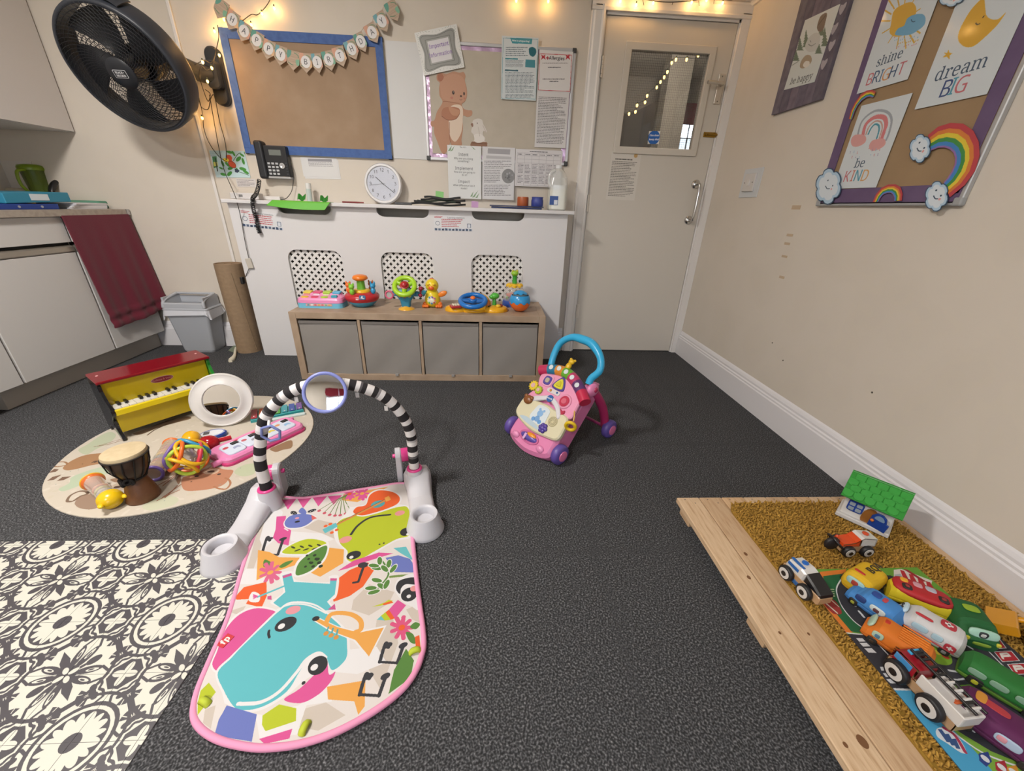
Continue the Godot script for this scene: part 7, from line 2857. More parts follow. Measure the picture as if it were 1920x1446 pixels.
	slab("body", round_rect(L, Wd, 0.035), 0.028, 0.008, "d77fae", t, Transform3D(FLAT, Vector3(0, 0.004, 0)))
	for k in 4:
		var kx := -L * 0.42 + (k + 0.5) * L * 0.21
		slab("white_key",round_rect(L * 0.205,Wd * 0.66,0.018),0.006,0.003,"c2cbdc",t,Transform3D(FLAT,Vector3(kx,0.032,0.006)))
		slab("key_icon",smooth2(v2([-0.012,-0.008,0.0,-0.004,0.013,-0.01,0.01,0.006,0.0,0.011,-0.011,0.006])),0.0008,0,["8f95b5","8a8d99","c9ba4a","7fa9cf"][k],t,Transform3D(FLAT,Vector3(kx + 0.01,0.0376,0.018)))
		slab("key_badge",circle2(0.011,20,0.009),0.0008,0,["b0303f","b55560","c9a03a","c98a5a"][k],t,Transform3D(FLAT,Vector3(kx - 0.02,0.0376,-0.008)))
		if k < 4:
			rbx("black_key", Vector3(kx + L * 0.06, 0.0375, -0.02), Vector3(0.028, 0.008, 0.022), 0.003, "1b1b20", t)
	tub("hinge_peg",[Vector3(-L / 2 + 0.005,0.016,0.035),Vector3(-L / 2 - 0.03,0.016,0.035)],0.012,"d77fae",t,12)
	tub("hinge_peg",[Vector3(L / 2 - 0.005,0.016,-0.045),Vector3(L / 2 + 0.012,0.016,-0.05)],0.009,"d77fae",t,12)
	slab("light_strip",round_rect(L * 0.5,0.012,0.005),0.002,0.0005,"c9465c",t,Transform3D(FLAT,Vector3(-0.02,0.0318,-0.045)))
	# ---------------- xylophone behind the mirror
	k0 = fy(470, 781, 0.02)
	k1 = fy(568, 763, 0.02)
	d = k1 - k0
	L = d.length()
	t = thing("xylophone","toy xylophone with coloured bars on a teal base","xylophone",(k0 + k1) / 2 * Vector3(1,0,1) + Vector3(0,TY,0),-atan2(d.z,d.x))
	slab("base",v2([-L / 2,-0.045,L / 2,-0.035,L / 2,0.035,-L / 2,0.05]),0.018,0.004,"2f8f92",t,Transform3D(FLAT,Vector3.ZERO))
	for k in 7:
		var x := -L / 2 + (k + 0.5) * L / 7
		rbx("bar",Vector3(x,0.0225,-0.004),Vector3(L / 7 - 0.006,0.006,0.095 - k * 0.004),0.002,["9b2f3a","c9622a","c9b53a","4f9a3f","3f8f9a","3a4f96","6a4a8f"][k],t)
		sph("bar_pin", Vector3(x, 0.0265, 0.03), Vector3(0.004, 0.002, 0.004), "b9b9b4", t)
	slab("mallet_rest",round_rect(L * 0.8,0.02,0.008),0.01,0.003,"b9c9c9",t,Transform3D(FLAT,Vector3(0.03,0.001,0.06)))
func gym():
	var st: SurfaceTool
	var reg := [340.0, 890.0, 0.3664]
	# ---------------- padded play mat
	var out := [470,112,620,118,800,92,1000,60,1120,42,1160,58,1172,120,1180,300,1205,560,1238,820,1225,930,1180,1030,1100,1120,960,1220,780,1315,600,1372,420,1392,280,1376,170,1342,90,1285,60,1215,80,1100,150,930,240,720,320,450,390,270,440,150]
	var pl := PackedVector2Array()
	var cen := Vector2.ZERO
	for i in range(0, out.size() - 1, 2):
		var v := fy(reg[0] + out[i] * reg[2], reg[1] + out[i + 1] * reg[2], 0.014)
		pl.append(Vector2(v.x, -v.z))
		cen += Vector2(v.x, -v.z)
	cen /= pl.size()
	for i in pl.size():
		pl[i] -= cen
	var sm := smooth2(pl, 5)
	var box := Rect2(sm[0], Vector2.ZERO)
	for q in sm:
		box = box.expand(q)
	var t := thing("play_mat","padded baby play mat printed with hippo, frog and instruments","play mat",Vector3(cen.x,0.0,-cen.y))
	# soft pad: domed a little, stitched down at the rim
	st = mb()
	plate(st, sm, 0.013, 0.004, Transform3D(FLAT, Vector3.ZERO), false, box)
	var p := Pic.new(1024, 1400, "d6d0cd")
	p.ppm = 1024.0 / box.size.x
	p.use_map = true
	p.mp = func(q: Vector2) -> Vector2:
		var w := fy(q.x, q.y, 0.014)
		return Vector2((w.x - cen.x - box.position.x) / box.size.x,1.0 - (-w.z - cen.y - box.position.y) / box.size.y)
	p.region(reg[0], reg[1], reg[2])
	mat_print(p)
	var padm := pic_mat(p.im, 0.8)
	padm.albedo_color = Color(0.9, 0.9, 0.9)
	obj("pad", st, padm, t)
	st = mb()
	var rim := []
	for q in sm:
		rim.append(Vector3(q.x, 0.0085, -q.y))
	tube(st, rim, 0.0075, 8, true)
	obj("piping", st, hexm("d58cae", 0.8), t)
	for e in [[1195, 905, 0.3], [632, 1298, 1.4], [120, 1165, -0.4]]:
		var lp := fy(reg[0] + e[0] * reg[2], reg[1] + e[1] * reg[2], 0.014)
		st = mb()
		tube(st,curve([Vector3(-0.012,0,0),Vector3(-0.006,0.006,0),Vector3(0.006,0.006,0),Vector3(0.012,0,0)]),0.004,6,false,2.0)
		var lo := obj("toy_loop", st, hexm("a7b52b", 0.7), t)
		lo.position = Vector3(lp.x - cen.x, 0.013, lp.z + cen.y)
		lo.rotation.y = e[2]
	var tg := fy(reg[0] + 225 * reg[2], reg[1] + 850 * reg[2], 0.014)
	st = mb()
	rb(st, Vector3.ZERO, Vector3(0.03, 0.0012, 0.022), 0.0004)
	var tag_ := obj("brand_tag", st, hexm("b52a33", 0.7), t)
	tag_.position = Vector3(tg.x - cen.x, 0.0138, tg.z + cen.y)
	tag_.rotation.y = 1.2
	text("fp",0.02,hexm("dcd2cf",0.6),tag_,Transform3D(FLAT,Vector3(0,0.0008,0)),"Droid Sans",true,0.0005)
	# ---------------- frame with striped arch
	var a := fy(497, 912, 0.1)
	var b := fy(776, 872, 0.1)
	var g := thing("play_gym_frame","white play gym frame with black and white striped arch and round mirror","baby gym",Vector3((a.x + b.x) / 2,0,(a.z + b.z) / 2))
	var dirx := Vector3(b.x - a.x, 0, b.z - a.z).normalized()
	var nrm := Vector3(-dirx.z, 0, dirx.x)
	var onp := func(x: float, y: float) -> Vector3:        # photo pixel -> the upright plane of the arch
		var d := ray(x, y)
		var o := Vector3(0, CH, 0)
		return o + d * ((a - o).dot(nrm) / d.dot(nrm)) - g.position
	var arch := []
	for q in [[500,916],[488,866],[489,825],[496,787],[517,757],[546,735],[575,724],[612,718],[650,720.5],[682,728],[714,741],[740,761],[761,790],[771,819],[774,848],[777,878]]:
		arch.append(onp.call(q[0], q[1]))
	st = mb()
	tube(st, curve(arch, 8), 0.0185, 14)
	var sp := Image.create(4, 512, false, Image.FORMAT_RGB8)
	for y in 512:
		var band := int(y / 512.0 * 45.0) % 2
		sp.fill_rect(Rect2i(0, y, 4, 1), Color("1d1a1e") if band == 0 else Color("d2cfd0"))
	obj("striped_arch", st, pic_mat(sp, 0.85), g)
	# mirror
	var mc := Vector3(-0.511, 0.452, -1.113) - g.position
	var mn := Vector3(0.211, 0.387, 0.897).normalized()
	var mx := Vector3.UP.cross(mn).normalized()
	var mt := Transform3D(Basis(mx, mn.cross(mx), mn), mc)
	var mir := Node3D.new()
	mir.name = "round_toy_mirror"
	g.add_child(mir)
	mir.transform = mt
	st = mb()
	torus(st, Vector3.ZERO, 0.06, 0.0055, Basis.IDENTITY, 48, 10)
	lathe(st,[[0.0,-0.008],[0.058,-0.008],[0.061,-0.002]],40,Transform3D(Basis(Vector3(1,0,0),PI / 2),Vector3.ZERO))
	obj("mirror_rim", st, plastic("7d86c6", 0.35), mir)
	st = mb()
	lathe(st,[[0.058,0.0],[0.045,0.0012],[0.02,0.002],[0.0,0.0022]],48,Transform3D(Basis(Vector3(1,0,0),PI / 2),Vector3.ZERO))
	obj("mirror_glass", st, mat(Color(0.93, 0.94, 0.95), 0.03, 1.0), mir)
	# hexagon ring hanging on the arch
	var hc: Vector3 = onp.call(512, 804) + nrm * 0.03
	var hx := []
	for k in 6:
		hx.append(hc + (dirx * cos(TAU * k / 6 + 0.3) + Vector3.UP * sin(TAU * k / 6 + 0.3)) * 0.03 + nrm * 0.006 * cos(k))
	var hexp := []
	for k in 6:
		for i in 3:
			hexp.append(hx[k].lerp(hx[(k + 1) % 6], i / 3.0))
	tub("hexagon_ring", hexp, 0.0042, "7480b8", g, 8, true)
	tub("ring_loop",[hc + Vector3.UP * 0.028,hc + Vector3.UP * 0.038 - nrm * 0.015,hc + Vector3.UP * 0.03 - nrm * 0.03],0.005,"d8d6d6",g,6)
	for q in [[556, 748], [670, 740], [724, 765]]:
		var lp: Vector3 = onp.call(q[0], q[1])
		rbx("fabric_tab",lp + nrm * 0.004,Vector3(0.012,0.018,0.002),0.0008,"d5d3d3",g,Transform3D.IDENTITY,0.8)
	# legs: a sloping white shoe from the post to a cup at the far end
	var white := plastic("bdbdc4", 0.35)
	for side in 2:
		var leg := Node3D.new()
		leg.name = "leg"
		g.add_child(leg, true)
		var post := (fy(505, 922, 0.03) if side == 0 else fy(782, 890, 0.03)) * Vector3(1, 0, 1)
		var cup := (fy(424, 1052, 0.0) if side == 0 else fy(797, 992, 0.0)) * Vector3(1, 0, 1)
		leg.position = post - g.position
		var v := cup - post
		var n := Vector3(-v.z, 0, v.x).normalized()
		if n.dot(dirx) < 0:
			n = -n
		var rings := []
		var spec := [[-0.12,0.04,0.05],[0.0,0.052,0.075],[0.12,0.052,0.08],[0.3,0.046,0.06],[0.55,0.044,0.042],[0.8,0.046,0.034],[1.0,0.05,0.032],[1.12,0.045,0.03]]
		for q in spec:
			var o := []
			var c: Vector3 = v * q[0]
			for w in [[-1.0, 0.0], [-0.97, 0.55], [-0.7, 0.92], [0.0, 1.0], [0.7, 0.92], [0.97, 0.55], [1.0, 0.0]]:
				o.append(c + n * w[0] * q[1] + Vector3(0, w[1] * q[2] + 0.001, 0))
			rings.append(o)
		st = mb()
		loft(st, rings, true)
		obj("shoe", st, white, leg)
		st = mb()
		lathe(st,[[0.0,0.0],[0.062,0.0],[0.064,0.004],[0.06,0.012],[0.047,0.062],[0.044,0.068],[0.038,0.068],[0.033,0.062],[0.03,0.04],[0.0,0.038]],36,Transform3D(Basis.IDENTITY,v))
		obj("cup", st, white, leg)
		# upright ear with pink pivot
		var ear := (fy(532, 925, 0.0) if side == 0 else fy(751, 893, 0.0)) * Vector3(1, 0, 1) - post
		st = mb()
		var prof := PackedVector2Array()
		for k in 13:
			var an := PI * k / 12
			prof.append(Vector2(cos(an) * 0.03, 0.10 + sin(an) * 0.03))
		prof.append(Vector2(-0.036, 0.0))
		prof.append(Vector2(0.036, 0.0))
		plate(st,prof,0.022,0.004,Transform3D(Basis(-nrm,Vector3.UP,dirx),ear - dirx * 0.011 + Vector3(0,0.001,0)))
		obj("post", st, white, leg)
		var to := 1.0 if side == 1 else -1.0
		var pv := ear + Vector3(0, 0.1, 0)
		var ax := Basis(nrm, dirx * to, nrm.cross(dirx * to))
		st = mb()
		lathe(st,[[0.0,0.0],[0.027,0.0],[0.027,0.0],[0.027,0.026],[0.024,0.03],[0.0,0.03]],28,Transform3D(ax,pv + dirx * to * 0.011))
		obj("pivot", st, plastic("cf3f86", 0.3), leg)
		st = mb()
		lathe(st,[[0.0,0.0],[0.008,0.0],[0.008,0.008],[0.006,0.011],[0.0,0.011]],16,Transform3D(Basis(nrm,-dirx * to,-nrm.cross(dirx * to)),pv - dirx * to * 0.011))
		obj("pivot_pin", st, plastic("cf3f86", 0.3), leg)
		var soc: Vector3 = (arch[0] if side == 0 else arch[arch.size() - 1]) + g.position - post
		st = mb()
		torus(st, soc + Vector3(0, 0.0, 0), 0.023, 0.006, Basis(Vector3(1, 0, 0), PI / 2), 30, 8)
		obj("socket_ring", st, plastic("cf3f86", 0.3), leg)
		st = mb()
		lathe(st,[[0.036,0.0],[0.032,soc.y * 0.6],[0.029,soc.y - 0.002],[0.02,soc.y - 0.002]],28,Transform3D(Basis.IDENTITY,Vector3(soc.x,0.001,soc.z)))
		obj("socket", st, white, leg)
		st = mb()
		var link := fy(462, 1002, 0.012) if side == 0 else fy(773, 935, 0.012)
		tube(st,curve([link - post + Vector3(-0.012,0.008,0),link - post + Vector3(0,0.016,-0.01),link - post + Vector3(0.016,0.008,0)]),0.0025,6)
		obj("mat_link", st, plastic("d6d6da", 0.4), leg)

func note(p: Pic, x: float, y: float, s: float):
	p.line([x, y, x + 0.3 * s, y - 0.95 * s, x + 0.45 * s, y - 0.75 * s], 0.008, "2c2d33")
	p.line([x + 0.9 * s, y + 0.05 * s, x + 1.2 * s, y - 0.8 * s], 0.008, "2c2d33", false)
	p.line([x, y, x + 0.9 * s, y + 0.05 * s], 0.006, "2c2d33", false)
	p.dot(x + 0.42 * s, y - 0.85 * s, 0.011, "2c2d33", 0.007, -0.5)
	p.dot(x + 1.2 * s, y - 0.85 * s, 0.011, "2c2d33", 0.007, -0.5)
func flower(p: Pic, x: float, y: float, r: float, c: String, mid: String):
	for k in 9:
		var a := TAU * k / 9
		p.line([x, y, x + cos(a) * r, y + sin(a) * r * 1.05], 0.011, c, false)
	p.dot(x, y, 0.008, mid)
func mat_print(p: Pic):
	var teal := "59b3bd"
	var pink := "cf4f90"
	var lime := "b0bd1f"
	var red := "dc5a22"
	var org := "dc9d49"
	var pur := "6572b8"
	var grn := "4f7d35"
	var wht := "dcdbdd"
	var bei := "c3b9af"
	# pale patches
	for q in [[455,180,430,300,370,480,330,500,400,250],[620,270,700,230,790,250,790,330,720,300],[880,640,960,560,1090,600,1060,660,960,720,870,690],[1000,740,1080,720,1110,860,1020,1100,960,1000],[620,1200,740,1165,840,1230,700,1310,600,1290],[120,1200,175,1180,150,1300,110,1270],[240,700,330,670,300,720],[1150,690,1215,660,1225,760,1180,740]]:
		p.poly(q, bei)
	# white bands
	p.poly([440, 190, 470, 150, 520, 190, 480, 330, 420, 380, 400, 330], wht)
	p.poly([560, 290, 720, 300, 780, 330, 740, 345, 560, 340], wht)
	p.poly([800, 900, 1000, 880, 1050, 960, 900, 1020, 790, 1010], wht)
	p.poly([200,1080,290,1210,420,1230,600,1180,760,1060,770,1160,640,1180,590,1330,400,1350,380,1230,220,1170],wht)
	p.poly([330, 480, 400, 480, 440, 560, 280, 560], wht)
	# flags along the top
	p.poly([455, 150, 515, 125, 490, 178], pur)
	for k in 4:
		var x := 515.0 + k * 78
		p.poly([x, 128 - k * 6, x + 74, 122 - k * 6, x + 30, 178 - k * 8], pink)
	p.poly([830, 100, 1060, 62, 1000, 92, 900, 140, 820, 130], org)
	flower(p, 860, 98, 26, pink, red)
	flower(p, 925, 96, 30, pink, org)
	# pink patch and bird
	p.poly([487, 214, 536, 210, 528, 262, 562, 285, 548, 362, 495, 350, 468, 322, 482, 280], pink)
	p.blob([522, 248, 550, 212, 610, 196, 670, 204, 692, 220, 650, 258, 600, 276, 540, 276], wht)
	p.blob([528, 246, 555, 212, 610, 200, 665, 206, 680, 222, 645, 254, 600, 270, 545, 270], pur)
	p.poly([665, 205, 695, 222, 668, 232], "cf5f5a")
	for q in [[575, 195, 0.5], [668, 184, -0.5]]:
		p.dot(q[0], q[1], 0.014, "26282e", 0.008, q[2])
		for k in 5:
			p.dot(q[0] - 14 + k * 7, q[1] - 3 + (k % 2) * 8, 0.0015, wht)
	p.blob([600, 190, 618, 168, 640, 190, 630, 204], pur)
	p.dot(592, 222, 0.007, "d58f9f", 0.005)
	p.dot(593, 240, 0.008, "1f2025", 0.005, -0.3)
	p.line([528, 275, 545, 285], 0.004, wht, false)
	# sprig
	for k in 7:
		var x := 705.0 + k * 27
		p.line([850, 100, 790 + k * 8, 130, x, 180 + 25 * sin(k * 0.5)], 0.0025, "5f7a3c")
		p.dot(x, 184 + 25 * sin(k * 0.5), 0.006, "c24f62")
	# guitar and frog
	p.blob([860,170,830,140,870,165,960,150,1100,150,1170,170,1180,260,1175,320,1100,340,1000,395,930,435,870,455,835,430,840,390,790,340,780,270,820,220],wht)
	p.blob([800,290,800,245,860,215,1000,195,1110,165,1160,170,1172,250,1165,310,1100,330,1000,385,930,425,880,446,846,430,850,390,812,350],lime)
	p.blob([872,195,890,162,940,150,958,100,1010,74,1085,84,1125,112,1115,150,1060,178,985,202,920,214],wht)
	p.blob([880,192,898,166,944,154,965,104,1012,80,1080,88,1116,114,1108,146,1056,172,980,196,920,208],red)
	p.dot(1006, 150, 0.024, "4f9aa3", 0.02, -0.4)
	p.line([745, 280, 880, 212, 1065, 120], 0.008, "c9843f", false)
	p.line([760, 268, 1062, 115], 0.002, "5f4a3a", false)
	p.poly([722, 280, 790, 245, 800, 265, 735, 300], "5fb3bd")
	for q in [[738, 262], [762, 252], [770, 296], [795, 282]]:
		p.dot(q[0], q[1], 0.006, red)
	p.poly([1040, 118, 1062, 108, 1072, 128, 1048, 138], org)
	p.line([868, 305, 905, 258, 970, 218, 1068, 204], 0.008, "2b2d30")
	p.dot(840, 332, 0.019, "d8908f", 0.015, -0.4)
	p.dot(1118, 196, 0.017, "d8908f", 0.013, -0.4)
	p.dot(882, 411, 0.021, "222327", 0.017, -0.3)
	p.dot(870, 422, 0.006, wht)
	p.dot(1148, 292, 0.018, "222327", 0.019, 0.3)
	p.dot(1160, 304, 0.006, wht)
	p.dot(1014, 356, 0.003, "2b2d30")
	p.dot(1036, 350, 0.003, "2b2d30")
	# notes, leaves
	note(p, 412, 405, 90)
	p.blob([505, 402, 575, 345, 660, 322, 755, 348, 690, 402, 600, 414], wht)
	p.blob([515, 397, 580, 350, 660, 328, 742, 350, 680, 396, 600, 406], lime)
	for k in 7:
		p.dot(572 + k * 22, 372 + (k % 2) * 16 - k * 2, 0.009, "2f331f", 0.003, 0.5 - (k % 2))
	p.poly([392, 385, 450, 395, 500, 422, 605, 424, 590, 460, 470, 500, 384, 540], org)
	p.poly([750, 372, 832, 382, 828, 452, 710, 522, 640, 492], org)
	p.blob([575, 518, 590, 445, 660, 392, 752, 352, 742, 425, 690, 482, 630, 516], wht)
	p.blob([585, 510, 602, 450, 662, 400, 742, 362, 733, 420, 682, 476, 625, 508], grn)
	for k in 11:
		p.dot(635 + (k * 31) % 85, 470 - (k * 19) % 75, 0.004 + 0.001 * (k % 3), "20301a")
	p.blob([420, 470, 425, 435, 455, 445, 470, 465, 450, 475], grn)
	p.blob([500, 470, 530, 448, 572, 438, 545, 462, 515, 476], grn)
	flower(p, 455, 500, 48, "cf5f86", org)
	# orange blocks
	p.poly([275, 625, 320, 575, 435, 548, 437, 620, 410, 680, 330, 660, 345, 636, 282, 640], red)
	p.blob([345, 645, 362, 600, 400, 612, 395, 650], wht)
	p.poly([790, 540, 860, 488, 955, 448, 985, 490, 930, 572, 862, 620, 780, 650, 775, 636], red)
	p.poly([800, 492, 880, 440, 1010, 398, 1085, 402, 960, 440, 850, 480], pink)
	p.line([880, 552, 905, 548, 935, 462], 0.007, "2c2d33", false)
	p.dot(930, 462, 0.015, "2c2d33", 0.011)
	p.poly([1045, 425, 1110, 412, 1170, 430, 1192, 465, 1190, 500, 1090, 498], pur)
	p.poly([1085, 375, 1150, 368, 1188, 440, 1120, 400], "62b6bd")
	# branch
	p.line([1195, 512, 1110, 518, 1070, 522], 0.008, "6f8a45", false)
	p.line([1020, 430, 1060, 510, 975, 610], 0.005, grn)
	for q in [[1015,440,1.3],[1000,478,0.2],[1062,455,1.5],[1040,480,0.8],[1000,540,0.3],[1025,570,0.6],[985,600,-0.3],[1050,560,1.7],[1085,480,1.9],[985,465,0.2],[970,580,0.0]]:
		p.dot(q[0], q[1], 0.019, wht, 0.009, q[2])
		p.dot(q[0], q[1], 0.016, grn, 0.007, q[2])
	# toucan
	p.blob([1090, 580, 1115, 530, 1200, 515, 1215, 680, 1180, 675, 1135, 650, 1105, 615], wht)
	p.blob([1098, 580, 1120, 540, 1195, 525, 1202, 560, 1150, 560, 1125, 580, 1118, 610], "24252a")
	p.dot(1166, 612, 0.022, "24252a", 0.023)
	p.dot(1164, 622, 0.006, wht)
	p.dot(1190, 582, 0.01, "d8908f")
	p.poly([1062, 690, 1108, 640, 1150, 668, 1092, 738], pink)
	p.poly([1042, 706, 1062, 690, 1092, 735, 1070, 742], red)
	p.poly([1020, 722, 1044, 704, 1072, 742, 1040, 746], lime)
	p.poly([1000, 742, 1022, 722, 1040, 746], "62b6bd")
	p.poly([975, 676, 1040, 654, 1060, 640, 1085, 645, 1030, 668], lime)
	p.poly([1030, 660, 1075, 645, 1085, 655, 1035, 668], red)
	# right side flower and leaves
	flower(p, 1128, 782, 52, "cf4f7c", red)
	p.blob([1170, 780, 1195, 755, 1222, 765, 1200, 790], grn)
	p.blob([1150, 805, 1185, 815, 1200, 860, 1180, 862, 1160, 840], grn)
	p.poly([1195, 830, 1218, 820, 1225, 900, 1200, 885], red)
	note(p, 1015, 958, 100)
	p.poly([1060, 1122, 1088, 1000, 1150, 890, 1190, 950, 1172, 1040], grn)
	p.poly([745, 1085, 942, 1052, 938, 1185, 905, 1228, 885, 1160, 750, 1150], org)
	note(p, 912, 1125, 110)
	# the hippo
	p.blob([455,655,520,600,505,510,570,495,590,540,750,550,755,520,805,520,795,620,760,650,795,690,690,700,560,690],wht)
	p.poly([470,655,532,600,516,516,562,503,575,548,760,558,762,530,796,530,785,612,745,650,778,690,690,700,520,690],teal)
	for q in [[518,518,562,503,566,515,520,530],[762,530,796,530,795,542,762,542],[440,622,460,618,462,640,440,638],[750,690,785,660,790,690]]:
		p.poly(q, "bf4f86")
	p.line([390, 625, 440, 605, 525, 570], 0.006, teal)
	for k in 4:
		p.line([390, 622, 368, 614 + k * 7], 0.003, pink, false)
	p.blob([150,985,175,900,215,795,280,715,370,675,460,682,495,715,400,810,300,900,205,1010],wht)
	p.blob([158,972,182,905,222,800,288,722,370,685,450,690,482,715,395,800,295,890,200,1000],pink)
	p.blob([175,1010,250,930,300,880,420,760,490,695,560,650,680,660,780,730,848,800,862,880,852,950,775,1015,690,1020,620,1060,545,1125,430,1195,330,1218,262,1200,205,1110],wht)
	p.blob([186,1012,255,938,305,884,425,768,495,702,562,660,680,670,775,738,836,805,848,880,840,945,772,1000,742,935,700,908,650,938,600,1015,540,1108,430,1180,330,1205,270,1188,215,1100],teal)
	p.blob([525,1150,605,1095,690,1012,742,945,755,1022,788,1008,762,1062,700,1125,612,1168],pink)
	p.line([490, 690, 560, 664, 650, 668, 740, 708], 0.004, wht)
	p.line([290, 1172, 400, 1165, 500, 1110, 590, 1010, 640, 945, 700, 912, 738, 935], 0.008, wht)
	p.dot(572, 692, 0.018, "d8909a", 0.013, -0.2)
	p.dot(534, 764, 0.025, "232429", 0.02, -0.5)
	p.dot(512, 775, 0.008, wht)
	p.dot(698, 975, 0.021, "232429", 0.023, -0.5)
	p.dot(680, 985, 0.008, wht)
	p.line([448, 798, 446, 815, 450, 832], 0.006, "232429")
	p.dot(625, 1065, 0.004, "232429")
	# trumpet
	p.poly([672, 745, 690, 725, 800, 775, 905, 800, 1050, 770, 962, 942, 880, 850, 760, 800], wht)
	p.poly([680, 744, 695, 733, 800, 780, 910, 808, 1036, 782, 960, 930, 890, 845, 790, 808], org)
	p.line([740, 760, 770, 712, 860, 712, 915, 745, 918, 790, 890, 805], 0.012, org)
	for k in 3:
		p.line([752 + k * 24, 780 + k * 6, 742 + k * 25, 808 + k * 10], 0.004, "4f9aa3", false)
		p.dot(740 + k * 26, 812 + k * 10, 0.006, "c98a3f")
	p.dot(688, 736, 0.009, "232429", 0.007)
	# bottom blocks
	p.poly([232, 1180, 386, 1226, 360, 1366, 168, 1334, 190, 1255], pur)
	p.poly([415, 1232, 500, 1175, 588, 1195, 586, 1260, 430, 1312, 412, 1280], lime)
	p.poly([98, 1105, 140, 1064, 176, 1112, 122, 1180, 82, 1230, 84, 1165], lime)
	p.poly([398, 1352, 568, 1300, 552, 1350, 425, 1378], pink)

func walker():
	# local x runs along the front axle, z faces the way the panel looks
	var O := Vector3(0.205, 0, -1.485)
	var t := thing("baby_walker","pink activity walker with purple wheels and blue handle on carpet","walker",O,-0.913)
	var st: SurfaceTool
	var pk := "cf7ba6"
	# wheels
	for q in [[-0.152, 0.0], [0.152, 0.0], [-0.15, -0.345], [0.15, -0.345]]:
		var w := Node3D.new()
		w.name = "wheel"
		t.add_child(w, true)
		w.position = Vector3(q[0], 0.046, q[1])
		var sx := signf(q[0])
		var ax := Transform3D(Basis(Vector3(0, 0, 1), -PI / 2 * sx), Vector3.ZERO)
		lat("tyre",[[0.0,-0.018],[0.036,-0.018],[0.044,-0.012],[0.046,0.0],[0.044,0.012],[0.036,0.018],[0.02,0.02]],"5b4a96",w,ax,32,0.4)
		lat("hub_cap", [[0.024, 0.018], [0.023, 0.023], [0.014, 0.025], [0.0, 0.025]], "cf6f9a", w, ax)
	# front shell: base between the front wheels, sloping up
	var slope := Basis(Vector3(1, 0, 0), -0.72)        # panel frame: local y up the slope, z out of the panel
	var PX := Transform3D(slope, Vector3(0, 0.05, 0.045))
	slab("front_shell",smooth2(v2([-0.115,-0.02,0.0,-0.045,0.115,-0.02,0.135,0.03,0.125,0.12,0.11,0.22,0.115,0.3,-0.115,0.3,-0.11,0.22,-0.125,0.12,-0.135,0.03]),4),0.05,0.016,pk,t,PX.translated_local(Vector3(0,0,-0.05)))
	for sx in [-1, 1]:
		sph("head_lamp", PX * Vector3(sx * 0.078, 0.0, 0.0), Vector3(0.022, 0.018, 0.014), "d98ab4", t)
		st = mb()
		loft(st, [
			_ringxz(Vector3(sx * 0.112,0.03,-0.03),0.02,0.05),_ringxz(Vector3(sx * 0.114,0.1,-0.085),0.018,0.05),_ringxz(Vector3(sx * 0.116,0.22,-0.178),0.018,0.05),_ringxz(Vector3(sx * 0.116,0.3,-0.215),0.018,0.035)],true)
		obj("side_wall", st, plastic("c66f9c", 0.3), t)
		# rear leg
		tub("rear_leg",curve([Vector3(sx * 0.12,0.30,-0.19),Vector3(sx * 0.128,0.25,-0.235),Vector3(sx * 0.13,0.16,-0.3),Vector3(sx * 0.128,0.05,-0.345)],6),0.021,"a52a5c",t,12)
		sph("leg_joint", Vector3(sx * 0.132, 0.285, -0.2), Vector3(0.02, 0.032, 0.036), "cf7ba6", t)
		sph("joint_button", Vector3(sx * 0.15, 0.29, -0.2), Vector3(0.006, 0.012, 0.012), "a82f55", t)
	tub("rear_axle", [Vector3(-0.13, 0.046, -0.345), Vector3(0.13, 0.046, -0.345)], 0.008, "8a3060", t)
	# roller in the base
	st = mb()
	plate(st, circle2(0.058, 32, 0.028), 0.004, 0, PX.translated_local(Vector3(-0.005, 0.02, 0.0005)))
	obj("roller_well", st, plastic("b9608e", 0.3), t)
	st = mb()
	ball(st, PX * Vector3(-0.005, 0.02, 0.0), Vector3(0.052, 0.018, 0.018), Transform3D.IDENTITY, 24, 12)
	obj("roller", st, plastic("5a4a9a", 0.3), t)
	sph("roller_stripe", PX * Vector3(0.005, 0.03, 0.004), Vector3(0.03, 0.014, 0.014), "d98a2a", t)
	rbx("roller_band", Vector3(-0.018, 0.016, 0.017), Vector3(0.012, 0.03, 0.006), 0.002, "c9a0c6", t, PX)
	# cream play panel with picture
	slab("cream_panel",smooth2(v2([-0.135,0.085,-0.07,0.06,0.0,0.05,0.07,0.056,0.135,0.07,0.142,0.12,0.128,0.175,0.05,0.18,0.0,0.186,-0.06,0.18,-0.13,0.18,-0.145,0.13]),4),0.02,0.006,"c9c3a6",t,PX)
	slab("picture",smooth2(v2([-0.045,0.095,0.035,0.088,0.04,0.13,0.03,0.168,-0.03,0.17,-0.045,0.14]),4),0.002,0.0005,"c6d0d6",t,PX.translated_local(Vector3(0,0,0.02)))
	for q in [[-0.005,0.135,0.016,"7fa6cf"],[-0.016,0.152,0.006,"7fa6cf"],[0.008,0.152,0.006,"7fa6cf"],[-0.005,0.108,0.014,"6f9ac9"],[0.014,0.1,0.01,"5f93c9"],[-0.024,0.1,0.01,"5f93c9"]]:
		slab("picture_bear",circle2(q[2],18),0.0012,0,q[3],t,PX.translated_local(Vector3(q[0],q[1],0.0215)))
	slab("water_sticker",smooth2(v2([-0.1,0.082,-0.05,0.07,0.02,0.066,0.05,0.07,0.0,0.084,-0.06,0.094]),4),0.001,0,"a9bcc9",t,PX.translated_local(Vector3(0,0,0.0202)))
	slab("speaker",circle2(0.024,24),0.002,0.0005,"bdb593",t,PX.translated_local(Vector3(0.075,0.13,0.0195)))
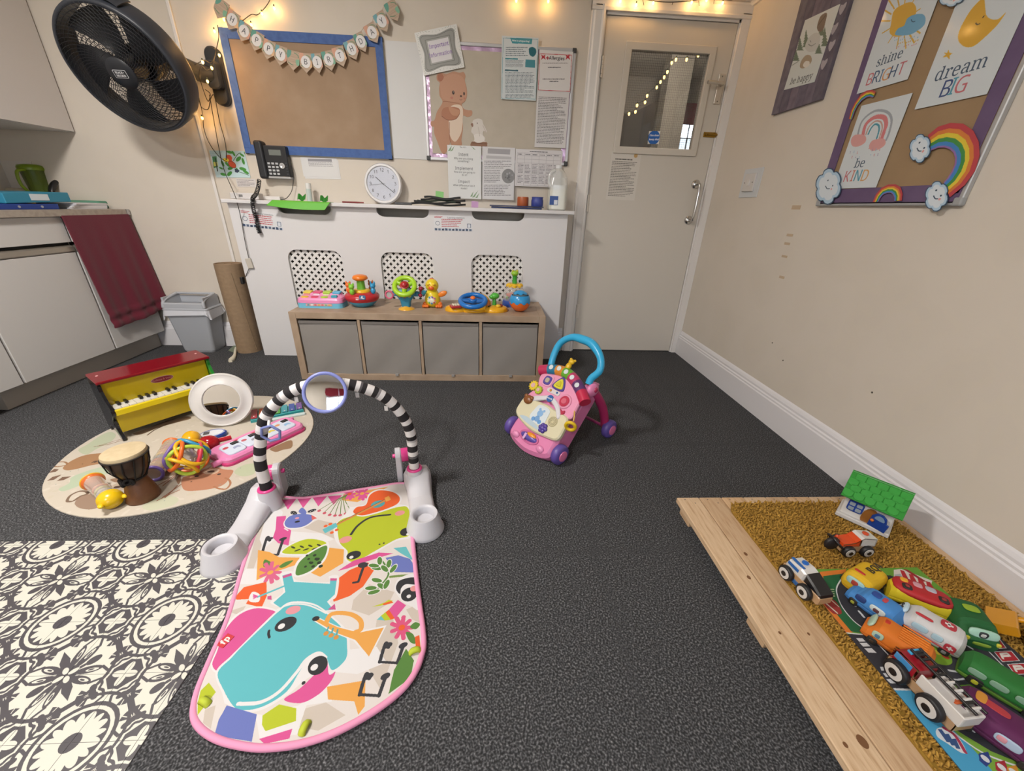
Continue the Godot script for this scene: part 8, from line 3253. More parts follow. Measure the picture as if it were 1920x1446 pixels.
	for k in 3:
		st = mb()
		torus(st, Vector3.ZERO, 0.009 + k * 0.006, 0.001, Basis.IDENTITY, 24, 5)
		var so := obj("speaker_slot", st, plastic("8f876a", 0.5), t)
		so.transform = PX.translated_local(Vector3(0.075, 0.13, 0.022))
	st = mb()
	for k in 6:
		var a := TAU * k / 6
		ball(st, Vector3(cos(a) * 0.014, sin(a) * 0.014, 0), Vector3(0.01, 0.01, 0.008))
	ball(st, Vector3.ZERO, Vector3(0.014, 0.014, 0.013))
	var pf := obj("purple_flower", st, plastic("4d3c8f", 0.3), t)
	pf.transform = PX.translated_local(Vector3(0.05, 0.085, 0.024))
	st = mb()
	ball(st, Vector3.ZERO, Vector3(0.026, 0.022, 0.014))
	ball(st, Vector3(-0.018, 0.012, 0.004), Vector3(0.01, 0.01, 0.008))
	ball(st, Vector3(0.018, 0.012, 0.004), Vector3(0.01, 0.01, 0.008))
	var bb_ := obj("bear_button", st, plastic("7a4a24", 0.35), t)
	bb_.transform = PX.translated_local(Vector3(-0.105, 0.165, 0.024))
	# roof band
	slab("roof_band",smooth2(v2([-0.085,0.168,-0.05,0.185,0.0,0.205,0.05,0.185,0.085,0.15,0.095,0.165,0.06,0.205,0.0,0.228,-0.05,0.21,-0.09,0.19]),3),0.01,0.003,"c8c6cc",t,PX.translated_local(Vector3(0,0,0.014)))
	slab("roof_badge",circle2(0.017,24),0.002,0.0005,"2a5a9a",t,PX.translated_local(Vector3(0.0,0.214,0.024)))
	text("vtech",0.0115,plastic("d5dae2",0.4),t,PX.translated_local(Vector3(0.0,0.214,0.0265)),"Droid Sans",true,0.0006)
	# pink upper panel with shapes
	slab("upper_panel",smooth2(v2([-0.13,0.175,-0.112,0.235,-0.128,0.3,-0.06,0.325,0.03,0.33,0.12,0.31,0.138,0.24,0.128,0.17,0.0,0.2]),4),0.014,0.005,"d68fae",t,PX)
	for q in [[-0.07,0.285,4,"d69ab4","4f4390","a9a08f"],[0.0,0.29,3,"4a3f88","c9c23a","b9b12f"],[0.07,0.232,20,"d08aa6","b02a48","c45a70"]]:
		for lv in 3:
			var rr: float = [0.034, 0.025, 0.014][lv]
			var pp := PackedVector2Array()
			var n: int = q[2]
			for k in n:
				var a := TAU * k / n + (PI / 4 if n == 4 else PI / 2)
				pp.append(Vector2(cos(a), sin(a)) * rr * (1.2 if n == 3 else 1.0))
			if n < 10:
				pp = smooth2(pp, 5)
			slab("shape_button",pp,0.006 + 0.003 * lv,0.002,q[3 + lv],t,PX.translated_local(Vector3(q[0],q[1],0.013)))
	slab("heart_button",smooth2(v2([0,0.008,0.012,0.014,0.016,0.002,0,-0.016,-0.016,0.002,-0.012,0.014]),3),0.008,0.002,"a82a45",t,PX.translated_local(Vector3(0.085,0.182,0.013)))
	slab("slider_plate",round_rect(0.075,0.022,0.01),0.004,0.001,"c9c3c6",t,PX.translated_local(Vector3(-0.01,0.25,0.0135)))
	sph("slider_knob", PX * Vector3(-0.025, 0.25, 0.019), 0.006, "cf8a2a", t)
	sph("slider_knob", PX * Vector3(0.012, 0.252, 0.018), 0.005, "2a5a9a", t)
	for q in [[-0.125, 0.235, 0.026, "d3bb35"], [-0.085, 0.226, 0.021, "a5b52f"]]:
		var gp := PackedVector2Array()
		for k in 48:
			gp.append(Vector2(cos(TAU * k / 48), sin(TAU * k / 48)) * q[2] * (1.0 if k % 4 < 2 else 0.82))
		slab("cog", gp, 0.008, 0.002, q[3], t, PX.translated_local(Vector3(q[0], q[1], 0.016)))
		slab("cog_hub",circle2(q[2] * 0.45,18),0.003,0.001,"c9a3a0",t,PX.translated_local(Vector3(q[0],q[1],0.0235)))
	# arch of piano keys along the top edge
	var kc := ["b02a52", "2a6f8f", "c9822f", "5fa030", "b03a62", "5a3566", "b52a4a"]
	var arc := []
	for k in 29:
		var u := k / 28.0
		arc.append(PX * Vector3(lerpf(-0.15, 0.155, u), 0.318 + 0.046 * sin(u * PI) - 0.05 * u * u, 0.004))
	for k in 7:
		var seg := arc.slice(k * 4, k * 4 + 5)
		tub("arch_key", seg, 0.026, kc[k], t, 12)
		if k in [1, 2, 3, 4, 5]:
			slab("key_sticker",circle2(0.0115,18),0.0012,0,"c6cdd0",t,Transform3D(PX.basis,(arc[k * 4 + 2] as Vector3) + PX.basis * Vector3(0,0.002,0.0255)))
	# yellow character knob
	st = mb()
	ball(st, Vector3(0, 0.0, 0), Vector3(0.014, 0.02, 0.012))
	ball(st, Vector3(0.004, 0.024, 0.002), Vector3(0.015, 0.013, 0.012))
	ball(st, Vector3(0.016, 0.034, 0.0), Vector3(0.007, 0.006, 0.006))
	ball(st, Vector3(-0.008, 0.036, 0.0), Vector3(0.006, 0.006, 0.006))
	var yk := obj("yellow_knob", st, plastic("d0a91f", 0.3), t)
	yk.transform = PX.translated_local(Vector3(-0.015, 0.385, 0.012))
	# yellow ring hanging at the side
	st = mb()
	torus(st, Vector3.ZERO, 0.02, 0.0075, Basis.IDENTITY, 28, 10)
	var yr := obj("yellow_ring", st, plastic("cfae1c", 0.3), t)
	yr.position = PX * Vector3(0.158, 0.15, 0.012)
	yr.rotation = Vector3(0.2, 0.5, 0.0)
	tub("ring_cord",[PX * Vector3(0.135,0.215,0.012),PX * Vector3(0.15,0.195,0.014),PX * Vector3(0.158,0.175,0.012)],0.003,"c9a24a",t,6)
	# blue handle
	var hp := curve([Vector3(-0.115,0.315,-0.19),Vector3(-0.122,0.37,-0.215),Vector3(-0.11,0.425,-0.24),Vector3(-0.06,0.462,-0.255),Vector3(0.0,0.468,-0.258),Vector3(0.06,0.462,-0.255),Vector3(0.12,0.425,-0.24),Vector3(0.14,0.375,-0.222),Vector3(0.118,0.335,-0.2),Vector3(0.115,0.31,-0.19)],6)
	var hr := []
	for k in hp.size():
		var u := absf(k / (hp.size() - 1.0) - 0.5) * 2.0
		hr.append(lerpf(0.0195, 0.0155, smoothstep(0.1, 0.4, u)))
	tub("handle", hp, hr, "2fa0cf", t, 14)
func _ringxz(c: Vector3, hx: float, hz: float) -> Array:
	var o := []
	for q in round_rect(hx * 2, hz * 2, min(hx, hz) * 0.6, 4):
		o.append(c + Vector3(q.x, 0, q.y))
	return o
func tray():
	var st: SurfaceTool
	var t: Node3D
	var TOP := 0.05
	# ---------------- wooden platform of planks
	var x0 := 0.683
	var x1 := 1.440
	var za := -1.087
	var zb := 0.35
	t = thing("wooden_platform","low pine plank platform with a mustard rug along the side wall","platform",Vector3((x0 + x1) / 2,0,(za + zb) / 2))
	var W := x1 - x0
	var L := zb - za
	var wi := noise_img(256, 0.035, 4, 81, [Color("ad8e6c"), Color("c4a888"), Color("cdb394"), Color("bb9c7a")])
	var mats := []
	for k in 3:
		var m := StandardMaterial3D.new()
		m.albedo_texture = tex(wi)
		m.albedo_color = [Color(1, 1, 1), Color(0.94, 0.92, 0.9), Color(1.0, 0.97, 0.93)][k]
		m.uv1_triplanar = true
		m.uv1_scale = Vector3(9, 9, 0.9)
		m.uv1_offset = Vector3(k * 0.37, k * 0.21, k * 0.13)
		m.roughness = 0.6
		mats.append(m)
	var n := 9
	for k in n:
		var px := -W / 2 + (k + 0.5) * W / n
		st = mb()
		rb(st, Vector3.ZERO, Vector3(W / n - 0.003, 0.02, L), 0.003)
		var o := obj("plank", st, mats[k % 3], t)
		o.position = Vector3(px, TOP - 0.01, 0)
		for dz in [0.012, 0.03]:
			sph("nail",Vector3(px + 0.015 * (1 if dz > 0.02 else -1),TOP,-L / 2 + dz),Vector3(0.0025,0.0008,0.0025),"5f5a55",t,0.4)
	for z in [-L / 2 + 0.06, -0.25, 0.25, L / 2 - 0.06]:
		st = mb()
		rb(st, Vector3(0, 0.015, z), Vector3(W - 0.02, 0.03, 0.07), 0.003)
		obj("batten", st, mats[1], t)
	for q in [[1398,1039,0.005],[1404,1083,0.005],[1516,1189,0.003],[1462,1187,0.003],[1617,1391,0.009],[1585,1397,0.004]]:
		var kp := fy(q[0], q[1], TOP)
		st = mb()
		plate(st,circle2(q[2],14,q[2] * 1.3),0.0006,0,Transform3D(FLAT,kp - t.position + Vector3(0,0.0001,0)))
		obj("knot", st, hexm("6d4a2e", 0.6), t)
	# ---------------- mustard rug
	var ra := Vector3(0.845, 0, -1.05)
	var rw := 1.402 - 0.845
	var rl := 1.25
	t = thing("shaggy_rug","mustard shaggy rug lying on the pine platform","rug",Vector3(0.845 + rw / 2,TOP,-1.05 + rl / 2))
	st = mb()
	plate(st, round_rect(rw, rl, 0.05, 6), 0.006, 0.002, Transform3D(FLAT, Vector3(0, 0.0, 0)))
	obj("backing", st, hexm("8a6a22", 0.95), t)
	var tuft := mb()
	var ring := []
	for k in 4:
		ring.append(Vector3(cos(TAU * k / 4), 0, sin(TAU * k / 4)))
	loft(tuft,[[ring[0] * 0.0024,ring[1] * 0.0024,ring[2] * 0.0024,ring[3] * 0.0024],[ring[0] * 0.0032 + Vector3(0.0015,0.006,0),ring[1] * 0.0032 + Vector3(0.0015,0.006,0),ring[2] * 0.0032 + Vector3(0.0015,0.006,0),ring[3] * 0.0032 + Vector3(0.0015,0.006,0)],[ring[0] * 0.0016 + Vector3(0.004,0.010,0),ring[1] * 0.0016 + Vector3(0.004,0.010,0),ring[2] * 0.0016 + Vector3(0.004,0.010,0),ring[3] * 0.0016 + Vector3(0.004,0.010,0)]],true)
	var mm := MultiMesh.new()
	mm.transform_format = MultiMesh.TRANSFORM_3D
	mm.use_colors = true
	mm.mesh = tuft.commit()
	var rn := RandomNumberGenerator.new()
	rn.seed = 77
	var xs := []
	var step := 0.0068
	var nx := int(rw / step)
	var nz := int(rl / step)
	for j in nz:
		for i in nx:
			var x := -rw / 2 + (i + rn.randf()) * step
			var z := -rl / 2 + (j + rn.randf()) * step
			var cx: float = max(absf(x) - (rw / 2 - 0.05), 0.0)
			var cz: float = max(absf(z) - (rl / 2 - 0.05), 0.0)
			if cx * cx + cz * cz > 0.05 * 0.05:
				continue
			xs.append(Vector2(x, z))
	mm.instance_count = xs.size()
	for i in xs.size():
		var b := Basis(Vector3.UP, rn.randf() * TAU) * Basis(Vector3(0, 0, 1), rn.randf_range(-0.5, 0.1))
		mm.set_instance_transform(i,Transform3D(b.scaled(Vector3.ONE * rn.randf_range(0.8,1.2)),Vector3(xs[i].x,0.004,xs[i].y)))
		mm.set_instance_color(i, Color("94702a").lerp(Color("b58c3c"), rn.randf()).srgb_to_linear())
	var mi := MultiMeshInstance3D.new()
	mi.multimesh = mm
	var pm := mat(Color(1, 1, 1), 0.95)
	pm.vertex_color_use_as_albedo = true
	mi.material_override = pm
	mi.name = "pile"
	mi.set_meta("kind", "stuff")
	t.add_child(mi)
	var RY := TOP + 0.0155
	road_mat(RY)
	house(RY)
	wooden_cars(RY)
	soft_cars(RY + 0.0025)

func road_mat(RY: float):
	var x0 := 0.884
	var x1 := 1.262
	var z0 := -0.758
	var z1 := -0.15
	var st := mb()
	var w := x1 - x0
	var h := z1 - z0
	plate(st,v2([-w / 2,-h / 2,w / 2,-h / 2,w / 2,h / 2,-w / 2,h / 2]),0.002,0,Transform3D(FLAT,Vector3.ZERO))
	var o := MeshInstance3D.new()
	o.mesh = st.commit()
	put(o, "road_playmat", null)
	o.position = Vector3((x0 + x1) / 2, RY, (z0 + z1) / 2)
	tag(o, "printed fabric road map with parking bays lying on mustard rug", "play mat")
	var p := Pic.new(760, 1216, "2c2d35")
	p.ppm = 760.0 / w
	p.use_map = true
	p.mp = func(q: Vector2) -> Vector2:
		var v := fy(q.x, q.y, RY + 0.002)
		return Vector2((v.x - x0) / w, (v.z - z0) / h)
	p.region(1440, 1020, 0.29466)
	var lime := "5f9230"
	p.poly([290,150,960,120,1190,360,1100,350,980,300,780,200,480,215,360,400,640,570,490,575],lime)
	p.poly([280, 350, 330, 178, 500, 160, 490, 190, 352, 208, 352, 350, 545, 560, 495, 575], "cc7428")
	p.poly([352, 205, 490, 188, 445, 260, 435, 320, 470, 410, 545, 490, 635, 572, 530, 558, 350, 345], "1c5c36")
	p.line([490, 190, 440, 270, 442, 330, 475, 405, 545, 490, 640, 572, 495, 566], 0.003, "c9ccd0")
	p.blob([500,215,470,280,480,350,560,460,700,560,900,700,1300,900,1500,860,1300,560,1000,330,760,230],"2c2d35")
	for q in [[530,275,528,295],[522,318,530,345],[540,370,555,395],[580,430,610,465],[640,500,665,530]]:
		p.line(q, 0.006, "c9ccd0", false)
	for q in [[560,600,600,600,622,622,580,622],[582,630,628,630,652,652,606,654],[612,664,660,664,692,694,640,692],[712,782,770,782,780,806,722,808],[730,822,790,822,800,846,750,848],[750,860,800,858,818,888,780,888]]:
		p.poly(q, "c3c6cb")
	p.line([640, 575, 760, 700, 830, 800], 0.003, "c9ccd0", false)
	# roundabout
	p.blob([1000,690,1040,640,1120,640,1200,690,1270,780,1280,840,1220,862,1130,850,1050,780],"34353d")
	p.line([1000,740,1060,810,1150,858,1240,860,1283,825,1260,760,1200,680,1140,610],0.0035,"c3c6cb")
	p.blob([1015, 685, 1040, 655, 1100, 660, 1160, 710, 1170, 760, 1120, 772, 1050, 745], "7da832")
	p.dot(1075, 690, 0.006, "c9b53a")
	p.dot(1128, 715, 0.007, "b5452f")
	for q in [[1150,675,1185,705],[1210,750,1228,785],[1150,805,1210,815],[1045,755,1090,785],[1255,640,1300,668],[1345,710,1385,740],[1180,575,1220,605],[1250,1150,1310,1195]]:
		p.line(q, 0.0045, "c3c6cb", false)
	p.line([1380, 660, 1500, 780], 0.003, "c3c6cb", false)
	# parking bays
	for q in [[1300,520,1400,525,1430,590,1370,590],[1355,600,1470,598,1520,665,1410,672],[1435,685,1550,680,1605,745,1490,752],[1520,765,1629,758,1700,830,1570,832]]:
		p.poly(q, "c3c6cb")
		var c := Vector2((q[0] + q[2] + q[4] + q[6]) / 4.0, (q[1] + q[3] + q[5] + q[7]) / 4.0)
		var inn := []
		for k in 4:
			inn.append(c.x + (q[k * 2] - c.x) * 0.9)
			inn.append(c.y + (q[k * 2 + 1] - c.y) * 0.88)
		p.poly(inn, "a01f2a")
		p.line([c.x - 25,c.y + 14,c.x - 40,c.y - 16,c.x + 5,c.y - 18,c.x + 18,c.y - 4,c.x - 28,c.y],0.0045,"d3d0cc",false)
	# market
	p.poly([800, 165, 850, 160, 1045, 235, 1030, 300, 990, 280, 900, 240, 800, 235], "c9c5c0")
	for k in 4:
		p.poly([840 + k * 55,165 + k * 24,866 + k * 55,172 + k * 24,905 + k * 55,245 + k * 20,868 + k * 50,238 + k * 20],"a8242c")
	p.poly([860, 160, 890, 165, 1008, 240, 985, 240], "8f2028")
	p.poly([805, 195, 845, 190, 860, 225, 812, 235], "9aa3a8")
	# emblem and fence marks on the dark green corner
	p.blob([345, 355, 385, 345, 435, 370, 470, 440, 420, 445, 370, 400], "8f2d2a")
	p.line([360, 370, 440, 440], 0.004, "c9c0b0", false)
	p.line([400, 355, 450, 400], 0.003, "c9c0b0", false)
	for k in 4:
		p.line([400 + k * 2, 290 + k * 14, 418 + k * 2, 290 + k * 14], 0.003, "b9c9a0", false)
	# water with a boat, green verge with pennants
	p.poly([790, 920, 900, 925, 1000, 1020, 1150, 1130, 1320, 1320, 1460, 1460, 1180, 1460], "3f93bd")
	p.line([800, 925, 905, 928], 0.004, "c9ccd0", false)
	p.poly([1130, 1140, 1230, 1205, 1420, 1320, 1640, 1410, 1640, 1470, 1450, 1470, 1300, 1300], "6f9a35")
	p.line([1130, 1150, 1180, 1200, 1350, 1320, 1500, 1385, 1640, 1430], 0.0035, "c9ccd0")
	p.blob([1068,1190,1090,1170,1140,1175,1210,1230,1262,1320,1230,1330,1140,1270,1080,1230],"c3c9d0")
	for k in 3:
		p.poly([1080 + k * 45,1180 + k * 30,1105 + k * 45,1180 + k * 30,1165 + k * 30,1262 + k * 22,1138 + k * 30,1262 + k * 20],"2f4a7a")
	p.line([1120, 1172, 1190, 1220, 1255, 1325], 0.006, "9a2f4a")
	for q in [[1340, 1335, "24387a"], [1445, 1390, "9a2230"], [1520, 1420, "c2862a"]]:
		p.poly([q[0],q[1],q[0] + 60,q[1] - 12,q[0] + 85,q[1] + 50,q[0] + 50,q[1] + 85,q[0] + 5,q[1] + 45],q[2])
		p.dot(q[0] + 42, q[1] + 32, 0.006, "c9ccd0")
	p.poly([1150, 905, 1330, 890, 1300, 960, 1200, 970], lime)
	o.material_override = pic_mat(p.im, 0.85)

func house(RY: float):
	var a := fy(1564, 965, RY)
	var b := fy(1664, 1011, RY)
	var d := (b - a).normalized()
	var W := a.distance_to(b)
	var nz := Vector3(-d.z, 0, d.x)
	var D := 0.105
	var c := (a + b) / 2 - nz * D / 2
	var t := thing("toy_house","white toy house with green scalloped roof and blue door on mustard rug","toy house",Vector3(c.x,RY,c.z),-atan2(d.z,d.x))
	rbx("base", Vector3(0, 0.008, 0), Vector3(W, 0.016, D), 0.004, "c4c2c0", t)
	var H := 0.085
	rbx("walls", Vector3(0, 0.012 + H / 2, -0.004), Vector3(W * 0.9, H, D * 0.84), 0.004, "cfcdca", t)
	# gables
	for sx in [-1, 1]:
		slab("gable",v2([-D * 0.42,0,D * 0.42,0,0.0,0.05]),0.006,0,"cfcdca",t,Transform3D(Basis(Vector3(0,0,-1),Vector3(0,1,0),Vector3(1,0,0)),Vector3(sx * (W * 0.45 - 0.003) - 0.003,H + 0.01,-0.004)))
	# roof: two slopes with rows of scallops on them
	var ry := 0.152
	var ey := 0.088
	var hz := D * 0.66
	for sg in [1, -1]:
		var dn: Vector3 = Vector3(0, ey - ry, hz * sg)
		var ln := dn.length()
		dn /= ln
		var side: Vector3 = Vector3(1, 0, 0) * sg
		var nn := dn.cross(side).normalized()
		if nn.y < 0:
			nn = -nn
		var xf := Transform3D(Basis(side, -dn, side.cross(-dn)), Vector3(0, ry, -0.004))
		var up := 1.0 if xf.basis.z.y > 0 else -1.0
		slab("roof_slope",v2([-W * 0.55,-ln,W * 0.55,-ln,W * 0.55,0,-W * 0.55,0]),0.006,0.001,"2f8a35",t,xf if up > 0 else xf.translated_local(Vector3(0,0,-0.006)))
		if sg > 0:
			for r in 4:
				var m := 5
				for k in m:
					var off := 0.5 if r % 2 == 0 else 0.0
					var cx := -W * 0.55 + (k + 0.5 + off * 0.9) * W * 1.1 / (m + 0.5)
					var sc := PackedVector2Array()
					for i in 9:
						var an := PI + PI * i / 8
						sc.append(Vector2(cos(an) * W * 0.098, sin(an) * 0.011 - 0.004))
					sc.append(Vector2(W * 0.098, 0.012))
					sc.append(Vector2(-W * 0.098, 0.012))
					slab("shingle",sc,0.0045,0.0015,"37953d",t,xf.translated_local(Vector3(cx,-0.016 - r * 0.0205,0.0055 if up > 0 else -0.0085)))
	tub("ridge",[Vector3(-W * 0.55,ry + 0.002,-0.004),Vector3(W * 0.55,ry + 0.002,-0.004)],0.005,"2b8231",t)
	# window and door on the front wall
	var fz := D * 0.42 - 0.004
	var win := slab("window_frame",round_rect(0.042,0.04,0.008),0.005,0.001,"1d3f8f",t,Transform3D(Basis.IDENTITY,Vector3(-W * 0.22,0.056,fz)))
	for i in 2:
		for j in 2:
			slab("pane",round_rect(0.0145,0.0125,0.002),0.001,0,"8f9aa3",win,Transform3D(Basis.IDENTITY,Vector3(-W * 0.22 - 0.0095 + i * 0.019,0.047 + j * 0.017,fz + 0.005)))
	slab("doorway",smooth2(v2([-0.018,0,0.018,0,0.018,0.04,0.0,0.056,-0.018,0.04]),3),0.002,0,"8a5a2a",t,Transform3D(Basis.IDENTITY,Vector3(W * 0.08,0.016,fz)))
	var dr := slab("house_door",v2([-0.022,0,0.024,0,0.027,0.03,0.02,0.032,0.016,0.048,0.004,0.056,-0.01,0.054,-0.02,0.04]),0.005,0.001,"1b3d8a",t,Transform3D(Basis(Vector3.UP,-0.25),Vector3(W * 0.24,0.016,fz + 0.008)))
	slab("fanlight",smooth2(v2([-0.012,0.0,0.012,0.0,0.009,0.012,0,0.016,-0.009,0.012]),3),0.001,0,"6f8aa8",dr,Transform3D(Basis(Vector3.UP,-0.25),Vector3(W * 0.24,0.05,fz + 0.0135)))
	sph("door_knob", Vector3(W * 0.13, 0.042, fz + 0.014), 0.005, "c9702f", t)

func wheel(parent: Node, c: Vector3, r: float, w: float, axis: Vector3, tyre := "1c1b1e", rim := "c6c4c2"):
	var o := Node3D.new()
	o.name = "wheel"
	parent.add_child(o, true)
	o.position = c
	var ax := Basis(Vector3.UP.cross(axis).normalized(), axis, Vector3.UP.cross(axis).normalized().cross(axis))
	var xf := Transform3D(ax, Vector3.ZERO)
	lat("tyre",[[0.0,-w / 2],[r * 0.9,-w / 2],[r,-w * 0.3],[r,w * 0.3],[r * 0.9,w / 2],[r * 0.72,w / 2]],tyre,o,xf,28,0.5)
	lat("rim",[[r * 0.72,w / 2 - 0.001],[r * 0.72,w / 2 + 0.001],[r * 0.34,w / 2 + 0.0015],[0.0,w / 2 + 0.0015]],rim,o,xf)
	lat("axle_cap", [[r * 0.34, w / 2 + 0.001], [r * 0.32, w / 2 + 0.003], [0.0, w / 2 + 0.003]], tyre, o, xf)

func wooden_cars(RY: float):
	var t: Node3D
	var wood := "ad8b68"
	var prof := Basis(Vector3(0,0,-1),Vector3(0,1,0),Vector3(1,0,0))      # outline runs along the car, thickness across it
	# orange ambulance trike
	t = thing("wooden_truck","wooden toy truck with orange cab and white back near the toy house","toy car",Vector3(1.108,RY + 0.002,-0.825),PI / 2)
	slab("chassis",round_rect(0.1,0.022,0.004,3,Vector2(0,0.024)),0.036,0.002,wood,t,Transform3D(prof,Vector3(-0.018,0,0)))
	slab("white_body",v2([-0.052,0.034,-0.004,0.034,0.0,0.06,-0.008,0.066,-0.05,0.062]),0.038,0.003,"c9c7c5",t,Transform3D(prof.rotated(Vector3.UP,0),Vector3(-0.019,0,0)))
	slab("orange_cab",v2([-0.004,0.034,0.05,0.034,0.048,0.044,0.03,0.046,0.012,0.05,0.0,0.06]),0.038,0.003,"c9471c",t,Transform3D(prof,Vector3(-0.019,0,0)))
	lat("red_lamp",[[0.0,0.0],[0.008,0.0],[0.008,0.003],[0.0,0.004]],"c94a2a",t,Transform3D(Basis.IDENTITY,Vector3(0,0.066,0.026)))
	rbx("red_window", Vector3(0.0195, 0.05, 0.026), Vector3(0.002, 0.012, 0.032), 0.0008, "a8442f", t)
	for q in [[0.03, 1], [-0.028, 1], [0.03, -1], [-0.028, -1]]:
		wheel(t, Vector3(0.023 * q[1], 0.019, q[0]), 0.019, 0.014, Vector3(q[1], 0, 0))
	tub("bumper",curve([Vector3(-0.02,0.03,-0.05),Vector3(-0.02,0.045,-0.066),Vector3(0.0,0.052,-0.07),Vector3(0.02,0.045,-0.066),Vector3(0.02,0.03,-0.05)]),0.004,"1f1d20",t,8)
	wheel(t, Vector3(0, 0.03, -0.066), 0.022, 0.012, Vector3(1, 0, 0), "1f1d20", "6a5a4a")
	sph("lamp_knob", Vector3(0.0, 0.058, -0.06), 0.005, "c94a2a", t)
	# white police car
	t = thing("wooden_police_car","white and black wooden toy police car with blue stripe at rug edge","toy car",Vector3(0.866,RY,-0.70),PI + 0.12)
	slab("chassis",round_rect(0.118,0.026,0.006,3,Vector2(0,0.024)),0.04,0.002,wood,t,Transform3D(prof,Vector3(-0.02,0,0)))
	slab("blue_sill",round_rect(0.06,0.012,0.003,3,Vector2(0.0,0.014)),0.044,0.001,"1f5a9a",t,Transform3D(prof,Vector3(-0.022,0,0)))
	slab("white_roof",v2([-0.055,0.034,0.004,0.034,0.006,0.062,-0.01,0.066,-0.048,0.06]),0.042,0.004,"cbcac9",t,Transform3D(prof,Vector3(-0.021,0,0)))
	slab("black_windscreen",v2([0.004,0.036,0.058,0.036,0.056,0.044,0.034,0.054,0.006,0.0645]),0.041,0.004,"17161a",t,Transform3D(prof,Vector3(-0.0205,0,0)))
	rbx("blue_window", Vector3(0.0215, 0.052, 0.03), Vector3(0.002, 0.01, 0.034), 0.001, "1f5fa8", t)
	rbx("blue_window", Vector3(0.012, 0.0655, 0.028), Vector3(0.008, 0.003, 0.04), 0.001, "1f5fa8", t)
	lat("blue_lamp",[[0.0,0.0],[0.008,0.0],[0.008,0.003],[0.0,0.004]],"1f62b5",t,Transform3D(Basis.IDENTITY,Vector3(-0.008,0.064,0.026)))
	for q in [[0.036, 1], [-0.024, 1], [0.036, -1], [-0.024, -1]]:
		wheel(t, Vector3(0.027 * q[1], 0.021, q[0]), 0.021, 0.014, Vector3(q[1], 0, 0))
	# fire engine
	t = thing("wooden_fire_engine","wooden toy fire engine with red cab, black ladder and white back","toy car",Vector3(0.934,RY + 0.002,-0.437),0.06)
	slab("chassis",round_rect(0.135,0.026,0.006,3,Vector2(0,0.024)),0.046,0.002,wood,t,Transform3D(prof,Vector3(-0.023,0,0)))
	slab("red_cab",v2([0.014,0.034,0.066,0.034,0.062,0.06,0.054,0.066,0.014,0.066]),0.048,0.004,"8f1826",t,Transform3D(prof,Vector3(-0.024,0,0)))
	rbx("blue_window", Vector3(-0.0245, 0.052, -0.042), Vector3(0.002, 0.016, 0.034), 0.001, "3f86bd", t)
	rbx("blue_lamp", Vector3(0.006, 0.068, -0.05), Vector3(0.028, 0.006, 0.01), 0.002, "3f9fd0", t)
	rbx("white_box", Vector3(0.0, 0.038, 0.03), Vector3(0.048, 0.008, 0.08), 0.002, "c9c7c5", t)
	for sx in [-1, 1]:
		rbx("box_side", Vector3(sx * 0.022, 0.05, 0.03), Vector3(0.005, 0.026, 0.08), 0.002, "cdcbc9", t)
		tub("ladder_rail",[Vector3(sx * 0.011 + 0.006,0.075,-0.052),Vector3(sx * 0.011 + 0.006,0.075,0.07)],0.003,"19181c",t,8)
	rbx("box_end", Vector3(0.0, 0.05, 0.068), Vector3(0.046, 0.026, 0.005), 0.002, "cdcbc9", t)
	for k in 8:
		tub("ladder_rung",[Vector3(-0.005,0.075,-0.045 + k * 0.015),Vector3(0.017,0.075,-0.045 + k * 0.015)],0.0028,"c9c7c5" if k > 3 else "19181c",t,8)
	for z in [-0.04, 0.05]:
		rbx("ladder_post", Vector3(0.006, 0.07, z), Vector3(0.018, 0.012, 0.006), 0.001, "19181c", t)
	for q in [[-0.038, 1], [0.03, 1], [-0.038, -1], [0.03, -1]]:
		wheel(t, Vector3(0.031 * q[1], 0.024, q[0]), 0.024, 0.016, Vector3(q[1], 0, 0))
	# yellow digger
	t = thing("toy_digger","yellow toy digger with black and white wheels by the parking bays","toy car",Vector3(1.325,RY,-0.515),0.3)
	rbx("body", Vector3(0.03, 0.045, 0.02), Vector3(0.06, 0.035, 0.08), 0.006, "c98a14", t)
	slab("bucket",v2([-0.035,0.0,0.025,0.0,0.032,0.022,-0.042,0.03]),0.05,0.003,"cf9016",t,Transform3D(Basis(Vector3.UP,0.4) * Basis(Vector3(1,0,0),-0.5),Vector3(-0.035,0.012,-0.085)))
	tub("arm",[Vector3(0.02,0.05,-0.01),Vector3(0.0,0.05,-0.05),Vector3(-0.01,0.03,-0.075)],0.007,"c98a14",t)
	for q in [[0.03, 1], [-0.02, 1], [0.03, -1], [-0.02, -1]]:
		wheel(t, Vector3(0.03 + 0.042 * q[1], 0.028, q[0] + 0.015), 0.028, 0.02, Vector3(q[1], 0, 0))

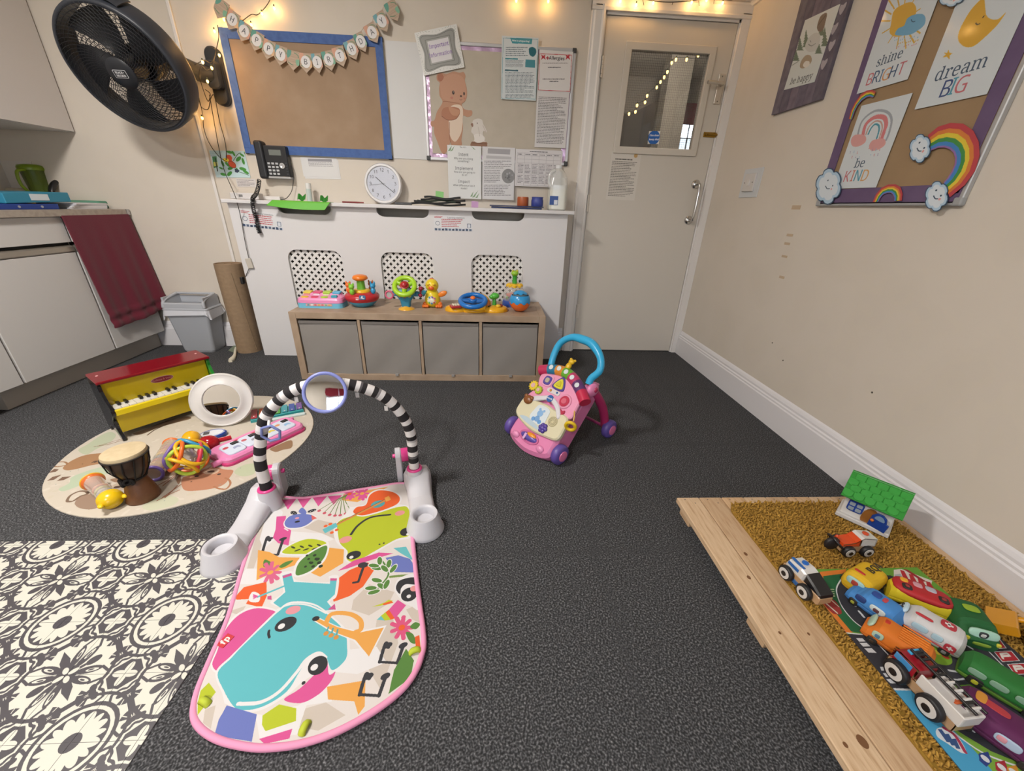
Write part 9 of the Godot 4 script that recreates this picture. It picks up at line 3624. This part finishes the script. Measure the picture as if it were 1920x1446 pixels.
func soft_car(label: String,at: Vector3,heading: float,L: float,W: float,H: float,col: String,col2: String,cab: Array) -> Node3D:
	# stuffed fabric car: length along local z (front at -z); cab = [start, end] of the taller part along the length
	var t := thing("soft_car", label, "toy car", at, heading, "soft fabric cars")
	t.scale = Vector3.ONE * 0.8
	for part in 2:
		var rings := []
		for i in 15:
			var s := i / 14.0
			var endf := pow(1.0 - pow(absf(s * 2.0 - 1.0), 5.0), 0.5)
			var tall := lerpf(0.66,1.0,smoothstep(cab[0] - 0.1,cab[0] + 0.1,s) * (1.0 - smoothstep(cab[1] - 0.1,cab[1] + 0.1,s)))
			var hw: float = W / 2 * lerpf(0.72, 1.0, endf)
			var hh: float = H * tall * lerpf(0.7, 1.0, endf)
			var o := []
			for k in 20:
				var a := TAU * k / 20
				var ca: float = signf(cos(a)) * pow(absf(cos(a)), 0.6)
				var sa: float = signf(sin(a)) * pow(absf(sin(a)), 0.6)
				var y := hh * 0.5 * (1.0 + sa)
				if part == 0:
					y = max(y, hh * 0.36)
				else:
					y = min(y, hh * 0.36)
				var f := 1.0 if part == 0 else 1.005
				o.append(Vector3(ca * hw * (1.0 - 0.10 * (sa if sa > 0 else 0.0)) * f,y + H * 0.02 * sin(s * 9.0),(s - 0.5) * L))
			rings.append(o)
		var st := mb()
		loft(st, rings, true)
		obj("upper_cover" if part == 0 else "lower_cover", st, hexm(col if part == 0 else col2, 0.75), t)
	return t
func patch(t: Node3D, n: String, c: Vector3, r: Vector3, col: String, xf := Transform3D.IDENTITY):
	var st := mb()
	ball(st, Vector3.ZERO, r, Transform3D(xf.basis, c), 18, 8, 0.6)
	obj(n, st, hexm(col, 0.6), t)
func soft_wheels(t: Node3D, W: float, L: float, y: float, r: float, hub: String):
	for sx in [-1, 1]:
		for z in [-0.3, 0.3]:
			patch(t, "wheel_patch", Vector3(sx * W * 0.485, y, z * L), Vector3(0.004, r, r), "22211f")
			patch(t, "hub_patch", Vector3(sx * (W * 0.485 + 0.003), y, z * L), Vector3(0.002, r * 0.45, r * 0.45), hub)
func soft_cars(RY: float):
	var t: Node3D
	var G := "c6d3d6"
	# yellow bus
	t = soft_car("yellow soft fabric bus with letters on its roof",fy(1623,1082,RY + 0.028) * Vector3(1,0,1) + Vector3(0,RY,0),1.95,0.135,0.085,0.058,"d0a81c","c29512",[0.1,1.1])
	patch(t, "windscreen", Vector3(0.0, 0.038, -0.064), Vector3(0.026, 0.014, 0.005), "9fc3bd")
	patch(t, "driver_print", Vector3(0.0, 0.037, -0.0675), Vector3(0.01, 0.01, 0.003), "a83f2f")
	patch(t, "name_strip", Vector3(0.012, 0.058, -0.025), Vector3(0.016, 0.002, 0.006), "b5302a")
	text("BQ4",0.034,hexm("3a331f",0.7),t,Transform3D(Basis(Vector3.UP,-PI / 2) * FLAT,Vector3(0.0,0.0605,0.035)),"Droid Sans",true,0.0008)
	soft_wheels(t, 0.085, 0.135, 0.014, 0.012, "8a7a2a")
	# blue car
	t = soft_car("pale blue soft fabric police car between yellow bus and white ambulance",fy(1645,1131,RY + 0.028) * Vector3(1,0,1) + Vector3(0,RY,0),3.55,0.14,0.085,0.062,"3f80c2","3a76b5",[0.1,0.75])
	patch(t,"windscreen",Vector3(0.0,0.046,-0.044),Vector3(0.03,0.010,0.01),G,Transform3D(Basis(Vector3(1,0,0),0.7),Vector3.ZERO))
	patch(t, "side_window", Vector3(0.041, 0.042, -0.015), Vector3(0.003, 0.011, 0.02), G)
	patch(t, "side_window", Vector3(0.041, 0.042, 0.03), Vector3(0.003, 0.011, 0.014), "28407a")
	patch(t, "driver_print", Vector3(0.0425, 0.04, -0.013), Vector3(0.003, 0.007, 0.008), "5a3a40")
	patch(t, "badge", Vector3(0.0, 0.062, 0.01), Vector3(0.014, 0.002, 0.012), "24458f")
	patch(t, "siren_print", Vector3(0.0, 0.0622, -0.012), Vector3(0.012, 0.0015, 0.006), "b5404a")
	soft_wheels(t, 0.085, 0.14, 0.014, 0.012, "9aa03a")
	# red and yellow fire engine lying on its side
	t = soft_car("red and yellow soft fabric fire engine tipped on its side",fy(1722,1120,RY + 0.028) * Vector3(1,0,1) + Vector3(0,RY,0),0.95,0.15,0.075,0.068,"c9b51c","c9b51c",[-0.1,1.1])
	patch(t, "red_top", Vector3(0.0, 0.058, 0.0), Vector3(0.037, 0.014, 0.073), "a81f26")
	for z in [-0.042, 0.045]:
		patch(t, "wheel_patch", Vector3(-0.014, 0.069, z), Vector3(0.013, 0.005, 0.013), "26211f")
		patch(t, "hub_patch", Vector3(-0.014, 0.072, z), Vector3(0.006, 0.004, 0.006), "8f2a2a")
	patch(t, "window_print", Vector3(0.012, 0.07, 0.02), Vector3(0.012, 0.004, 0.014), "a9a9b5")
	patch(t, "window_print", Vector3(0.012, 0.07, -0.012), Vector3(0.012, 0.004, 0.012), "c08f9a")
	patch(t, "flame_print", Vector3(0.014, 0.07, -0.045), Vector3(0.01, 0.004, 0.01), "d9a02a")
	# green car
	t = soft_car("dark green soft fabric car beside the red parking bays",fy(1818,1166,RY + 0.028) * Vector3(1,0,1) + Vector3(0,RY,0),2.75,0.13,0.1,0.07,"17582a","14502a",[0.25,1.1])
	patch(t,"windscreen",Vector3(0.0,0.05,-0.052),Vector3(0.036,0.014,0.006),"9fc7b5",Transform3D(Basis(Vector3(1,0,0),0.35),Vector3.ZERO))
	patch(t, "driver_print", Vector3(0.004, 0.049, -0.057), Vector3(0.011, 0.011, 0.004), "2a2e33")
	patch(t, "driver_face", Vector3(0.006, 0.051, -0.0605), Vector3(0.006, 0.006, 0.002), "c9c9c6")
	patch(t, "roof_window", Vector3(0.0, 0.071, 0.02), Vector3(0.02, 0.002, 0.013), "8aa82a")
	patch(t, "grille", Vector3(0.0, 0.02, -0.064), Vector3(0.022, 0.006, 0.004), "7f9a2f")
	for sx in [-1, 1]:
		patch(t, "lamp_print", Vector3(sx * 0.036, 0.03, -0.061), Vector3(0.006, 0.006, 0.004), "c9c23a")
	soft_wheels(t, 0.1, 0.13, 0.014, 0.013, "8aa82a")
	# white ambulance
	t = soft_car("white soft fabric ambulance with red crosses and panda face",fy(1742,1174,RY + 0.028) * Vector3(1,0,1) + Vector3(0,RY,0),0.6,0.15,0.09,0.07,"c3c3c4","bdbdbe",[0.2,1.1])
	patch(t,"panda_face",Vector3(-0.0,0.05,-0.062),Vector3(0.024,0.013,0.006),"b9d0dc",Transform3D(Basis(Vector3(1,0,0),0.5),Vector3.ZERO))
	for sx in [-1, 1]:
		patch(t, "panda_eye", Vector3(sx * 0.008, 0.053, -0.067), Vector3(0.005, 0.005, 0.003), "25262a")
	patch(t, "panda_nose", Vector3(0.0, 0.046, -0.07), Vector3(0.004, 0.003, 0.003), "25262a")
	patch(t, "name_strip", Vector3(-0.02, 0.071, -0.02), Vector3(0.006, 0.002, 0.02), "b5303a")
	for q in [[Vector3(0.004,0.0705,0.03),Vector3(0.017,0.002,0.017),0],[Vector3(-0.0455,0.036,0.05),Vector3(0.002,0.012,0.012),1]]:
		patch(t, "red_disc", q[0], q[1], "a8303c")
		var cr: Node3D = t
		if q[2] == 0:
			rbx("cross_bar", q[0] + Vector3(0, 0.002, 0), Vector3(0.018, 0.002, 0.006), 0.0005, "d3d0d0", cr)
			rbx("cross_bar", q[0] + Vector3(0, 0.002, 0), Vector3(0.006, 0.002, 0.018), 0.0005, "d3d0d0", cr)
		else:
			rbx("cross_bar", q[0] + Vector3(-0.002, 0, 0), Vector3(0.002, 0.004, 0.013), 0.0005, "d3d0d0", cr)
			rbx("cross_bar", q[0] + Vector3(-0.002, 0, 0), Vector3(0.002, 0.013, 0.004), 0.0005, "d3d0d0", cr)
	patch(t, "side_window", Vector3(-0.045, 0.045, -0.018), Vector3(0.002, 0.011, 0.018), "a9c6d3")
	patch(t, "side_window", Vector3(-0.045, 0.045, 0.02), Vector3(0.002, 0.011, 0.012), "a9c6d3")
	patch(t, "red_stripe", Vector3(-0.0458, 0.024, 0.005), Vector3(0.0015, 0.002, 0.06), "b5404a")
	soft_wheels(t, 0.09, 0.15, 0.013, 0.012, "77787a")
	# orange truck
	t = soft_car("orange soft fabric truck with ribbed load in front of white ambulance",fy(1684,1200,RY + 0.028) * Vector3(1,0,1) + Vector3(0,RY,0),0.585,0.15,0.085,0.068,"cc6f1d","c4681a",[0.15,1.1])
	patch(t,"windscreen",Vector3(0.0,0.048,-0.063),Vector3(0.028,0.012,0.005),"a9c3b0",Transform3D(Basis(Vector3(1,0,0),0.4),Vector3.ZERO))
	patch(t, "side_window", Vector3(-0.0425, 0.042, -0.04), Vector3(0.002, 0.012, 0.013), "a9c3b0")
	patch(t, "driver_print", Vector3(-0.0437, 0.04, -0.04), Vector3(0.002, 0.007, 0.006), "4f7a9a")
	patch(t, "name_strip", Vector3(0.006, 0.0675, -0.035), Vector3(0.009, 0.002, 0.006), "b53020")
	for k in 7:
		tub("rib",[Vector3(-0.03 + k * 0.01,0.0685,-0.005),Vector3(-0.03 + k * 0.01,0.0685,0.055)],0.002,"d67c26",t,6,false,0.75)
	for k in 4:
		tub("load_line",[Vector3(-0.0432,0.02 + k * 0.008,0.0),Vector3(-0.0432,0.02 + k * 0.008,0.06)],0.0012,"4a2a14",t,5,false,0.75)
	soft_wheels(t, 0.085, 0.15, 0.012, 0.012, "3a2a1a")
	# green bus
	t = soft_car("two-tone green soft fabric van behind the purple car",fy(1886,1284,RY + 0.028) * Vector3(1,0,1) + Vector3(0,RY,0),3.75,0.165,0.085,0.07,"1f6a2a","5f8a2f",[0.15,1.1])
	soft_wheels(t, 0.085, 0.165, 0.022, 0.015, "b5b52f")
	patch(t,"windscreen",Vector3(0.0,0.05,-0.07),Vector3(0.028,0.012,0.006),"a9c7b5",Transform3D(Basis(Vector3(1,0,0),0.4),Vector3.ZERO))
	for z in [-0.03, 0.015, 0.055]:
		patch(t, "side_window", Vector3(0.0425, 0.05, z), Vector3(0.002, 0.010, 0.017), "7fa38a")
	tub("seam",[Vector3(0.044,0.027,-0.06),Vector3(0.0445,0.027,0.06)],0.0012,"2a3a1a",t,5,false,0.75)
	# purple car
	t = soft_car("purple soft fabric car with orange fringe and pink pig passengers",fy(1880,1364,RY + 0.028) * Vector3(1,0,1) + Vector3(0,RY,0),0.55,0.165,0.1,0.072,"541549","4c1343",[-0.1,0.72])
	patch(t,"windscreen",Vector3(0.0,0.048,0.05),Vector3(0.036,0.014,0.008),"a3b5cc",Transform3D(Basis(Vector3(1,0,0),-0.6),Vector3.ZERO))
	patch(t,"pig_print",Vector3(0.004,0.05,0.0565),Vector3(0.012,0.010,0.006),"c98a96",Transform3D(Basis(Vector3(1,0,0),-0.6),Vector3.ZERO))
	patch(t, "side_window", Vector3(-0.0492, 0.045, 0.01), Vector3(0.003, 0.013, 0.022), "a3b5cc")
	patch(t, "pig_print", Vector3(-0.0515, 0.047, 0.0), Vector3(0.003, 0.008, 0.008), "c98a96")
	patch(t, "name_print", Vector3(0.004, 0.0715, -0.03), Vector3(0.012, 0.002, 0.03), "a8323a")
	patch(t, "flame_print", Vector3(0.008, 0.0722, -0.05), Vector3(0.018, 0.002, 0.010), "c2852f")
	for k in 4:
		tub("fringe",[Vector3(-0.04 + k * 0.008,0.066,-0.072),Vector3(-0.046 + k * 0.006,0.05,-0.082)],0.003,"c25a2a",t,6,false,0.75)
	for sx in [-1, 1]:
		patch(t, "lamp_print", Vector3(sx * 0.036, 0.024, 0.078), Vector3(0.007, 0.007, 0.004), "c9c6cc")
	soft_wheels(t, 0.1, 0.165, 0.013, 0.013, "2a2024")
